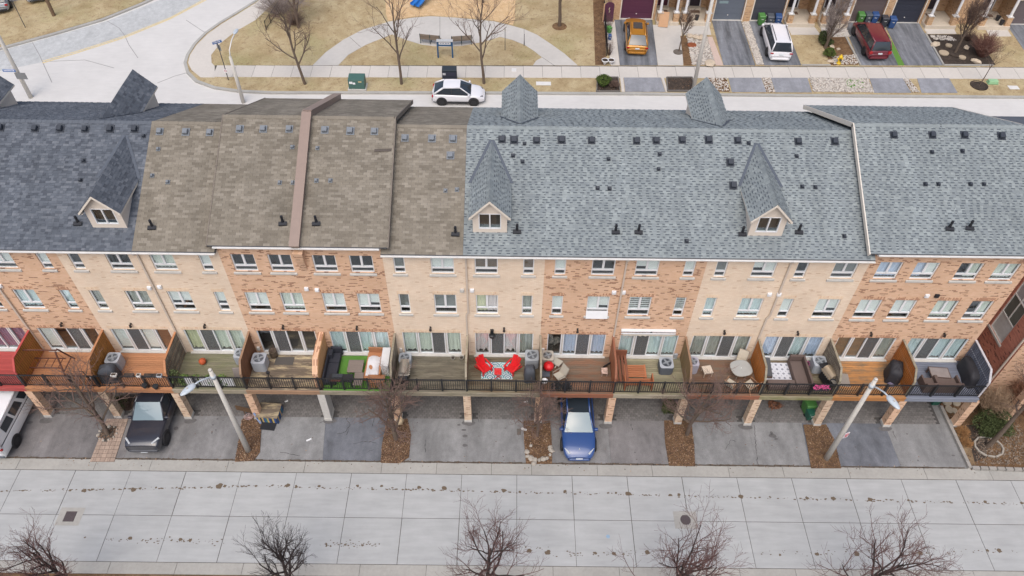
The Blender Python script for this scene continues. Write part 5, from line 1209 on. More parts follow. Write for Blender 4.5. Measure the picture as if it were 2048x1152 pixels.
for px0, px1 in ((374,399),(404,441),(444,470)):
    a = onp(px0, 770, (0,1,0), -DD+.16); b = onp(px1, 770, (0,1,0), -DD+.16); mb = MB(); mb.box(0, b.x-a.x, -.012, .012, 0, .72); tag(mb.build('privacy_sheet', WHITE, loc=(a.x, -DD+.17, DZ+.12)), 'white privacy panel fixed inside the mossy deck railing', 'panel', 'white panels behind the mossy deck railing')
ac_unit('pale grey air conditioner half hidden by the brown screen', D(487, 722), ACG, .75, .66)
c = D(483, 756); mb = MB(); mb.box(-.36,.36,-.03,.03,0,.75); tag(mb.build('grey_board', M('grey_plastic_board', C(150,142,138), .8, .1, 6), loc=(c.x, c.y, DZ), rot=(rad(-14),0,rad(6)), bevel=.03), 'grey plastic board leaning at the mossy deck corner', 'board')
# unit 2
ac_unit('pale grey ribbed air conditioner on the bare weathered deck', D(524, 734), ACG, .82, .74)
c = D(549, 712); t = thing('barrel', 'old metal barrel planter with dry stems by the sliding door', 'barrel', (c.x, c.y, DZ)); mb = MB(); mb.lathe([(.2,0),(.22,.25),(.21,.5),(.22,.52),(.17,.5),(.17,.44)], 16); mb.build('drum', M('old_metal', C(112,98,84), .6, .35, 6, metal=.3), t, smooth=True); mb = MB(); [mb.tube([(0,0,.4),(rnd.uniform(-.2,.2),rnd.uniform(-.2,.2),.8)], .008, 3) for k in range(9)]; mb.build('dry_stems', TWIG, t)
c = D(569, 722); mb = MB(); mb.box(-.52,.52,-.27,.27,0,.012); tag(mb.build('door_mat', M('charcoal_mat', C(92,88,84), .95, .1, 20), loc=(c.x, c.y, DZ+.004)), 'flat charcoal mat on the bare weathered deck', 'mat')
c = D(545, 762); t = thing('camera_tripod', 'black tripod standing at the bare deck railing', 'tripod', (c.x, -DD+.45, DZ)); mb = MB()
for k in range(3): mb = MB(); mb.tube([(0,0,.9),(.3*math.cos(k*2.1+.5),.24*math.sin(k*2.1+.5),0)], .015, 5); mb.build('leg', BLACKM, t)
mb = MB(); mb.box(-.08,.08,-.06,.06,.9,1.05); mb.build('head', BLACKP, t)
# unit 3: turf deck
SOFA = M('black_cushion', C(52,54,64), .85, .1, 8); TAUPE = wood('taupe_table_top', C(140,128,120), .85); TARP = M('white_tarp', C(222,222,226), .7, .08, 4, bump=.3); SLATW = wood('brown_slat', C(190,132,92), .8)
c = D(672, 742); sf_ = boxes('sectional_sofa', 'black sectional sofa along the oak panel', 'sofa', Vector((c.x-.12,c.y,0)), [('base',-.42,.42,-1.0,1.05,.05,.28,BLACKP),('seat_cushion',-.38,.42,-1.0,.3,.28,.4),('seat_cushion',-.38,.42,.32,1.0,.28,.4),('backrest',-.52,-.38,-1.0,1.1,.05,.75),('backrest',-.38,.5,1.06,1.2,.05,.72),('pillow',-.4,-.1,.55,.95,.4,.78)], SOFA, 0, .05)
sf_.scale = (.74, 1, 1)
c = D(713, 741); boxes('coffee_table', 'taupe square coffee table on the artificial turf', 'table', c, [('table_top',-.42,.42,-.42,.42,.38,.43)]+[('leg',sx*.36-.03,sx*.36+.03,sy*.36-.03,sy*.36+.03,.005,.38) for sx in (-1,1) for sy in (-1,1)], TAUPE)
c = D(692, 768); boxes('fire_table', 'long black table holding two wire framed trays', 'table', c, [('table_top',-.85,.45,-.26,.26,.52,.58),('leg',-.8,-.72,-.26,-.18,.005,.52),('leg',.34,.42,-.24,-.16,.005,.52),('leg',-.8,-.72,.18,.26,.005,.52),('leg',.34,.42,.16,.24,.005,.52),('tray',-.68,-.12,.0,.24,.58,.62,GUARD),('tray',-.72,-.16,-.26,-.06,.58,.63,RUSTM)], BLACKP)
c = D(706, 766); boxes('stool', 'small taupe stool at the end of the black table', 'stool', Vector((c.x+.35, c.y, 0)), [('seat',-.25,.25,-.42,.42,.38,.42)]+[('leg',sx*.2-.025,sx*.2+.025,sy*.36-.025,sy*.36+.025,.005,.38) for sx in (-1,1) for sy in (-1,1)], TAUPE)
c = D(749, 738); boxes('pallet_daybed', 'wooden pallet daybed under a white tarp', 'daybed', c, [('frame',-.45,.5,-.85,.95,.005,.32,SLATW),('backrest',.44,.52,-.8,.9,.32,.7,SLATW),('headboard',-.42,.44,.92,1.0,.3,.72,SLATW)], TARP, rad(-2), .02)
tt_ = bpy.context.scene.objects[-1] if False else None
c2 = D(750, 733); mb = MB(); mb.grid(lambda u_, v_: (-.42+u_*.8, -.75+v_*1.5, .36+.03*math.sin(u_*9+v_*4)+.03*math.sin(v_*11)+(-.2 if u_ in (0, 1) or v_ in (0, 1) else 0)), 12, 18); tag(mb.build('tarp', TARP, loc=(c.x-.0, c.y, DZ), smooth=True), 'wrinkled white tarp spread over the pallet daybed', 'tarp')
c = D(752, 775); t = thing('slatted_crate', 'open slatted wooden crate at the turf deck railing', 'crate', (c.x, -DD+.5, DZ)); 
for k in range(6): mb = MB(); mb.box(-.42+k*.17,-.42+k*.17+.06,-.28,-.25,.005,.5); mb.build('slat', SLATW, t)
for z in (.1,.28,.46): mb = MB(); mb.box(-.44,.5,-.31,-.282,z,z+.05); mb.build('slat', SLATW, t)
mb = MB(); mb.box(-.44,.5,-.25,.28,.42,.46); mb.build('top', SLATW, t)
c = D(775, 735); boxes('cabinet', 'tall narrow white metal cabinet beside the turf', 'cabinet', c, [('body',-.2,.2,-.62,.62,.05,.98),('top',-.22,.22,-.64,.64,.98,1.01),('foot',-.18,.18,-.6,-.54,.005,.05),('foot',-.18,.18,.54,.6,.005,.05)], M('white_enamel_cabinet', C(224,226,228), .4, .05, 5), 0, .015)
# unit 4
ac_unit('round topped grey air conditioner behind the steel grill', D(812, 728), ACG, .62, .66)
steel_bbq('stainless gas grill beside the weathered screen on the plain deck', D(810, 758), rad(90))
for px in (906, 923):
    c = D(px, 718); t = thing('small_pot', 'little round metal pot by the plain deck door step', 'pot', (c.x, c.y, DZ), 0, 'two small pots on the plain deck'); mb = MB(); mb.lathe([(.09,0),(.13,.14),(.14,.15),(.1,.14),(.09,.1)], 14); mb.build('bowl', M('speckled_pot', C(150,146,138), .6, .4, 30), t); mb = MB(); mb.lathe([(.09,.1),(.09,.11)], 12); mb.build('soil', MULCH, t)
# unit 5: red chairs
REDP = M('red_plastic', C(224,34,40), .45, .05, 6)
def adirondack(label, base, rz):
    t = thing('garden_chair', label, 'chair', (base.x, base.y, DZ), rz, 'two red garden chairs')
    for k in range(5): mb = MB(); x = -.24+k*.12; mb.add([(x-.055,-.5,.36),(x+.055,-.5,.36),(x+.055,.12,.24),(x-.055,.12,.24),(x-.055,-.5,.39),(x+.055,-.5,.39),(x+.055,.12,.27),(x-.055,.12,.27)], [(0,3,2,1),(4,5,6,7),(0,1,5,4),(1,2,6,5),(2,3,7,6),(3,0,4,7)]); mb.build('seat_slat', REDP, t)
    for k in range(5): mb = MB(); x = -.24+k*.12; h = .95+.06*(2-abs(k-2)); mb.bar((x*.85,.1,.24),(x*1.1,.46,h),.1,.025,up=(1,0,0)) if False else mb.bar((x*.85,.1,.24),(x*1.1,.46,h),.105,.028); mb.build('back_slat', REDP, t)
    for s in (-1, 1):
        mb = MB(); mb.add([(s*.3,-.52,.55),(s*.42,-.52,.55),(s*.4,.3,.58),(s*.32,.3,.58),(s*.3,-.52,.58),(s*.42,-.52,.58),(s*.4,.3,.61),(s*.32,.3,.61)], [(0,3,2,1),(4,5,6,7),(0,1,5,4),(1,2,6,5),(2,3,7,6),(3,0,4,7)]); mb.build('arm', REDP, t)
        mb = MB(); mb.box(s*.33-.03,s*.33+.03,-.48,-.36,0,.55); mb.build('leg', REDP, t); mb = MB(); mb.bar((s*.31,-.1,.27),(s*.31,.55,.02),.05,.1); mb.build('leg', REDP, t)
        mb = MB(); mb.bar((s*.28,-.5,.33),(s*.28,.15,.22),.04,.09); mb.build('side_rail', REDP, t)
    return t
for c_ in (adirondack('red garden chair on the patterned rug nearest the bare wood screen', D(967, 739), rad(38)), adirondack('red garden chair on the patterned rug next to the air conditioner', D(1026, 739), rad(-38))): c_.scale = (.86, .86, .86)
c = D(996, 757); t = thing('side_table', 'small red folding table between the red chairs', 'side table', (c.x, c.y+.15, DZ+.012))
for k in range(4): mb = MB(); mb.box(-.2+k*.1,-.2+k*.1+.09,-.22,.22,.42,.45); mb.build('slat', REDP, t)
for s in (-1, 1): mb = MB(); mb.bar((-.18,s*.18,0),(.18,s*.18,.42),.035,.03); mb.build('leg', REDP, t); mb = MB(); mb.bar((.18,s*.15,0),(-.18,s*.15,.42),.035,.03); mb.build('leg', REDP, t)
def rugmat(name, kind):
    s = NT(name); sep = s.n('ShaderNodeSeparateXYZ'); s.l(s.pos(), sep.inputs[0]); X, Y = sep.outputs[0], sep.outputs[1]
    if kind == 'wave':
        row = s.math('FLOOR', s.math('DIVIDE', Y, .26)); xx = s.math('ADD', s.math('DIVIDE', X, .5), s.math('MULTIPLY', s.math('MODULO', row, 2), .5))
        dx = s.math('MULTIPLY', s.math('SUBTRACT', s.math('FRACT', xx), .5), 2.0); dy = s.math('FRACT', s.math('DIVIDE', Y, .26)); r = s.math('SQRT', s.math('ADD', s.math('MULTIPLY', dx, dx), s.math('MULTIPLY', dy, dy)))
        b = s.math('GREATER_THAN', s.math('SINE', s.math('MULTIPLY', r, 14.)), .0); col = s.mix(b, C(226,234,232), s.mix(s.math('GREATER_THAN', s.math('FRACT', s.math('MULTIPLY', xx, .5)), .5), C(34,112,142), C(84,166,176)))
    else:
        fx = s.math('SUBTRACT', s.math('FRACT', s.math('DIVIDE', X, .3)), .5); fy = s.math('SUBTRACT', s.math('FRACT', s.math('DIVIDE', Y, .3)), .5); r = s.math('ADD', s.math('ABSOLUTE', fx), s.math('ABSOLUTE', fy))
        col = s.mix(s.math('LESS_THAN', r, .25), C(222,224,232), C(110,116,132)); col = s.mix(s.math('LESS_THAN', r, .08), col, C(220,222,230)); col = s.mix(s.math('GREATER_THAN', r, .9), col, C(140,146,160))
    return s.done(col, .9)
pts = [D(*p) for p in ((963,725),(1009,725),(1027,758),(962,758))]
a, b = D(962, 758), D(1027, 725); mb = MB(); mb.box(a.x, b.x-.05, a.y, b.y, DZ+.004, DZ+.014); tag(mb.build('patterned_rug', rugmat('blue_scallop_rug', 'wave')), 'white rug with blue scallop pattern beneath the red chairs', 'rug')
ac_unit('grey square air conditioner next to the red chair', D(1063, 728), ACG, .82, .74, cap=M('ac_top_grey', C(170,176,182), .5))
cover_bbq('slim charcoal grill cover in front of the grey square unit', D(1059, 757), .62, .62, 1.05, CLOTHD, .05, 3)
# unit 6
ac_unit('beige air conditioner behind the red kettle grill', D(1094, 726), ACB, .72, .66)
c = D(1096, 748); t = thing('kettle_grill', 'red kettle grill with steel legs', 'grill', (c.x, c.y, DZ)); mb = MB(); mb.lathe([(.08,.5),(.22,.55),(.29,.68),(.29,.72)], 20); mb.build('bowl', REDP, t, smooth=True); mb = MB(); mb.lathe([(.295,.725),(.28,.82),(.2,.92),(.08,.965),(.02,.97)], 20); mb.build('lid', REDP, t, smooth=True); mb = MB(); mb.tube([(-.06,0,.96),(-.06,0,1.0),(.06,0,1.0),(.06,0,.96)], .012, 5); mb.build('handle', BLACKP, t)
for k in range(3): mb = MB(); mb.tube([(.18*math.cos(k*2.09),.18*math.sin(k*2.09),.56),(.27*math.cos(k*2.09),.27*math.sin(k*2.09),.0)], .014, 5); mb.build('leg', STEEL, t)
mb = MB(); mb.tube([(.34,-.1,.72),(.42,0,.8),(.34,.12,.72)], .02, 6); mb.build('side_handle', STEEL, t)
c = D(1092, 757); boxes('tool_cart', 'low grey cart in front of the kettle grill', 'cart', Vector((c.x-.05, c.y+.02, 0)), [('tray',-.24,.24,-.2,.2,.38,.44)]+[('leg',sx*.22-.015,sx*.22+.015,sy*.18-.015,sy*.18+.015,0,.38) for sx in (-1,1) for sy in (-1,1)], ACD)
c = D(1087, 766); t = thing('mask_ornament', 'white oval mask shaped ornament at the railing', 'ornament', (c.x, -DD+.3, DZ)); mb = MB(); mb.lathe([(.02,.5),(.15,.56),(.2,.7),(.19,.85),(.1,.95),(.02,.97)], 16, sy=.5); mb.build('face', WHITE, t, smooth=True)
for s in (-1, 1): mb = MB(); mb.lathe([(.035,0),(.035,.03)], 10); mb.build('eye', BLACKP, t, loc=(s*.07,-.09,.8), rot=(rad(70),0,0))
mb = MB(); mb.tube([(0,0,0),(0,0,.55)], .02, 6); mb.build('stake', BLACKM, t)
SLING = M('beige_sling', C(190,184,170), .85, .08, 12); CHF = M('taupe_chair_frame', C(150,142,130), .5, .08, 8)
def sling_chair(label, base, rz, frame=CHF, sling=SLING, s=1.0, group=None):
    t = thing('patio_chair', label, 'chair', (base.x, base.y, DZ), rz, group); mb = MB(); mb.add([(-.25,-.25,.42),(.25,-.25,.42),(.25,.22,.36),(-.25,.22,.36),(-.25,-.25,.44),(.25,-.25,.44),(.25,.22,.38),(-.25,.22,.38)], [(0,3,2,1),(4,5,6,7),(0,1,5,4),(1,2,6,5),(2,3,7,6),(3,0,4,7)]); mb.build('seat', sling, t)
    mb = MB(); mb.add([(-.25,.21,.38),(.25,.21,.38),(.25,.42,.95),(-.25,.42,.95),(-.25,.24,.37),(.25,.24,.37),(.25,.45,.94),(-.25,.45,.94)], [(0,3,2,1),(4,5,6,7),(0,1,5,4),(1,2,6,5),(2,3,7,6),(3,0,4,7)]); mb.build('backrest', sling, t)
    for sx in (-1, 1):
        mb = MB(); mb.tube([(sx*.28,-.28,0),(sx*.28,-.24,.6),(sx*.28,.3,.62)], .02, 6); mb.build('arm', frame, t); mb = MB(); mb.tube([(sx*.27,.4,0),(sx*.27,.2,.4),(sx*.27,.44,.97)], .02, 6); mb.build('leg', frame, t)
    mb = MB(); mb.tube([(-.27,.44,.97),(.27,.44,.97)], .018, 6); mb.build('crossbar', frame, t); return t
sling_chair('grey folding lounge chair with footrest on the red brown deck', D(1118, 760), rad(-55))
c = D(1113, 731); boxes('footrest', 'grey cushion stool by the beige air conditioner', 'stool', c, [('cushion',-.28,.28,-.22,.22,.3,.38,SLING)]+[('leg',sx*.24-.02,sx*.24+.02,sy*.18-.02,sy*.18+.02,0,.3,CHF) for sx in (-1,1) for sy in (-1,1)], SLING, rad(-35), .02)
c = D(1208, 748); boxes('patterned_stool', 'small pink and black patterned stool beside the rust panel', 'stool', c, [('top',-.17,.17,-.2,.2,.28,.33)]+[('leg',sx*.14-.02,sx*.14+.02,sy*.16-.02,sy*.16+.02,0,.28) for sx in (-1,1) for sy in (-1,1)], M('black_on_pink_pattern', C(206,180,166), .7, .7, 9))
c = D(1212, 732); mb = MB(); mb.box(-.3,.3,-.02,.02,0,.45); tag(mb.build('black_panel', BLACKP, loc=(c.x, c.y, DZ), rot=(rad(20), 0, rad(35))), 'black panel leaning against the rust brown screen', 'panel')  # plain black panel, carries no sign
for i, px in enumerate((1112, 1132)): bush('dark_plant', 'dark potted plant behind the red brown deck railing', (D(px, 775).x, -DD+.32, DZ), .3, .2, .5, 260, M('dark_grey_leaf', C(74,76,78), .9, .2, 6, island=.4), 60+i, 'plant', .06, group='dark plants on the red brown deck')
# unit 7
REDW = wood('red_cedar_slat', C(196,124,84), .8); DKW = wood('dark_cedar_slat', C(150,96,72), .8, along='y')
c = D(1240, 748); t = thing('slatted_bench', 'long dark cedar bench against the rust panel', 'bench', (c.x-.1, c.y, DZ))
for k in range(5): mb = MB(); mb.box(-.42+k*.19,-.42+k*.19+.14,-.9,1.0,.4,.44); mb.build('slat', DKW, t)
mb = MB(); mb.box(-.42,.5,.98,1.05,.0,.85); mb.build('end_board', DKW, t)
for sx in (-.38,.42):
    for sy in (-.8,.85): mb = MB(); mb.box(sx-.03,sx+.03,sy-.03,sy+.03,0,.4); mb.build('leg', DKW, t)
c = D(1268, 757); t = thing('slatted_table', 'red cedar slatted low table on the pale deck', 'table', (c.x, c.y+.2, DZ))
for k in range(6): mb = MB(); mb.box(-.5,.55,-.38+k*.14,-.38+k*.14+.1,.38,.41); mb.build('slat', REDW, t)
for sx in (-.56,.55): mb = MB(); mb.box(sx,sx+.08,-.42,.46,.36,.42); mb.build('rail', REDW, t)
for sx in (-.5,.5):
    for sy in (-.34,.36): mb = MB(); mb.box(sx-.03,sx+.03,sy-.03,sy+.03,0,.36); mb.build('leg', REDW, t)
c = D(1275, 773); t = thing('cedar_bench', 'red cedar bench with slatted back along the pale deck railing', 'bench', (c.x, -DD+.5, DZ))
for k in range(3): mb = MB(); mb.box(-.8,.75,-.16+k*.15,-.16+k*.15+.12,.4,.43); mb.build('slat', REDW, t)
for k in range(3): mb = MB(); mb.box(-.8,.75,-.26,-.23,.5+k*.13,.6+k*.13); mb.build('back_slat', REDW, t)
for sx in (-.78,.7): mb = MB(); mb.box(sx,sx+.06,-.28,.3,0,.85 if sx > 0 else .7); mb.build('end_frame', REDW, t)
ac_unit('dark air conditioner with pale rim on the pale deck', D(1329, 740), ACD, .7, .74, cap=ACG)
# unit 8
ac_unit('lilac grey air conditioner by the tan screen', D(1381, 740), ACL, .82, .62)
c = D(1412, 748); boxes('stool', 'beige square stool behind the forked tree', 'stool', c, [('cushion',-.26,.26,-.26,.26,.34,.44)]+[('leg',sx*.22-.02,sx*.22+.02,sy*.22-.02,sy*.22+.02,0,.34) for sx in (-1,1) for sy in (-1,1)], M('beige_cushion', C(222,206,188), .9, .06, 8), rad(10), .02)
c = D(1478, 757); t = thing('patio_table', 'rounded glass patio table with grey rim', 'table', (c.x, c.y+.2, DZ), rad(12)); mb = MB(); pts = []
for k in range(32): a_ = k/32*6.2832; pts.append((.58*math.copysign(abs(math.cos(a_))**.75, math.cos(a_)), .55*math.copysign(abs(math.sin(a_))**.75, math.sin(a_))))
mb.prism(pts, .68, .695); mb.build('glass_top', M('frosted_table_glass', C(178,180,178), .12, .05, 4), t); mb = MB(); mb.tube([(x, y, .69) for x, y in pts+[pts[0]]], .015, 6); mb.build('rim', CHF, t); mb = MB(); mb.lathe([(.025,.696),(.025,.72),(.02,.725)], 10); mb.build('parasol_cap', WHITE, t)
for k in range(4): a_ = k*1.57+.78; mb = MB(); mb.tube([(.42*math.cos(a_),.42*math.sin(a_),.68),(.36*math.cos(a_),.36*math.sin(a_),0)], .018, 6); mb.build('leg', CHF, t)
CREAMC = M('cream_sling', C(206,196,178), .85, .06, 10)
sling_chair('cream patio chair at the glass table backing on the amber screen side', D(1478, 732), rad(-25), CHF, CREAMC, group='patio chairs round the glass table'); sling_chair('cream patio chair at the glass table near the forked tree', D(1458, 776), rad(140), wood('tan_chair_frame', C(190,146,112), .85), CREAMC, group='patio chairs round the glass table'); sling_chair('cream patio chair at the glass table in the railing corner', D(1497, 778), rad(215), MATS['tan_chair_frame'], CREAMC, group='patio chairs round the glass table')
# unit 9
a, b = D(1533, 762), D(1571, 726); mb = MB(); mb.box(a.x-.05, b.x+.1, a.y, b.y, DZ+.004, DZ+.012); tag(mb.build('patterned_rug', rugmat('grey_diamond_rug', 'tile')), 'white rug with grey diamond pattern on the mossy deck', 'rug')
WICK = M('dark_brown_wicker', C(104,88,82), .85, .15, 30); WICKC = wood('brown_striped_cushion', C(120,104,98), .85, along='y'); CHAR = M('charcoal_backrest', C(92,94,98), .85, .06, 8)
c = D(1596, 752); boxes('sectional_sofa', 'dark brown wicker sectional sofa on the diamond rug', 'sofa', c, [('seat_base',-.42,.3,-1.05,.95,.05,.3),('cushion',-.4,.28,-1.0,.75,.3,.4,WICKC),('backrest',.3,.42,-1.05,.95,.05,.75),('backrest',-.42,.3,.8,.95,.3,.75),('seat_base',-1.95,-.44,-1.05,-.5,.05,.3),('cushion',-1.92,-.44,-1.0,-.52,.3,.38,WICKC)], WICK, 0, .025)
c = D(1533, 740); boxes('chaise_back', 'tilted charcoal lounger back beside the amber screen', 'lounger', c, [('frame',-.22,.22,-.6,.7,.05,.2,WICK),('pad',-.2,.2,-.58,.68,.2,.28)], CHAR, rad(-6), .02)
ac_unit('grey air conditioner beside the pink pot on the mossy deck', D(1632, 738), ACG, .75, .72)
steel_bbq('stainless gas grill with warm steel lid near the pink flowers', D(1651, 765), rad(-72), STEELW, STEEL)
PINK = M('pink_flower', C(224,92,150), .8, .15, 10, island=.3)
c = D(1613, 731); t = thing('pink_pot', 'pink pot beside the wicker sofa', 'pot', (c.x, c.y, DZ)); mb = MB(); mb.lathe([(.09,0),(.14,.2),(.15,.22),(.12,.21)], 14); mb.build('pot', M('pink_ceramic', C(206,110,160), .5), t); mb = MB(); mb.lathe([(.11,.2),(.11,.21)], 12); mb.build('soil', MULCH, t)
p = rail_top(1648, -.14); t = thing('flower_box', 'railing box of pink flowers below the stainless grill', 'flower box', (p.x, p.y, p.z-.3), 0); mb = MB(); mb.box(-.42,.42,-.1,.1,0,.18,taper=-.015); mb.build('box', POT, t); mb = MB(); q = random.Random(6)
for k in range(150): v = Vector((q.uniform(-.42,.42), q.uniform(-.14,.14), q.uniform(.18,.32))); n_ = Vector((q.uniform(-1,1),q.uniform(-1,1),1)).normalized()*.03; u_ = n_.orthogonal().normalized()*.035; w_ = n_.cross(u_).normalized()*.035; mb.quad(v-u_, v+w_, v+u_, v-w_)
mb.build('blossoms', PINK, t); mb = MB(); mb.tube([(0,.06,.18),(0,.14,.31)], .012, 4); mb.build('hook', BLACKM, t)
# unit 10
c = D(1686, 760); mb = MB(); mb.box(-.34,.34,-.44,.44,0,.012); tag(mb.build('grey_mat', M('grey_beige_mat', C(158,150,142), .95, .06, 20), loc=(c.x, c.y, DZ+.004), rot=rad(-6)), 'grey mat lying by the weathered screen on the golden deck', 'mat')
p = rail_top(1677, -.0); t = thing('wire_basket', 'round black basket hung inside the golden deck railing', 'basket', (p.x, p.y+.22, p.z-.35)); mb = MB(); mb.lathe([(.12,0),(.2,.2),(.21,.3),(.18,.29),(.1,.03)], 16); mb.build('bowl', POT, t); mb = MB(); mb.tube([(0,-.2,.3),(0,-.24,.36)], .012, 4); mb.build('hook', BLACKM, t)
cover_bbq('bulky black grill cover on the golden deck', D(1782, 754), 1.1, .75, 1.08, CLOTHK, rad(70), 5, lop=.12)
c = D(1781, 771); mb = MB(); m2 = MB(); m2.rock((0,0,.1), .17, 0, 8, .8); tag(m2.build('cloth_bundle', M('lilac_cloth', C(120,112,134), .9, .3, 12), loc=(c.x, c.y, DZ)), 'lilac cloth bundle below the bulky grill cover', 'cloth')
# unit 11
c = D(1873, 754); boxes('wicker_table', 'dark wicker low table with glass top on the slate deck', 'table', c, [('top',-.5,.5,-.32,.32,.4,.44,M('smoky_table_glass', C(150,142,140), .15)),('rim',-.52,.52,-.36,-.32,.36,.45),('rim',-.52,.52,.32,.36,.36,.45),('rim',-.54,-.5,-.36,.36,.36,.45),('rim',.5,.54,-.36,.36,.36,.45)]+[('leg',sx*.48-.04,sx*.48+.04,sy*.3-.04,sy*.3+.04,0,.36) for sx in (-1,1) for sy in (-1,1)], WICK, rad(-4))
for px, lbl in ((1856, 'dark wicker armchair on the slate deck nearest the amber screen'), (1892, 'dark wicker two seat settee on the slate deck beside the long cover')):
    c = D(px, 782); w_ = .4 if px < 1870 else .62
    boxes('wicker_chair', lbl, 'armchair', Vector((c.x, -DD+.72, 0)), [('seat',-w_+.1,w_-.1,-.3,.35,.1,.38,WICKC),('backrest',-w_,w_,-.44,-.3,.05,.8),('arm',-w_,-w_+.1,-.3,.38,.05,.62),('arm',w_-.1,w_,-.3,.38,.05,.62)], WICK, 0, .02)
cover_bbq('long black grill cover beside the slate screen', D(1934, 752), .8, 1.7, 1.0, CLOTHK, rad(-6), 7)
# small wall meters near the door of unit 7, and house bits
c = F(1351, 712, -.05); mb = MB(); mb.box(-.1,.1,-.12,0,-.2,.2); mb.build('meter_box', ACG, HOUSE[7], loc=(c.x-28, 0, c.z), bevel=.02)
for u, px, py in ((4,802,700),(2,517,697),(6,1086,700)): c = F(px, py, -.05); mb = MB(); mb.box(-.08,.08,-.1,0,-.14,.14); mb.build('meter_box', WHITE2, HOUSE[u], loc=(c.x-4*u, 0, c.z), bevel=.015)
c = F(984, 668, -.1); mb = MB(); mb.box(-.09,.09,-.12,0,.0,.3); mb.lathe([(.16,-.2),(.17,-.05),(.1,0)], 12, (0,-.12,0)); mb.build('wall_lantern', BLACKM, HOUSE[5], loc=(c.x-20, 0, c.z))
# ================================================================= the street behind
ZF = lambda x, y: bz(y)
ROADP = M('pale_street_concrete', C(216,214,211), .9, .05, 2, big=.07, bigscale=.3, stretch=(.6,2,1)); SIDEW = M('sidewalk_concrete', C(214,208,200), .9, .05, 5, big=.06, orand=.06); DARKL = asphalt('blue_grey_street', C(198,200,200), .05, 3.)
mb = MB(); mb.quad((-110,13.4,bz(13.4)),(160,13.4,bz(13.4)),(160,110,bz(110)),(-110,110,bz(110))); street = struct(mb.build('street', ROADP))
mb = MB(); mb.quad((-110,13.45,-.6),(160,13.45,-.6),(160,13.45,bz(13.45)),(-110,13.45,bz(13.45))); struct(mb.build('embankment', DIRTLEAF))
def pad(name, pxs, top, m, kf=K, bot=-.05, parent=None, kind='structure'):
    pts = [kf(*p) for p in pxs]; mb = MB(); mb.prism([(p.x, p.y) for p in pts], bot, top, zf=ZF); o = mb.build(name, m, parent)
    if kind: o['kind'] = kind
    return o, [(p.x, p.y) for p in pts]
# asphalt lane of the curved road, its yellow line, the far verge
pad('asphalt_lane', [(-300,225),(-60,158),(0,142),(100,121),(150,107),(250,75),(340,38),(412,0),(480,-40),(400,-40),(330,-4),(215,42),(110,72),(0,102),(-60,120),(-300,180)], .006, DARKL)
def strip(name, pxs, w_, top, m, kf=K, parent=None, bot=0):
    P_ = [kf(*p) for p in pxs]; l = []; r = []
    for i, p in enumerate(P_):
        d = (P_[min(i+1, len(P_)-1)]-P_[max(i-1, 0)]); n = Vector((-d.y, d.x, 0)).normalized()*w_/2; l.append(p+n); r.append(p-n)
    mb = MB(); mb.prism([(p.x, p.y) for p in l+r[::-1]], bot, top, zf=ZF); o = mb.build(name, m, parent)
    if parent is None: struct(o)
    return o
YEL = M('faded_yellow_paint', C(226,204,150), .8, .2, 6)
strip('yellow_line', [(85,126),(150,107),(250,75),(340,38),(412,0),(480,-40)], .13, .011, YEL, bot=.004); strip('yellow_line', [(85,122.5),(150,104),(250,72),(340,35.5),(410,-2),(478,-40)], .1, .011, YEL, bot=.004)
pad('far_verge', [(-400,200),(0,96),(110,66),(200,39),(275,10),(310,-8),(420,-70),(-500,-70)], .1, DRYGRASS)
strip('kerb', [(-300,180),(0,99),(110,69),(205,41),(280,11),(322,-8),(400,-45)], .3, .13, CONCK)
CR = M('road_crack', C(150,148,146), .95, .2, 10)
for pl in ([(65,85),(80,112),(90,135),(104,165)],[(214,42),(238,56),(250,72),(258,90),(276,116)],[(90,123),(170,120),(228,136)],[(315,166),(350,152),(372,146)],[(372,40),(408,64),(450,55)]): strip('crack', pl, .05, .008, CR, parent=street, bot=.003)
# park block: kerb, sidewalk at the corner, grass
outer = [(545,-30),(512,4),(470,30),(440,48),(412,68),(390,90),(376,112),(371,128),(376,146),(394,164),(430,177),(480,184),(545,187)]
east = [(900,187),(1250,189),(1536,192),(2048,196),(2500,199)]
pad('park_grass', outer+east+[(2600,-60)], .1, DRYGRASS)
strip('kerb', outer+east, .26, .135, CONCK)
pad('corner_walk', [(548,-30),(515,6),(474,32),(444,50),(416,70),(394,92),(381,112),(377,128),(384,142),(402,157),(430,157),(430,134),(424,128),(423,112),(440,90),(470,66),(512,42),(560,-5),(585,-30)], .112, SIDEW)
walk, _ = pad('sidewalk', [(430,133),(1000,133),(1536,134.5),(2048,136.5),(2500,139),(2500,161),(2048,158.5),(1536,156.5),(1000,155),(430,156)], .106, JOINT)
xa, xb = K(430, 145).x, K(2420, 150).x; x = xa; i = 0; KA, KB, KC, KD = K(430,156), K(2500,161), K(430,133), K(2500,139)
while x < xb:
    w_ = 1.62; ya, yb = K(1000, 154.5).y, K(1000, 133.5).y; k = (x-20)*.0008
    mb = MB(); _f = (x-KA.x)/(KB.x-KA.x); y0 = KA.y+(KB.y-KA.y)*_f; y1 = KC.y+(KD.y-KC.y)*_f;  mb.prism([(x+.012, y0), (x+w_-.012, y0), (x+w_-.012, y1), (x+.012, y1)], .1, .118, zf=ZF); mb.build('walk_slab', SIDEW, walk, loc=(0, 0, rnd.uniform(-.003, .003))); x += w_
PATHC = M('park_path_concrete', C(204,200,194), .9, .05, 3, big=.1)
pad('park_path', [(626,133),(652,107),(687,82),(725,62),(765,50),(777,46),(825,38),(862,35),(912,38),(987,45),(1024,54),(1049,61),(1074,72),(1104,92),(1129,110),(1155,133),(1066,133),(1072,124),(1084,117),(1069,105),(1049,92),(1024,82),(1000,76),(970,85),(925,94),(887,96),(845,92),(812,82),(784,71),(732,92),(697,112),(677,133)], .125, PATHC)
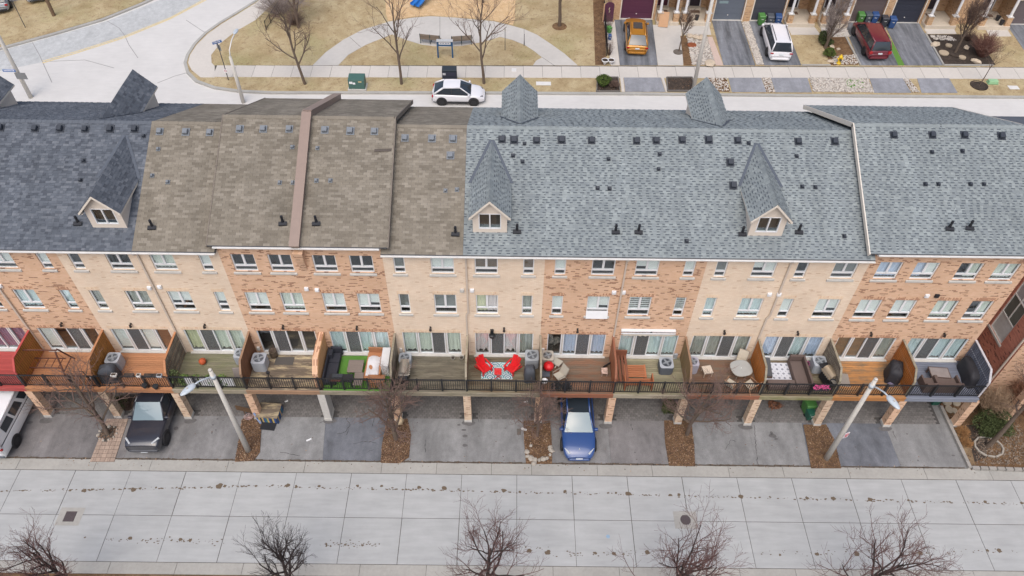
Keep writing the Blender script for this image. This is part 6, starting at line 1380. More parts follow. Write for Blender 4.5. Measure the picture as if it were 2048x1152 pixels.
for pl in ([(1048,61),(1049,92)],[(1084,117),(1109,134)],[(880,36),(880,95)],[(700,77),(722,97)]): strip('path_joint', pl, .03, .13, JOINT, parent=None, bot=.12)
pad('playground_mulch', [(770,-40),(772,30),(777,44),(825,36),(862,33),(912,36),(987,43),(1026,52),(1030,40),(1032,-40)], .13, WOODCHIP)
# dry leaf bed along the black fence and its fence
pad('leaf_bed', [(1186,-40),(1186,10),(1190,132),(1212,132),(1210,40),(1206,-40)], .12, DIRTLEAF)
mb = MB(); ps = [K(*p) for p in ((1187,10),(1191,131),(1211,131),(1208,10))]; litter(mb, [(p.x, p.y) for p in ps], 700, 21, .13, zf=ZF); o_ = mb.build('fallen_leaves', LEAFM, None); o_['kind'] = 'stuff'; tag(o_, 'brown fallen leaves along the black fence', 'leaves')
def fence(label, a, b, h, n, m, cat='fence', post=.06, rails=(.15, .9), solid=False):
    t = thing('fence', label, cat, a); d = b-a
    for k in range(n+1): p = d*(k/n); mb = MB(); mb.box(p.x-post/2, p.x+post/2, p.y-post/2, p.y+post/2, p.z-.05, p.z+h); mb.build('post', m, t)
    for r in rails: mb = MB(); mb.bar(Vector((0,0,h*r)), d+Vector((0,0,h*r)), .03, .04); mb.build('rail', m, t)
    nb = int(d.length/.13)
    for k in range(nb): p = d*((k+.5)/nb); mb = MB(); mb.box(p.x-.008, p.x+.008, p.y-.008, p.y+.008, p.z+h*.1, p.z+h*.92); mb.build('picket', m, t)
    return t
fence('black metal fence beside the gold car driveway', K(1213, 112, .1), K(1207, 20, .1), 1.2, 5, BLACKM)
fence('short dark rail fence under the bare bushes in the park', K(533, 60, .1), K(560, 20, .1), .9, 3, BLACKM)
# ---- lots on the right: driveways, walks, gardens
AD = asphalt('dark_streaked_asphalt', C(124,127,133), .42, 21., (1.6, .16, 1), 1.1); AD2 = asphalt('mid_grey_asphalt', C(156,158,164), .14, 27., (1.4, .4, 1)); TURF = M('green_turf_strip', C(96,140,60), .95, .2, 40, bump=.3); PINKC = M('pinkish_concrete', C(206,184,172), .9, .08, 6)
for nm, px, m in (('side_walk', [(1207,43),(1229,43),(1239,133),(1222,133)], SIDEW), ('driveway', [(1229,42),(1304,42),(1315,133),(1239.5,133)], AD), ('front_walk', [(1305,52),(1362,52),(1366,133),(1315.5,133)], PATHC), ('driveway', [(1423,43),(1481,43),(1510,133),(1446.5,133)], AD), ('driveway', [(1497,45),(1562,45),(1572,58),(1602,133),(1528,133)], AD), ('driveway', [(1685,47),(1764,45),(1795,133),(1720.5,133)], AD), ('driveway', [(1765,45),(1835,45),(1884,133),(1808.5,133)], AD), ('driveway', [(2008,46),(2080,46),(2150,133),(2068,133)], AD),
   ('turf_strip', [(1775,70),(1785,88),(1808,133),(1795.5,133),(1772,80)], TURF), ('pink_kerb', [(1414,76),(1424,76),(1446,133),(1431,133)], PINKC), ('front_walk', [(1574,56),(1628,56),(1640,72),(1582,72)], SIDEW), ('front_walk', [(1845,57),(1905,57),(1912,70),(1854,70)], SIDEW), ('front_walk', [(1968,57),(2010,57),(2022,75),(1978,75)], SIDEW),
   ('apron', [(1247,157.5),(1321,157.5),(1330,186),(1250,186)], AD2), ('apron', [(1456,158),(1522,158),(1532,186.5),(1463,186.5)], AD2), ('apron', [(1541,158),(1614,158),(1623,187),(1550,187)], AD2), ('apron', [(1738,159),(1804,159),(1822,188),(1748,188)], AD2), ('apron', [(1833,159),(1897,159),(1914,188),(1842,188)], AD2),
   ('apron_edge', [(1240,157),(1246,157.5),(1249,186),(1243,186)], SIDEW), ('apron_edge', [(1322,157.5),(1327,157.5),(1336,186),(1331,186)], SIDEW), ('mulch_garden', [(1850,71),(1950,71),(1990,132),(1885,132.5)], MULCH), ('mulch_garden', [(1360,74),(1372,74),(1385,133),(1367,133)], DIRTLEAF), ('mulch_garden', [(1640,78),(1690,76),(1716,132),(1660,132)], DIRTLEAF), ('white_walk', [(1360,54),(1418,54),(1422,72),(1366,72)], PATHC)):
    pad(nm, px, .122+rnd.uniform(0, .003), m)
ROCKY = M('white_landscape_stone', C(220,212,202), .9, .1, 8, island=.4)
def gravel(label, pxs, n, r, seed, name='gravel_bed', base_m=None):
    o, poly = pad(name, pxs, .125, base_m or M('gravel_base', C(160,150,140), .95, .3, 14)); mb = MB(); pp = litter(None, poly, n, seed); q = random.Random(seed)
    for i, (x, y) in enumerate(pp): mb.rock((x, y, bz(y)+.13+r*.2), r*q.uniform(.6, 1.35), 0, seed*1000+i, .65)
    g = mb.build('gravel', ROCKY, o, kind='stuff'); return o
gravel('', [(1372,70),(1412,72),(1430,132),(1384,132)], 900, .07, 1); gravel('', [(1483,46),(1497,46),(1527,132),(1512,132)], 800, .065, 2); gravel('', [(1618,158),(1735,159),(1747,187),(1626,186)], 1100, .07, 3); gravel('', [(1805,160),(1816,160),(1838,187),(1824,187)], 260, .05, 4, base_m=DIRTLEAF); gravel('', [(1415,158),(1452,158),(1460,186),(1420,185)], 220, .06, 5, base_m=DIRTLEAF); gravel('', [(1524,158),(1540,158),(1549,187),(1532,187)], 160, .06, 6, base_m=DIRTLEAF); gravel('', [(1662,116),(1712,112),(1716,131),(1666,131)], 300, .06, 7, base_m=DIRTLEAF); gravel('', [(1856,73),(1900,74),(1912,84),(1868,82)], 160, .07, 8, base_m=MULCH); gravel('', [(1640,56),(1690,56),(1700,76),(1646,76)], 160, .06, 9, base_m=PATHC)
pad('lawn_patch', [(1690,160),(1722,160),(1731,178),(1694,178)], .14, TURF)
FR = M('weathered_timber', C(120,116,112), .9, .2, 10)
for lab, pxs in (('square timber framed shrub bed on the boulevard', ((1195,156),(1236,156),(1240,184),(1193,184))), ('square timber framed leaf bed beside the lamp pole', ((1333,156),(1384,156),(1390,183),(1335,183)))):
    o, poly = pad('framed_bed', list(pxs), .14, MULCH); mb = MB(); litter(mb, poly, 220, len(poly)+int(pxs[0][0]), .145, zf=ZF); mb.build('fallen_leaves', LEAFM, o, kind='stuff')
    P_ = [K(*p, .12) for p in pxs]
    for a, b in zip(P_, P_[1:]+P_[:1]): mb = MB(); mb.bar(a+Vector((0,0,.06)), b+Vector((0,0,.06)), .08, .14); mb.build('timber', FR, o)
for a, b in (((1850,70),(1886,133)),((1886,133),(1985,133.5)),((1603,133),(1660,133)),((1720,133),(1690,76))): strip('garden_edging', [a, b], .14, .19, CONCK, bot=.1)
# rocks and boulders
q = random.Random(15)
for i, (px, py, r, lb) in enumerate(((1379,73,.4,'pale boulder at the head of the white gravel bed'),(1391,76,.38,'rounded boulder in the white gravel bed'),(1402,77,.4,'large boulder beside the pink kerb'),(1420,128,.45,'white slab stone at the gravel bed corner'),(1870,90,.42,'tan boulder in the black mulch garden'),(1952,124,.4,'flat tan stone in the black mulch garden'),(1661,123,.25,'beige stone beside the yellow hydrant'),(1663,94,.3,'grey stone behind the round shrub'),(1676,99,.22,'dark stone in the hydrant garden'),(1932,96,.3,'brown stone behind the mulch ring tree'))):
    p = K(px, py, .12); m2 = MB(); m2.rock((0,0,r*.2), r, 0, 50+i, .5); tag(m2.build('boulder', M('boulder_stone', C(206,190,168), .9, .15, 5), loc=p, smooth=False), lb, 'boulder')
for px, py, r, lb in ((1887,107,.42,'wide round log slice in the mulch garden'),(1897,92,.28,'small round log slice in the mulch garden'),(1924,116,.3,'log slice beside the mulch ring tree')):
    p = K(px, py, .12); mb = MB(); mb.lathe([(r,0),(r*1.02,.08),(r*.98,.12),(r*.85,.125)], 16); tag(mb.build('log_slice', M('log_slice_wood', C(186,170,146), .9, .15, 10), loc=p), lb, 'log slice')
p = K(1440, 0); 
for px, py, lb in ((1444-4,91,'rust brown mulch disc in the white gravel'),):
    p = K(1384, 90, .13); mb = MB(); mb.lathe([(.42,0),(.38,.06),(.1,.1)], 16); tag(mb.build('mulch_disc', M('rust_mulch', C(150,84,52), .95, .25, 12), loc=p), lb, 'mulch mound')
# ---- back houses
GARM = {k: M('garage_'+k, c, .6, .05, 4) for k, c in (('plum', C(92,48,72)), ('grey', C(108,116,128)), ('slate', C(74,76,86)), ('brown', C(104,92,92)), ('navy', C(52,56,70)), ('taupe', C(112,102,104)))}
DOORM = {k: M('entry_'+k, c, .5, .05, 4) for k, c in (('plum', C(84,36,56)), ('dark', C(54,44,56)), ('black', C(40,40,54)))}
PORCH = M('porch_concrete', C(216,204,186), .9, .08, 5)
YH = 38.6
def back_house(label, x0, x1, g0, g1, p0, p1, gm, dm, right_porch=True):
    z0 = bz(YH)+.12; t = thing('house', label, 'house', (x0, YH, z0), 0, 'houses across the street'); W_ = x1-x0; g0, g1, p0, p1 = (v-x0 for v in (g0, g1, p0, p1))
    mb = MB(); rectwall(mb, 0, W_, -.3, 6.0, [(g0, g1, -.1, 2.25), (p0, p1, -.1, 2.7)], 0, .18); mb.build('wall', brick('tan_house_brick', C(222,186,146), C(204,162,122), C(206,182,156), C(176,138,106), .1), t)
    for xx in (0, W_):
        mb = MB(); mb.quad((xx,0,-.3),(xx,9,-.3),(xx,9,6),(xx,0,6)); mb.build('side_wall', MATS['tan_house_brick'], t)
    mb = MB(); mb.add([(-.1,-.4,5.9),(W_+.1,-.4,5.9),(W_+.1,4.5,8.4),(-.1,4.5,8.4),(-.1,9.4,5.9),(W_+.1,9.4,5.9)], [(0,1,2,3),(3,2,5,4)]); mb.build('roof', SH_GREY, t)
    gd = MB(); gd.box(g0, g1, .18, .22, -.1, 2.25); g_ = gd.build('garage_door', GARM[gm], t); npan = 4
    for k in range(npan):
        m2 = MB(); m2.box(g0+.04, g1-.04, .165, .181, .0+k*.55, .0+k*.55+.5)
        m2.build('panel', GARM[gm], g_, bevel=.012)
        if gm != 'grey':
            for j in range(4): m3 = MB(); w_ = (g1-g0-.2)/4; m3.box(g0+.1+j*w_+.05, g0+.1+(j+1)*w_-.05, .158, .166, .08+k*.55, .42+k*.55); m3.build('panel', GARM[gm], g_, bevel=.006)
    if gm == 'grey': m3 = MB(); m3.box(g0+.3, g0+1.1, .15, .17, 1.55, 1.78); m3.build('lite', M('frosted_lite', C(150,172,176), .2), g_)
    m3 = MB(); m3.box((g0+g1)/2-.04, (g0+g1)/2+.04, .13, .166, .42, .5); m3.build('handle', WHITE2, g_)
    mb = MB(); mb.box(g0-.1, g1+.1, -.05, .3, -.15, .012); mb.build('threshold', STONE, t)
    mb = MB(); [mb.box(a, a+.09, -.02, .02, 0, 2.3) for a in (g0-.09, g1)]; mb.box(g0-.09, g1+.09, -.022, .02, 2.3, 2.4); mb.build('garage_trim', FASC, t)
    # porch: recess walls, slab, steps, door, pedestals and white columns
    mb = MB(); mb.quad((p0,1.9,-.1),(p1,1.9,-.1),(p1,1.9,2.7),(p0,1.9,2.7)); mb.build('porch_wall', MATS['tan_house_brick'], t)
    for xx in (p0, p1): m2 = MB(); m2.quad((xx,.18,-.1),(xx,1.9,-.1),(xx,1.9,2.7),(xx,.18,2.7)); m2.build('porch_wall', MATS['tan_house_brick'], t)
    mb = MB(); mb.box(p0+.01, p1-.01, -.95, 1.88, -.3, .26); mb.build('porch_slab', PORCH, t, bevel=.02)
    dx = p0+(p1-p0)*(.42 if right_porch else .58); mb = MB(); mb.box(dx-.46, dx+.46, 1.82, 1.88, .45, 2.55); dr = mb.build('entry_door', DOORM[dm], t); m2 = MB(); m2.box(dx+.34, dx+.38, 1.79, 1.82, 1.4, 1.5); m2.build('handle', STEEL, dr)
    mb = MB(); mb.box(dx-.56, dx-.46, 1.8, 1.9, .45, 2.62); mb.box(dx+.46, dx+.56, 1.8, 1.9, .45, 2.62); mb.build('door_frame', WHITE, t)
    mb = MB(); mb.box(dx-.6, dx+.6, 1.35, 1.87, .26, .44); mb.build('door_step', PORCH, t)
    mb = MB(); mb.box(dx-.42, dx+.42, .8, 1.3, .262, .28); mb.build('door_mat', M('brown_door_mat', C(128,104,88), .95, .1, 20), t)
    for xx in (p0+.3, p1-.3):
        mb = MB(); mb.box(xx-.24, xx+.24, -.85, -.4, .26, 1.05); pd = mb.build('pedestal', MATS['tan_house_brick'], t); m2 = MB(); m2.box(xx-.27, xx+.27, -.88, -.37, 1.05, 1.1); m2.build('cap', STONE, pd)
        m2 = MB(); m2.tube([(xx,-.62,1.1),(xx,-.62,1.16),(xx,-.62,1.17),(xx,-.62,3.4)], [.18,.18,.12,.1], 14); m2.build('column', WHITE, t)
    mb = MB(); mb.box(p0-.1, p1+.1, -1.05, .02, 3.4, 3.6); mb.build('porch_roof', FASC, t)
    return t
back_house('tan brick house with plum garage door behind the gold car', 31.2, 37.35, 32.1, 34.95, 35.25, 37.3, 'plum', 'plum'); back_house('tan brick house with smooth grey garage door and frosted lite', 37.35, 43.5, 40.55, 43.15, 37.5, 40.2, 'grey', 'dark', False)
back_house('tan brick house with slate garage door behind the white minivan', 43.5, 49.9, 44.0, 46.8, 47.0, 49.6, 'slate', 'black'); back_house('tan brick house with brown garage door behind the maroon minivan', 49.9, 56.25, 53.0, 55.85, 50.1, 52.6, 'brown', 'dark', False)
back_house('tan brick house with navy garage door above the streaked driveway', 56.25, 62.7, 56.65, 59.3, 59.6, 62.4, 'navy', 'dark'); back_house('tan brick house with taupe garage door behind the large bare bush', 62.7, 70.6, 67.6, 70.3, 64.4, 67.3, 'taupe', 'dark', False)
# plum side gate with arched top
p = K(1216, 43, .12); t = thing('side_gate', 'plum arched garden gate with a gold emblem', 'gate', p); mb = MB(); pts = [(-.42,0),(.42,0),(.42,1.55)]+[(.42*math.cos(k*.3927), 1.55+.3*math.sin(k*.3927)) for k in range(1, 8)]+[(-.42,1.55)]
mb.add([(x,-.03,z) for x,z in pts]+[(x,.03,z) for x,z in pts], [tuple(range(len(pts))), tuple(range(2*len(pts)-1, len(pts)-1, -1))]+[(i,len(pts)+i,len(pts)+(i+1)%len(pts),(i+1)%len(pts)) for i in range(len(pts))]); mb.build('leaf', GARM['plum'], t); mb = MB(); mb.tube([(0,-.04,.9),(.06,-.04,1.05),(-.04,-.04,1.2),(.03,-.04,1.35)], .03, 6); mb.build('emblem', M('pale_gold_emblem', C(206,196,160), .5), t)
for s in (-1, 1): m2 = MB(); m2.box(s*.48-.05, s*.48+.05,-.05,.05,0,1.7); m2.build('post', MATS['tan_house_brick'], t)
# bins at the back houses
for px, py, c_, lb in ((1520,49,'green','small green bin by the slate garage door'),(1537,50,'grey','grey bin between the green and blue bins at the slate garage'),(1553,50,'blue','blue bin at the slate garage door'),(1717,46,'green','green bin at the brown garage door'),(1731,46,'grey','grey bin at the brown garage door behind the maroon minivan'),(1745,46,'blue','blue bin at the brown garage door behind the maroon minivan'),(1764,53,'black','black bin between the two garage doors'),(1780,55,'blue','blue bin in front of the navy garage door')):
    bin_(lb, K(px, py, .125), c_, rnd.uniform(-.15, .15), .95, 'bins in front of the houses')
bin_('green caddy beside the black fence', K(1218, 66, .12), 'green', .5, .6, 'bins in front of the houses'); bin_('blue caddy beside the black fence', K(1219, 80, .12), 'blue', 0, .5, 'bins in front of the houses')
for px in (1209.5, 1221.5):
    p = K(px, 128, .12); t = thing('urn_planter', 'white footed bowl planter by the leaf bed', 'planter', p, 0, 'pair of white bowl planters'); mb = MB(); mb.lathe([(.1,0),(.12,.12),(.28,.3),(.31,.4),(.29,.42),(.26,.38)], 18); mb.build('bowl', WHITE, t); mb = MB(); mb.lathe([(.26,.37),(.26,.385)], 16); mb.build('soil', MULCH, t)
# porch pots, cardboard sheet
p = K(1318, 50, .14); mb = MB(); mb.box(-.42,.42,-.015,.015,0,1.3); tag(mb.build('cardboard_sheet', M('cardboard', C(206,164,128), .9, .05, 4), loc=(p.x+.3, p.y-.35, p.z), rot=(rad(-22), 0, rad(-8))), 'large cardboard sheet leaning on the porch beside the gold car', 'cardboard')
for px, py, lb in ((1392,38,'black pot on the porch of the grey garage house'),(1992,38,'black pot on the porch of the taupe garage house'),(1999,48,'black umbrella pot by the taupe garage porch pillar')):
    p = K(px, py, .38); t = thing('porch_pot', lb, 'pot', (p.x, p.y-.2, bz(YH)+.12+.26)); mb = MB(); mb.lathe([(.14,0),(.2,.4),(.21,.42),(.17,.4)], 14); mb.build('pot', POT, t); mb = MB(); mb.lathe([(.17,.38),(.17,.39)], 12); mb.build('soil', MULCH, t)
# hydrant
p = K(1677, 127, .12); t = thing('fire_hydrant', 'yellow fire hydrant in the stone garden', 'fire hydrant', p); HY = M('yellow_hydrant_paint', C(238,196,34), .45, .06, 6)
mb = MB(); mb.lathe([(.2,0),(.2,.06),(.13,.08),(.13,.55),(.17,.57),(.17,.62),(.14,.7),(.06,.78),(.04,.84),(.02,.85)], 16); mb.build('barrel', HY, t, smooth=True)
for s in (-1, 1): m2 = MB(); m2.tube([(s*.1,0,.45),(s*.24,0,.45)], .07, 10); m2.build('nozzle', HY, t)
m2 = MB(); m2.tube([(0,-.1,.42),(0,-.25,.42)], .09, 10); m2.build('pumper_nozzle', M('hydrant_cap_dark', C(90,80,60), .6), t)
# ---- vehicles behind
SUVB = dict(L=4.9, st=[(-2.42,.66,.8),(-2.34,.98,.92),(-2.0,1.06,.97),(-.9,1.04,.98),(.6,1.02,.98),(1.1,1.0,.97),(1.85,.9,.95),(2.3,.76,.86),(2.45,.56,.68)], gh=((1.1,1.02),(.3,1.62),(-1.62,1.58),(-2.3,1.04)), wb=.86, wr=.64, wx=(1.45,-1.42), r=.37)
MVAN = dict(L=5.1, cat='minivan', st=[(-2.52,.62,.82),(-2.46,1.02,.94),(-2.1,1.08,.98),(-.9,1.06,.99),(.7,1.04,.99),(1.3,1.02,.98),(2.0,.9,.95),(2.4,.74,.86),(2.54,.54,.7)], gh=((1.55,1.02),(.62,1.7),(-2.15,1.7),(-2.44,1.04)), wb=.9, wr=.68, wx=(1.55,-1.5), r=.36, bp=(.3,.55))
gx = K(1273, 76, .12); car('parked_car', 'gold metallic crossover with sunroof in front of the plum garage', (33.15, 35.25, bz(35.25)+.125), rad(86.5), var(SUVB, paint=GOLD, bm=GOLD, sunroof=(.2,-.75), rails='p', archm=GOLD, tlh=-.05), rx=1)
car('minivan', 'white minivan with roof rails in front of the slate garage', (45.35, 34.75, bz(34.75)+.125), rad(87.5), var(MVAN, paint=WPAINT, bm=WPAINT, rails='k', archm=WPAINT, tlh=-.06), rx=1)
car('minivan', 'maroon minivan with bright tail lights in front of the brown garage', (53.75, 35.1, bz(35.1)+.125), rad(91), var(MVAN, paint=MAROON, bm=MAROON, archm=MAROON, tlu=.06, tlh=.06), rx=1)
CX = dict(L=4.28, st=[(-2.05,.72,.7),(-1.98,.98,.82),(-1.6,1.02,.87),(-.7,.99,.885),(.5,.96,.885),(.9,.95,.88),(1.55,.88,.85),(1.95,.74,.76),(2.14,.54,.58)], gh=((1.05,.95),(.2,1.5),(-1.15,1.47),(-1.9,1.02)), wb=.77, wr=.54, cp=.075, bp=(.48,), wx=(1.28,-1.29), r=.35)
car('parked_car', 'white compact crossover with black cladding parked by the black mailbox', (17.95, 26.85, bz(26.85)+.003), 0.0, var(CX, paint=WPAINT, cladding=True, bm=TRIM, hl=TRIM), rx=1)
car('parked_car', 'silver hatchback parked beyond the curved road', (-24.9, 40.1, bz(40.1)+.11), rad(114), var(CROSS, paint=SILV, bm=TRIM, archm=SILV), rx=1)
car('parked_car', 'white car parked beyond the silver hatchback', (-22.2, 42.0, bz(42)+.11), rad(112), var(CROSS, paint=WPAINT, bm=CGLASS, archm=WPAINT), rx=1)
pad('car_park', [(-300,-60),(-300,40),(-40,20),(40,2),(118,2),(140,-60)], .105, AS[0])
# ---- street furniture behind
p = K(716, 175, .1); t = thing('transformer_box', 'dark green electrical transformer box on the boulevard', 'transformer', p); TG = M('transformer_green', C(72,108,100), .5, .08, 6)
mb = MB(); mb.box(-.75,.75,-.5,.5,-.05,.12); mb.build('pad', STONE, t); mb = MB(); mb.add([(-.66,-.42,.12),(.66,-.42,.12),(.66,.42,.12),(-.66,.42,.12),(-.66,-.42,.95),(.66,-.42,.95),(.66,.42,1.08),(-.66,.42,1.08)], [(0,3,2,1),(4,5,6,7),(0,1,5,4),(1,2,6,5),(2,3,7,6),(3,0,4,7)]); mb.build('cabinet', TG, t, bevel=.03)
mb = MB(); mb.box(-.56,-.3,-.43,-.421,.6,.8); mb.box(-.28,-.08,-.43,-.421,.55,.72); mb.build('label', WHITE, t); mb = MB(); mb.box(.18,.45,-.43,-.421,.74,.84); mb.build('warning_label', YEL, t)
p = K(900, 165, .1); t = thing('mailbox_cluster', 'black community mailbox behind the white crossover', 'mailbox', p); mb = MB(); mb.box(-.62,.62,-.3,.3,-.05,.1); mb.build('pad', STONE, t)
mb = MB(); mb.add([(-.6,-.26,.1),(.6,-.26,.1),(.6,.28,.1),(-.6,.28,.1),(-.6,-.26,1.25),(.6,-.26,1.25),(.6,.28,1.4),(-.6,.28,1.4)], [(0,3,2,1),(4,5,6,7),(0,1,5,4),(1,2,6,5),(2,3,7,6),(3,0,4,7)]); mb.build('cabinet', M('mailbox_black', C(46,54,62), .45, .08, 5), t, bevel=.02)
for k in range(2): m2 = MB(); m2.box(-.56,.56,-.275,-.262,.22+k*.5,.62+k*.5); m2.build('door_bank', M('mailbox_dark_door', C(66,68,84), .4, .06, 5), t, bevel=.01)
m2 = MB(); m2.box(-.54,-.3,-.29,-.276,.98,1.03); m2.box(-.54,-.3,-.29,-.276,.88,.93); m2.build('label', WHITE, t)
SBLUE = M('park_sign_blue', C(40,90,134), .5, .08, 6)
p = K(891, 115, .1); t = thing('park_sign', 'park notice board between two blue posts', 'sign', p)
for s in (-1, 1): mb = MB(); mb.box(s*.62-.06,s*.62+.06,-.06,.06,-.05,1.55); mb.build('post', SBLUE, t)
mb = MB(); mb.box(-.56,.56,-.05,.03,1.1,1.5); mb.build('board', SBLUE, t); mb = MB(); mb.box(-.5,.5,-.056,-.051,1.25,1.46); mb.build('notice', WHITE, t); mb = MB(); mb.box(-.7,.7,-.12,.3,1.52,1.56); mb.build('top_panel', M('sign_grey_panel', C(196,198,198), .6, .2, 12), t)
mb = MB(); [mb.box(-.42+k*.22,-.26+k*.22,-.06,-.057,1.33,1.38) for k in range(4)]; mb.build('lettering', SBLUE, t)
BENCHW = wood('bench_slat', C(150,136,122), .8); BG = M('bench_dark_green', C(44,72,76), .5, .08, 8)
for px, py, rz, lb in ((862,86,-.16,'park bench angled toward the left path'),(923,88,.16,'park bench angled toward the right path')):
    lb = 'dark framed park bench beside the notice board near the left path leg' if rz < 0 else 'dark framed park bench beside the notice board near the right path leg'
    p = K(px, py, .125); t = thing('park_bench', lb, 'bench', p, rz+math.pi, 'park benches')
    for k in range(4): mb = MB(); mb.box(-.9,.9,-.22+k*.12,-.22+k*.12+.1,.42,.45); mb.build('seat_slat', BENCHW, t)
    for k in range(4): mb = MB(); mb.box(-.9,.9,.28,.31,.52+k*.11,.61+k*.11); mb.build('back_slat', BENCHW, t)
    for x in (-.86,0,.86): mb = MB(); mb.box(x-.03,x+.03,-.25,.27,.36,.41); mb.box(x-.03,x+.03,-.24,-.18,0,.36); mb.bar((x,.2,0),(x,.34,.98),.06,.05); mb.build('end_frame', BG, t)
# playground slide and spring rider
SL_ = M('blue_slide_plastic', C(50,122,200), .4, .05, 5); p = K(836, 13, .13); t = thing('playground_slide', 'blue double playground slide on wood chips', 'slide', p, rad(-28))
for s in (-1, 1):
    mb = MB(); path = [(s*.28,-.5,.28),(s*.28,-.1,.26),(s*.28,.5,.45),(s*.28,1.6,1.15),(s*.28,2.6,1.7)]
    for a, b in zip(path, path[1:]): mb.add([(a[0]-.25,a[1],a[2]+.18),(a[0]-.2,a[1],a[2]),(a[0]+.2,a[1],a[2]),(a[0]+.25,a[1],a[2]+.18),(b[0]-.25,b[1],b[2]+.18),(b[0]-.2,b[1],b[2]),(b[0]+.2,b[1],b[2]),(b[0]+.25,b[1],b[2]+.18)], [(0,1,5,4),(1,2,6,5),(2,3,7,6)])
    mb.build('chute', SL_, t)
for x, y in ((-.5,2.6),(.5,2.6),(-.5,3.6),(.5,3.6)): mb = MB(); mb.tube([(x,y,-.1),(x,y,2.8)], .05, 8); mb.build('post', SL_, t)
mb = MB(); mb.box(-.55,.55,2.55,3.65,1.62,1.7); mb.build('platform', BG, t); mb = MB(); mb.tube([(0,-.2,-.1),(0,-.2,.25)], .04, 8); mb.build('foot', BG, t); mb = MB(); mb.tube([(.6,.2,.9),(.85,.7,1.2),(.9,1.4,1.6)], .06, 8); mb.build('climber', SL_, t)
p = K(966, 6, .13); t = thing('spring_rider', 'orange spring rider on wood chips', 'spring rider', p); mb = MB(); mb.tube([(.09*math.cos(k*.8),.09*math.sin(k*.8),k*.012) for k in range(32)], .015, 5); mb.build('spring', BLACKM, t); OR_ = M('orange_rider_plastic', C(232,160,60), .5); mb = MB(); mb.tube([(-.4,0,.45),(-.15,0,.48),(.2,0,.5),(.38,0,.75)], [.1,.14,.12,.07], 10); mb.build('body', OR_, t, smooth=True); mb = MB(); mb.tube([(.2,-.2,.72),(.2,.2,.72)], .02, 6); mb.build('handle', BLACKM, t)
# lamps and poles behind
def long_lamp(label, base, H, top, m=POLEC):
    t = thing('street_lamp', label, 'street lamp', base, 0, 'street lamps'); mb = MB(); mb.tube([(0,0,-.05),(0,0,H)], [.16,.11], 12); mb.build('pole', m, t, smooth=True); d = Vector(top)
    mb = MB(); mb.tube([(0,0,H-.1), (d.x*.1, d.y*.1, H+d.z*.5), (d.x*.55, d.y*.55, H+d.z*.9), (d.x, d.y, H+d.z)], .045, 8); mb.build('arm', WHITE2, t, smooth=True)
    mb = MB(); T = Matrix.Translation((d.x*1.1, d.y*1.1, H+d.z)) @ Matrix.Rotation(math.atan2(d.y, d.x), 4, 'Z'); mb.grid(lambda u_, v_: T @ Vector((-math.cos(v_*3.1416)*.4, math.cos(u_*6.2832)*.17*max(0, math.sin(v_*3.1416))**.8, math.sin(u_*6.2832)*.09*max(0, math.sin(v_*3.1416))**.8)), 12, 8); mb.build('luminaire', LUMI, t, smooth=True); return t
long_lamp('concrete lamp with long white arm at the park corner', K(487, 205), 4.1, (.1, 2.0, .9)); long_lamp('tall concrete lamp pole rising beside the gravel bed', K(1386, 180, .1), 9.0, (0, -2.2, .8))
p = K(62, 195); t = thing('utility_pole', 'pale pole with blue street sign and grey board', 'pole', p, 0); mb = MB(); mb.tube([(0,0,-.05),(0,0,9)], [.17,.12], 12); mb.build('pole', POLEC, t, smooth=True); SIGNB = M('street_sign_blue', C(64,110,176), .5, .06, 8)
def name_sign(t, loc, rz, w_=.95):
    mb = MB(); mb.box(-w_/2,w_/2,-.012,.012,-.11,.11); s = mb.build('name_plate', SIGNB, t, loc=loc, rot=(0,0,rz)); mb = MB(); mb.box(-w_/2+.06,w_/2-.06,-.016,-.0125,-.07,.055); 
    m2 = MB(); q = random.Random(3); x = -w_/2+.1
    while x < w_/2-.12: l = q.uniform(.05,.11); m2.box(x, x+l, -.017, -.0125, -.035, .035); x += l+.03
    m2.build('lettering', WHITE, s); mb = MB(); mb.box(-w_/2,w_/2,-.016,-.0125,.08,.1); mb.build('white_band', WHITE, s)
pp = F(18, 141, p.y-.15); name_sign(t, pp-Vector(p), 0, 1.0); pp = F(42, 152, p.y-.17); mb = MB(); mb.box(-.42,.42,-.02,.02,-.28,.28); mb.build('sign_back', M('grey_sign_back', C(128,130,132), .5), t, loc=pp-Vector(p))
p = K(457, 160, .1); t = thing('street_sign', 'thin post with blue street name plates at the park corner', 'street sign', p, 0); mb = MB(); mb.tube([(0,0,-.05),(0,0,3.55)], .035, 8); mb.build('post', GUARD, t)
pp = F(440, 86, p.y); name_sign(t, (0,-.02,3.45), rad(35), .75); mb = MB(); mb.box(-.25,.25,-.012,.012,-.25,.25); mb.build('sign_back', M('grey_sign_back', C(128,130,132)), t, loc=(.0,.05,2.95), rot=(0,0,rad(-40))); mb = MB(); mb.box(-.13,.13,-.012,.012,-.16,.16); nn = mb.build('parking_notice', WHITE, t, loc=(0,-.05,.85)); mb = MB(); mb.tube([(.08*math.cos(a*.4),-.016,.04+.08*math.sin(a*.4)) for a in range(17)], .014, 5); mb.build('red_ring', MATS['red_sign_print'], nn)
p = K(108, 31, .1); mb = MB(); mb.tube([(0,0,-.05),(0,0,7)], [.16,.13], 10); t = thing('wooden_pole', 'brown wooden utility pole beyond the curved road', 'pole', p); mb.build('pole', M('brown_pole_wood', C(120,98,78), .9, .2, 8), t); mb = MB(); mb.bar((-.8,0,6.5),(.8,0,6.5),.09,.1); mb.build('crossarm', MATS['brown_pole_wood'], t)
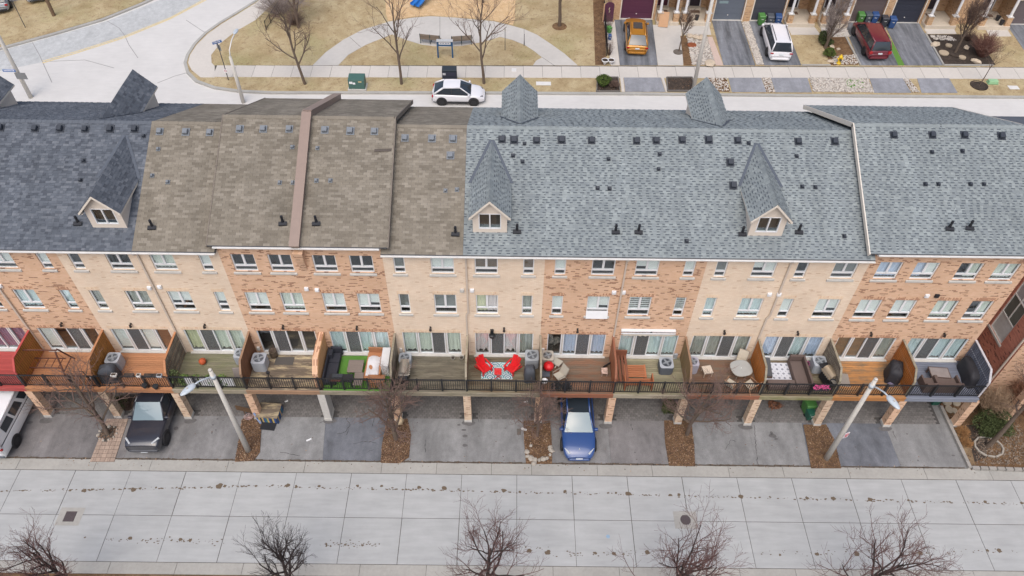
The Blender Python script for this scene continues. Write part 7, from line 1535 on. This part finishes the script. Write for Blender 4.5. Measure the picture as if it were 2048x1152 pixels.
p = K(51, 55, .1); mb = MB(); mb.tube([(0,0,-.05),(0,0,3)], .03, 8); t = thing('sign_post', 'thin grey sign post beside the silver hatchback', 'sign post', p); mb.build('post', GUARD, t); mb = MB(); mb.box(-.2,.2,-.01,.01,2.5,3.0); mb.build('plate', MATS['grey_sign_back'], t)
p = K(1010, 100, .1); mb = MB(); mb.tube([(0,0,-.05),(0,0,2.0)], .025, 6); t = thing('thin_post', 'thin post with small pale plate near the right path leg', 'sign post', p); mb.build('post', GUARD, t); mb = MB(); mb.box(-.12,.12,-.01,.01,1.75,2.0); mb.build('plate', WHITE2, t)
p = K(1048, 92, .1); mb = MB(); mb.tube([(0,0,-.05),(0,0,1.2)], .025, 6); t = thing('bollard', 'slim grey marker beside the right path leg', 'marker', p); mb.build('post', GUARD, t); mb = MB(); mb.lathe([(.03,1.2),(.02,1.23)], 8); mb.build('cap', WHITE2, t)
for px, py, w_, lb in ((1087,167,.62,'flush white utility lid in the worn boulevard grass'),(2027,175,.42,'small white utility lid in the boulevard grass'),(1028,140,.2,'white paint patch on the sidewalk')):
    p = K(px, py, .112 if py > 150 else .12); mb = MB(); mb.box(-w_,w_,-.26,.26,-.02,.02); tag(mb.build('flush_white_slab', WHITE2, loc=p, bevel=.008), lb, 'utility lid')  # thin flush slabs for the utility lids and the paint patch
p = K(1984, 166, .1); t = thing('utility_pedestal', 'low mint green utility pedestal in the boulevard grass', 'utility box', p); mb = MB(); mb.box(-.42,.42,-.22,.22,-.05,.3,taper=.04); mb.build('housing', M('mint_green_plastic', C(160,206,160), .5, .05, 6), t, bevel=.04); mb = MB(); mb.box(-.44,.44,-.24,.24,.0,.06); mb.build('base', M('mint_green_base', C(140,186,142), .6), t)
# ---- vegetation behind
GB = 'boulevard trees along the park'
bare_tree('bare_tree', 'bare boulevard tree with a double stem near the park corner', K(610, 168, .1), 6.2, 201, .13, .95, .28, 8, .8, BARK, TWIG, (-.04, 0), GB, up=.25)
bare_tree('bare_tree', 'bare boulevard tree beside the green transformer', K(803, 168, .1), 6.8, 202, .12, .8, .3, 8, .8, BARK, TWIG, (-.03, 0), GB, up=.35)
bare_tree('bare_tree', 'bare boulevard tree between the mailbox and the gable', K(968, 167, .1), 6.8, 203, .12, .8, .3, 8, .8, BARK, TWIG, (0, 0), GB, up=.35)
bare_tree('bare_tree', 'bare park tree standing in its own mulch circle', K(1119, 53, .1), 6.5, 204, .16, .9, .35, 8, .6, BARK, TWIG, (0, 0), None, up=.3)
p = K(1119, 52, .105); mb = MB(); mb.lathe([(.7,-.03),(.6,.04),(.2,.06)], 18); tag(mb.build('mulch_circle', DIRTLEAF, loc=p), 'brown mulch circle round the park tree', 'mulch')
bare_tree('bare_tree', 'dense grey bare tree inside the park above the rail fence', K(597, 55, .1), 5.2, 205, .15, 1.0, .2, 10, 1.15, BARK, M('grey_twig', C(150,138,132), .95, .12, 6), (0, 0), None, up=.1)
twiggy('bare_shrub', 'wide mass of grey bare bushes along the park rail fence', K(560, 25, .1), 2.2, 1.9, 330, MATS['grey_twig'], 206); twiggy('bare_shrub', 'low brown bare bushes below the dense grey tree', K(590, 48, .1), 1.3, 1.1, 200, TWIG, 207)
bare_tree('bare_tree', 'small upright ornamental tree on the round stone base', K(1358, 103, .12), 2.6, 208, .06, .55, .5, 12, .9, BARK, TWIG, (.02, 0), None, up=.5)
p = K(1356, 104, .125); mb = MB(); mb.lathe([(.42,-.02),(.42,.04),(.38,.05)], 18); tag(mb.build('stone_base', M('round_stone_base', C(112,104,96), .9, .15, 8), loc=p), 'round grey base beneath the ornamental tree', 'tree base')
bare_tree('bare_tree', 'multi stemmed grey tree above the green garden shrubs', K(1650, 96, .12), 3.6, 209, .14, .7, .12, 14, 1.1, BARK, MATS['grey_twig'], (.05, 0), None, up=.35)
bare_tree('bare_tree', 'fan shaped bare tree in the mulch garden', K(1910, 106, .12), 3.8, 210, .11, .6, .3, 14, 1.2, BARK, TWIG, (.04, 0), None, up=.4)
twiggy('bare_shrub', 'dense reddish brown bare bush beside the mulch garden', K(1962, 112, .12), 1.35, 2.3, 420, M('reddish_brown_twig', C(128,92,82), .95, .15, 6), 211, thick=.01); twiggy('bare_shrub', 'small pale bare bush behind the reddish bush', K(1935, 80, .12), .9, 1.2, 120, TWIG, 212)
bare_tree('bare_tree', 'thin boulevard sapling in a dark mulch ring', K(1958, 172, .1), 2.9, 213, .045, .7, .5, 6, .6, BARK, TWIG, (.12, 0), None, up=.3)
p = K(1958, 171, .105); mb = MB(); mb.lathe([(.72,-.03),(.72,.05),(.66,.06),(.6,.03),(.2,.06)], 20); tag(mb.build('mulch_ring', MULCH, loc=p), 'dark mulch ring round the thin sapling', 'mulch')
p = K(1912, 106, .125); mb = MB(); mb.lathe([(.75,-.03),(.75,.05),(.7,.06),(.64,.03),(.2,.06)], 20); tag(mb.build('mulch_ring', MULCH, loc=p), 'dark mulch ring round the fan shaped tree', 'mulch')
bush('round_shrub', 'bright green globe shrub in the timber framed bed', K(1206, 172, .14), .55, .5, 1.05, 2200, BOXL, 214, 'shrub', .06); twiggy('bare_shrub', 'dry brown shrub in the timber framed bed', K(1228, 174, .14), .55, .6, 160, TWIG, 215)
bush('round_shrub', 'dark green shrub at the foot of the grey tree', K(1646, 82, .12), .55, .5, .9, 1500, GREENL, 216, 'shrub', .07); bush('round_shrub', 'low dark green shrub in front of the grey tree', K(1651, 90, .12), .5, .45, .7, 1200, GREENL, 217, 'shrub', .07); bush('round_shrub', 'neat round olive shrub beside the hydrant', K(1657, 112, .12), .5, .45, .75, 1500, BOXL, 218, 'shrub', .05)
twiggy('bare_shrub', 'thin bare twigs above the white bowl planters', K(1218, 110, .12), .5, 1.7, 50, TWIG, 219); twiggy('bare_shrub', 'thin bare twigs beside the plum gate', K(1217, 60, .12), .5, 1.9, 40, TWIG, 220)
# ================================================================= neighbouring building past the end house
XN = 50.3; yc = -.45
t = thing('neighbour_building', 'dark red brick building wall beyond the slate screen', 'building', (XN, 0, 0))
wy0, wy1, wz0, wz1 = .75, 2.15, 3.57, 8.4
m2 = MB(); rectwall(m2, yc, 12, 0, 11, [(wy0, wy1, wz0, wz1)], 0, .12); mb = MB(); mb.add([(v[1], v[0], v[2]) for v in m2.v], [f[::-1] for f in m2.f])
mb.build('wall', brick('bright_red_brick', C(206,138,116,1.), C(182,116,98,1.), C(190,138,120,1.), C(130,86,74), .12), t)
mb = MB(); mb.quad((0,yc,0),(9,yc,0),(9,yc,11),(0,yc,11)); mb.build('front_wall', ORANGE, t)
zr = [wz0, 4.95, 6.4, 7.4, wz1]; mb = MB(); mb.box(.03,.1,wy0,wy0+.06,wz0,wz1); mb.box(.03,.1,wy1-.06,wy1,wz0,wz1)
for z_ in zr: mb.box(.03,.1,wy0+.06,wy1-.06,max(wz0, z_-.035),min(wz1, z_+.035))
mb.box(.035,.1,1.42,1.48,4.985,wz1-.035); wn = mb.build('window', WHITE2, t)
PG = M('window_grey_blind', C(196,198,196,1.), .15); PD = M('window_dark_pane', C(112,118,112), .1); SPAN = M('grey_spandrel_panel', C(186,184,186), .5)
for y0, y1, z0, z1, m_ in ((wy0+.06,wy1-.06,zr[0]+.035,zr[1]-.035,PG),(wy0+.06,1.42,zr[1]+.035,zr[2]-.035,PD),(1.48,wy1-.06,zr[1]+.035,zr[2]-.035,PD),(wy0+.06,1.42,zr[2]+.035,zr[3]-.035,SPAN),(1.48,wy1-.06,zr[2]+.035,zr[3]-.035,SPAN),(wy0+.06,1.42,zr[3]+.035,zr[4]-.035,SPAN),(1.48,wy1-.06,zr[3]+.035,zr[4]-.035,SPAN)):
    m2 = MB(); m2.box(.07,.08,y0,y1,z0,z1); m2.build('pane', m_, wn)
mb = MB(); mb.box(-.07,.03,wy0-.1,wy1+.1,wz0-.14,wz0-.004); mb.build('sill', STONE, wn)
mb = MB(); mb.tube([(-.06, yc+.12, 11), (-.06, yc+.12, 0)], .06, 8); mb.build('downspout', BEIGEM, t)
p = G(2015, 842); mb = MB(); mb.box(p.x-XN-.2, p.x-XN+.2, p.y, p.y+.42, 0, 5.2); mb.build('pillar', ORANGE, t)
mb = MB(); mb.add([(-.3,yc-.4,11),(9,yc-.4,11),(9,5.9,14.2),(-.3,5.9,14.2),(-.3,12.3,11),(9,12.3,11)], [(0,1,2,3),(3,2,5,4)]); mb.build('roof', SH_BLUE, t)
for a, b in (((-.32,5.9,14.1),(-.32,12.4,10.9)),((-.32,5.9,14.1),(-.32,yc-.5,10.9))): mb = MB(); mb.bar(a, b, .06, .2); mb.build('rake_board', FASC, t)
# ================================================================= wear on the driveways: cracks, drips, patches
CRK = M('asphalt_crack', C(74,72,72), .95, .2, 12); WETM = M('damp_stain', C(104,102,102), .7, .2, 6)
q = random.Random(41); mb = MB()
def crack(px, w_=.018, z=.0125):
    P_ = [G(*p) for p in px]; out = [P_[0]]
    for a, b in zip(P_, P_[1:]):
        n = max(2, int((b-a).length/.12))
        for k in range(1, n+1): v = a.lerp(b, k/n); out.append(v+Vector((q.uniform(-.035, .035), q.uniform(-.035, .035), 0)))
    for a, b in zip(out, out[1:]):
        d = (b-a); n = Vector((-d.y, d.x, 0)).normalized()*w_*q.uniform(.3, 1); mb.quad((a.x-n.x, a.y-n.y, z), (b.x-n.x, b.y-n.y, z), (b.x+n.x, b.y+n.y, z), (a.x+n.x, a.y+n.y, z))
for c in ([(752,817),(748,835),(745,852)],[(674,868),(690,864),(700,850),(697,858),(694,870)],[(706,888),(718,884),(742,884),(752,887)],[(700,850),(694,838),(698,825)],[(1566,812),(1576,830),(1582,843)],[(1508,850),(1512,890),(1516,933)],[(1506,838),(1516,846)],[(1262,848),(1264,860)],[(560,905),(600,912)],[(320,870),(338,862)],[(110,820),(96,840)],[(953,820),(957,845)],[(960,820),(962,845)],[(850,905),(852,880)],[(1786,862),(1792,880)],[(735,905),(748,898)],[(1450,900),(1462,880),(1470,884)],[(640,846),(652,842),(655,838)]): crack(c)
mb.build('cracks', CRK, None).name = 'crack_lines'
o_ = bpy.data.objects['crack_lines']; o_['kind'] = 'stuff'; tag(o_, 'thin dark cracks across the asphalt driveways', 'cracks')
mb = MB()
def blob(px, py, rx, ry, z=.0112, n=18, m_=None):
    p = G(px, py); f = [q.uniform(.7, 1.15) for _ in range(n)]; f = [(f[i]+f[i-1]+f[(i+1) % n])/3 for i in range(n)]; mb.poly([(p.x+rx*f[k]*math.cos(k*6.2832/n), p.y+ry*f[k]*math.sin(k*6.2832/n), z) for k in range(n)])
for px, py, rx, ry in ((928,860,.14,.07),(930,872,.16,.1),(930,891,.16,.11),(918,850,.1,.07),(1545,872,.24,.14),(1552,878,.12,.08),(1543,866,.1,.1),(432,860,.05,.05),(426,850,.05,.05),(435,838,.06,.05),(424,866,.05,.05),(60,845,.2,.1),(764,858,.12,.1),(683,818,.16,.14),(352,857,.14,.12),(1120,838,.1,.08),(1814,868,.06,.05),(1836,921,.05,.05),(1906,911,.1,.05),(700,816,.1,.06),(1270,905,.06,.05)): blob(px, py, rx, ry)
for k, (px, py) in enumerate(((937,846),(1212,852),(660,842),(380,842),(1490,854),(1770,857),(92,842))): blob(px, py, .42, .2)
mb.build('oil_stains', WETM, None); o_ = bpy.data.objects['oil_stains']; o_['kind'] = 'stuff'; tag(o_, 'dark oil drips and damp patches on the driveways', 'stains')
mb = MB(); lf = random.Random(8)
for i in range(420):      # stray leaves blown over the driveways and lane edge
    x = lf.uniform(-8, 48); y = lf.choice([lf.uniform(-5.6, -5.1), lf.uniform(-5.1, -.4), lf.gauss(-5.15, .06)]); a = lf.uniform(0, 6.3); r = lf.uniform(.02, .05); z = .02
    mb.quad((x+r*math.cos(a), y+r*math.sin(a), z), (x-r*.6*math.sin(a), y+r*.6*math.cos(a), z+.01), (x-r*math.cos(a), y-r*math.sin(a), z), (x+r*.6*math.sin(a), y-r*.6*math.cos(a), z+.006))
mb.build('stray_leaves', LEAFM, None); o_ = bpy.data.objects['stray_leaves']; o_['kind'] = 'stuff'; tag(o_, 'stray brown leaves scattered over the driveways', 'leaves')

# dark soil and dry grass patches in the corner garden
for px, m_, z_, nm in (([(1930,852),(1958,848),(1975,880),(1972,915),(1948,925),(1938,890)], MULCH, .056, 'soil_patch'), ([(1905,862),(1928,858),(1942,900),(1950,932),(1938,930),(1922,900)], verge_mat('straw_patch', C(118,100,78), C(142,120,94), C(164,142,112)), .058, 'grass_patch')):
    mb = MB(); mb.prism([(p.x, p.y) for p in (G(*v) for v in px)], .03, z_); struct(mb.build(nm, m_))
mb = MB(); litter(mb, [(p.x, p.y) for p in (G(*v) for v in ((1950,850),(2040,850),(2060,930),(1952,930)))], 900, 55, .06, .06); o_ = mb.build('twig_litter', M('grey_twig_litter', C(150,134,118), .95, .2, 20, island=.5)); o_['kind'] = 'stuff'; tag(o_, 'grey twigs and chips strewn over the corner garden', 'litter')
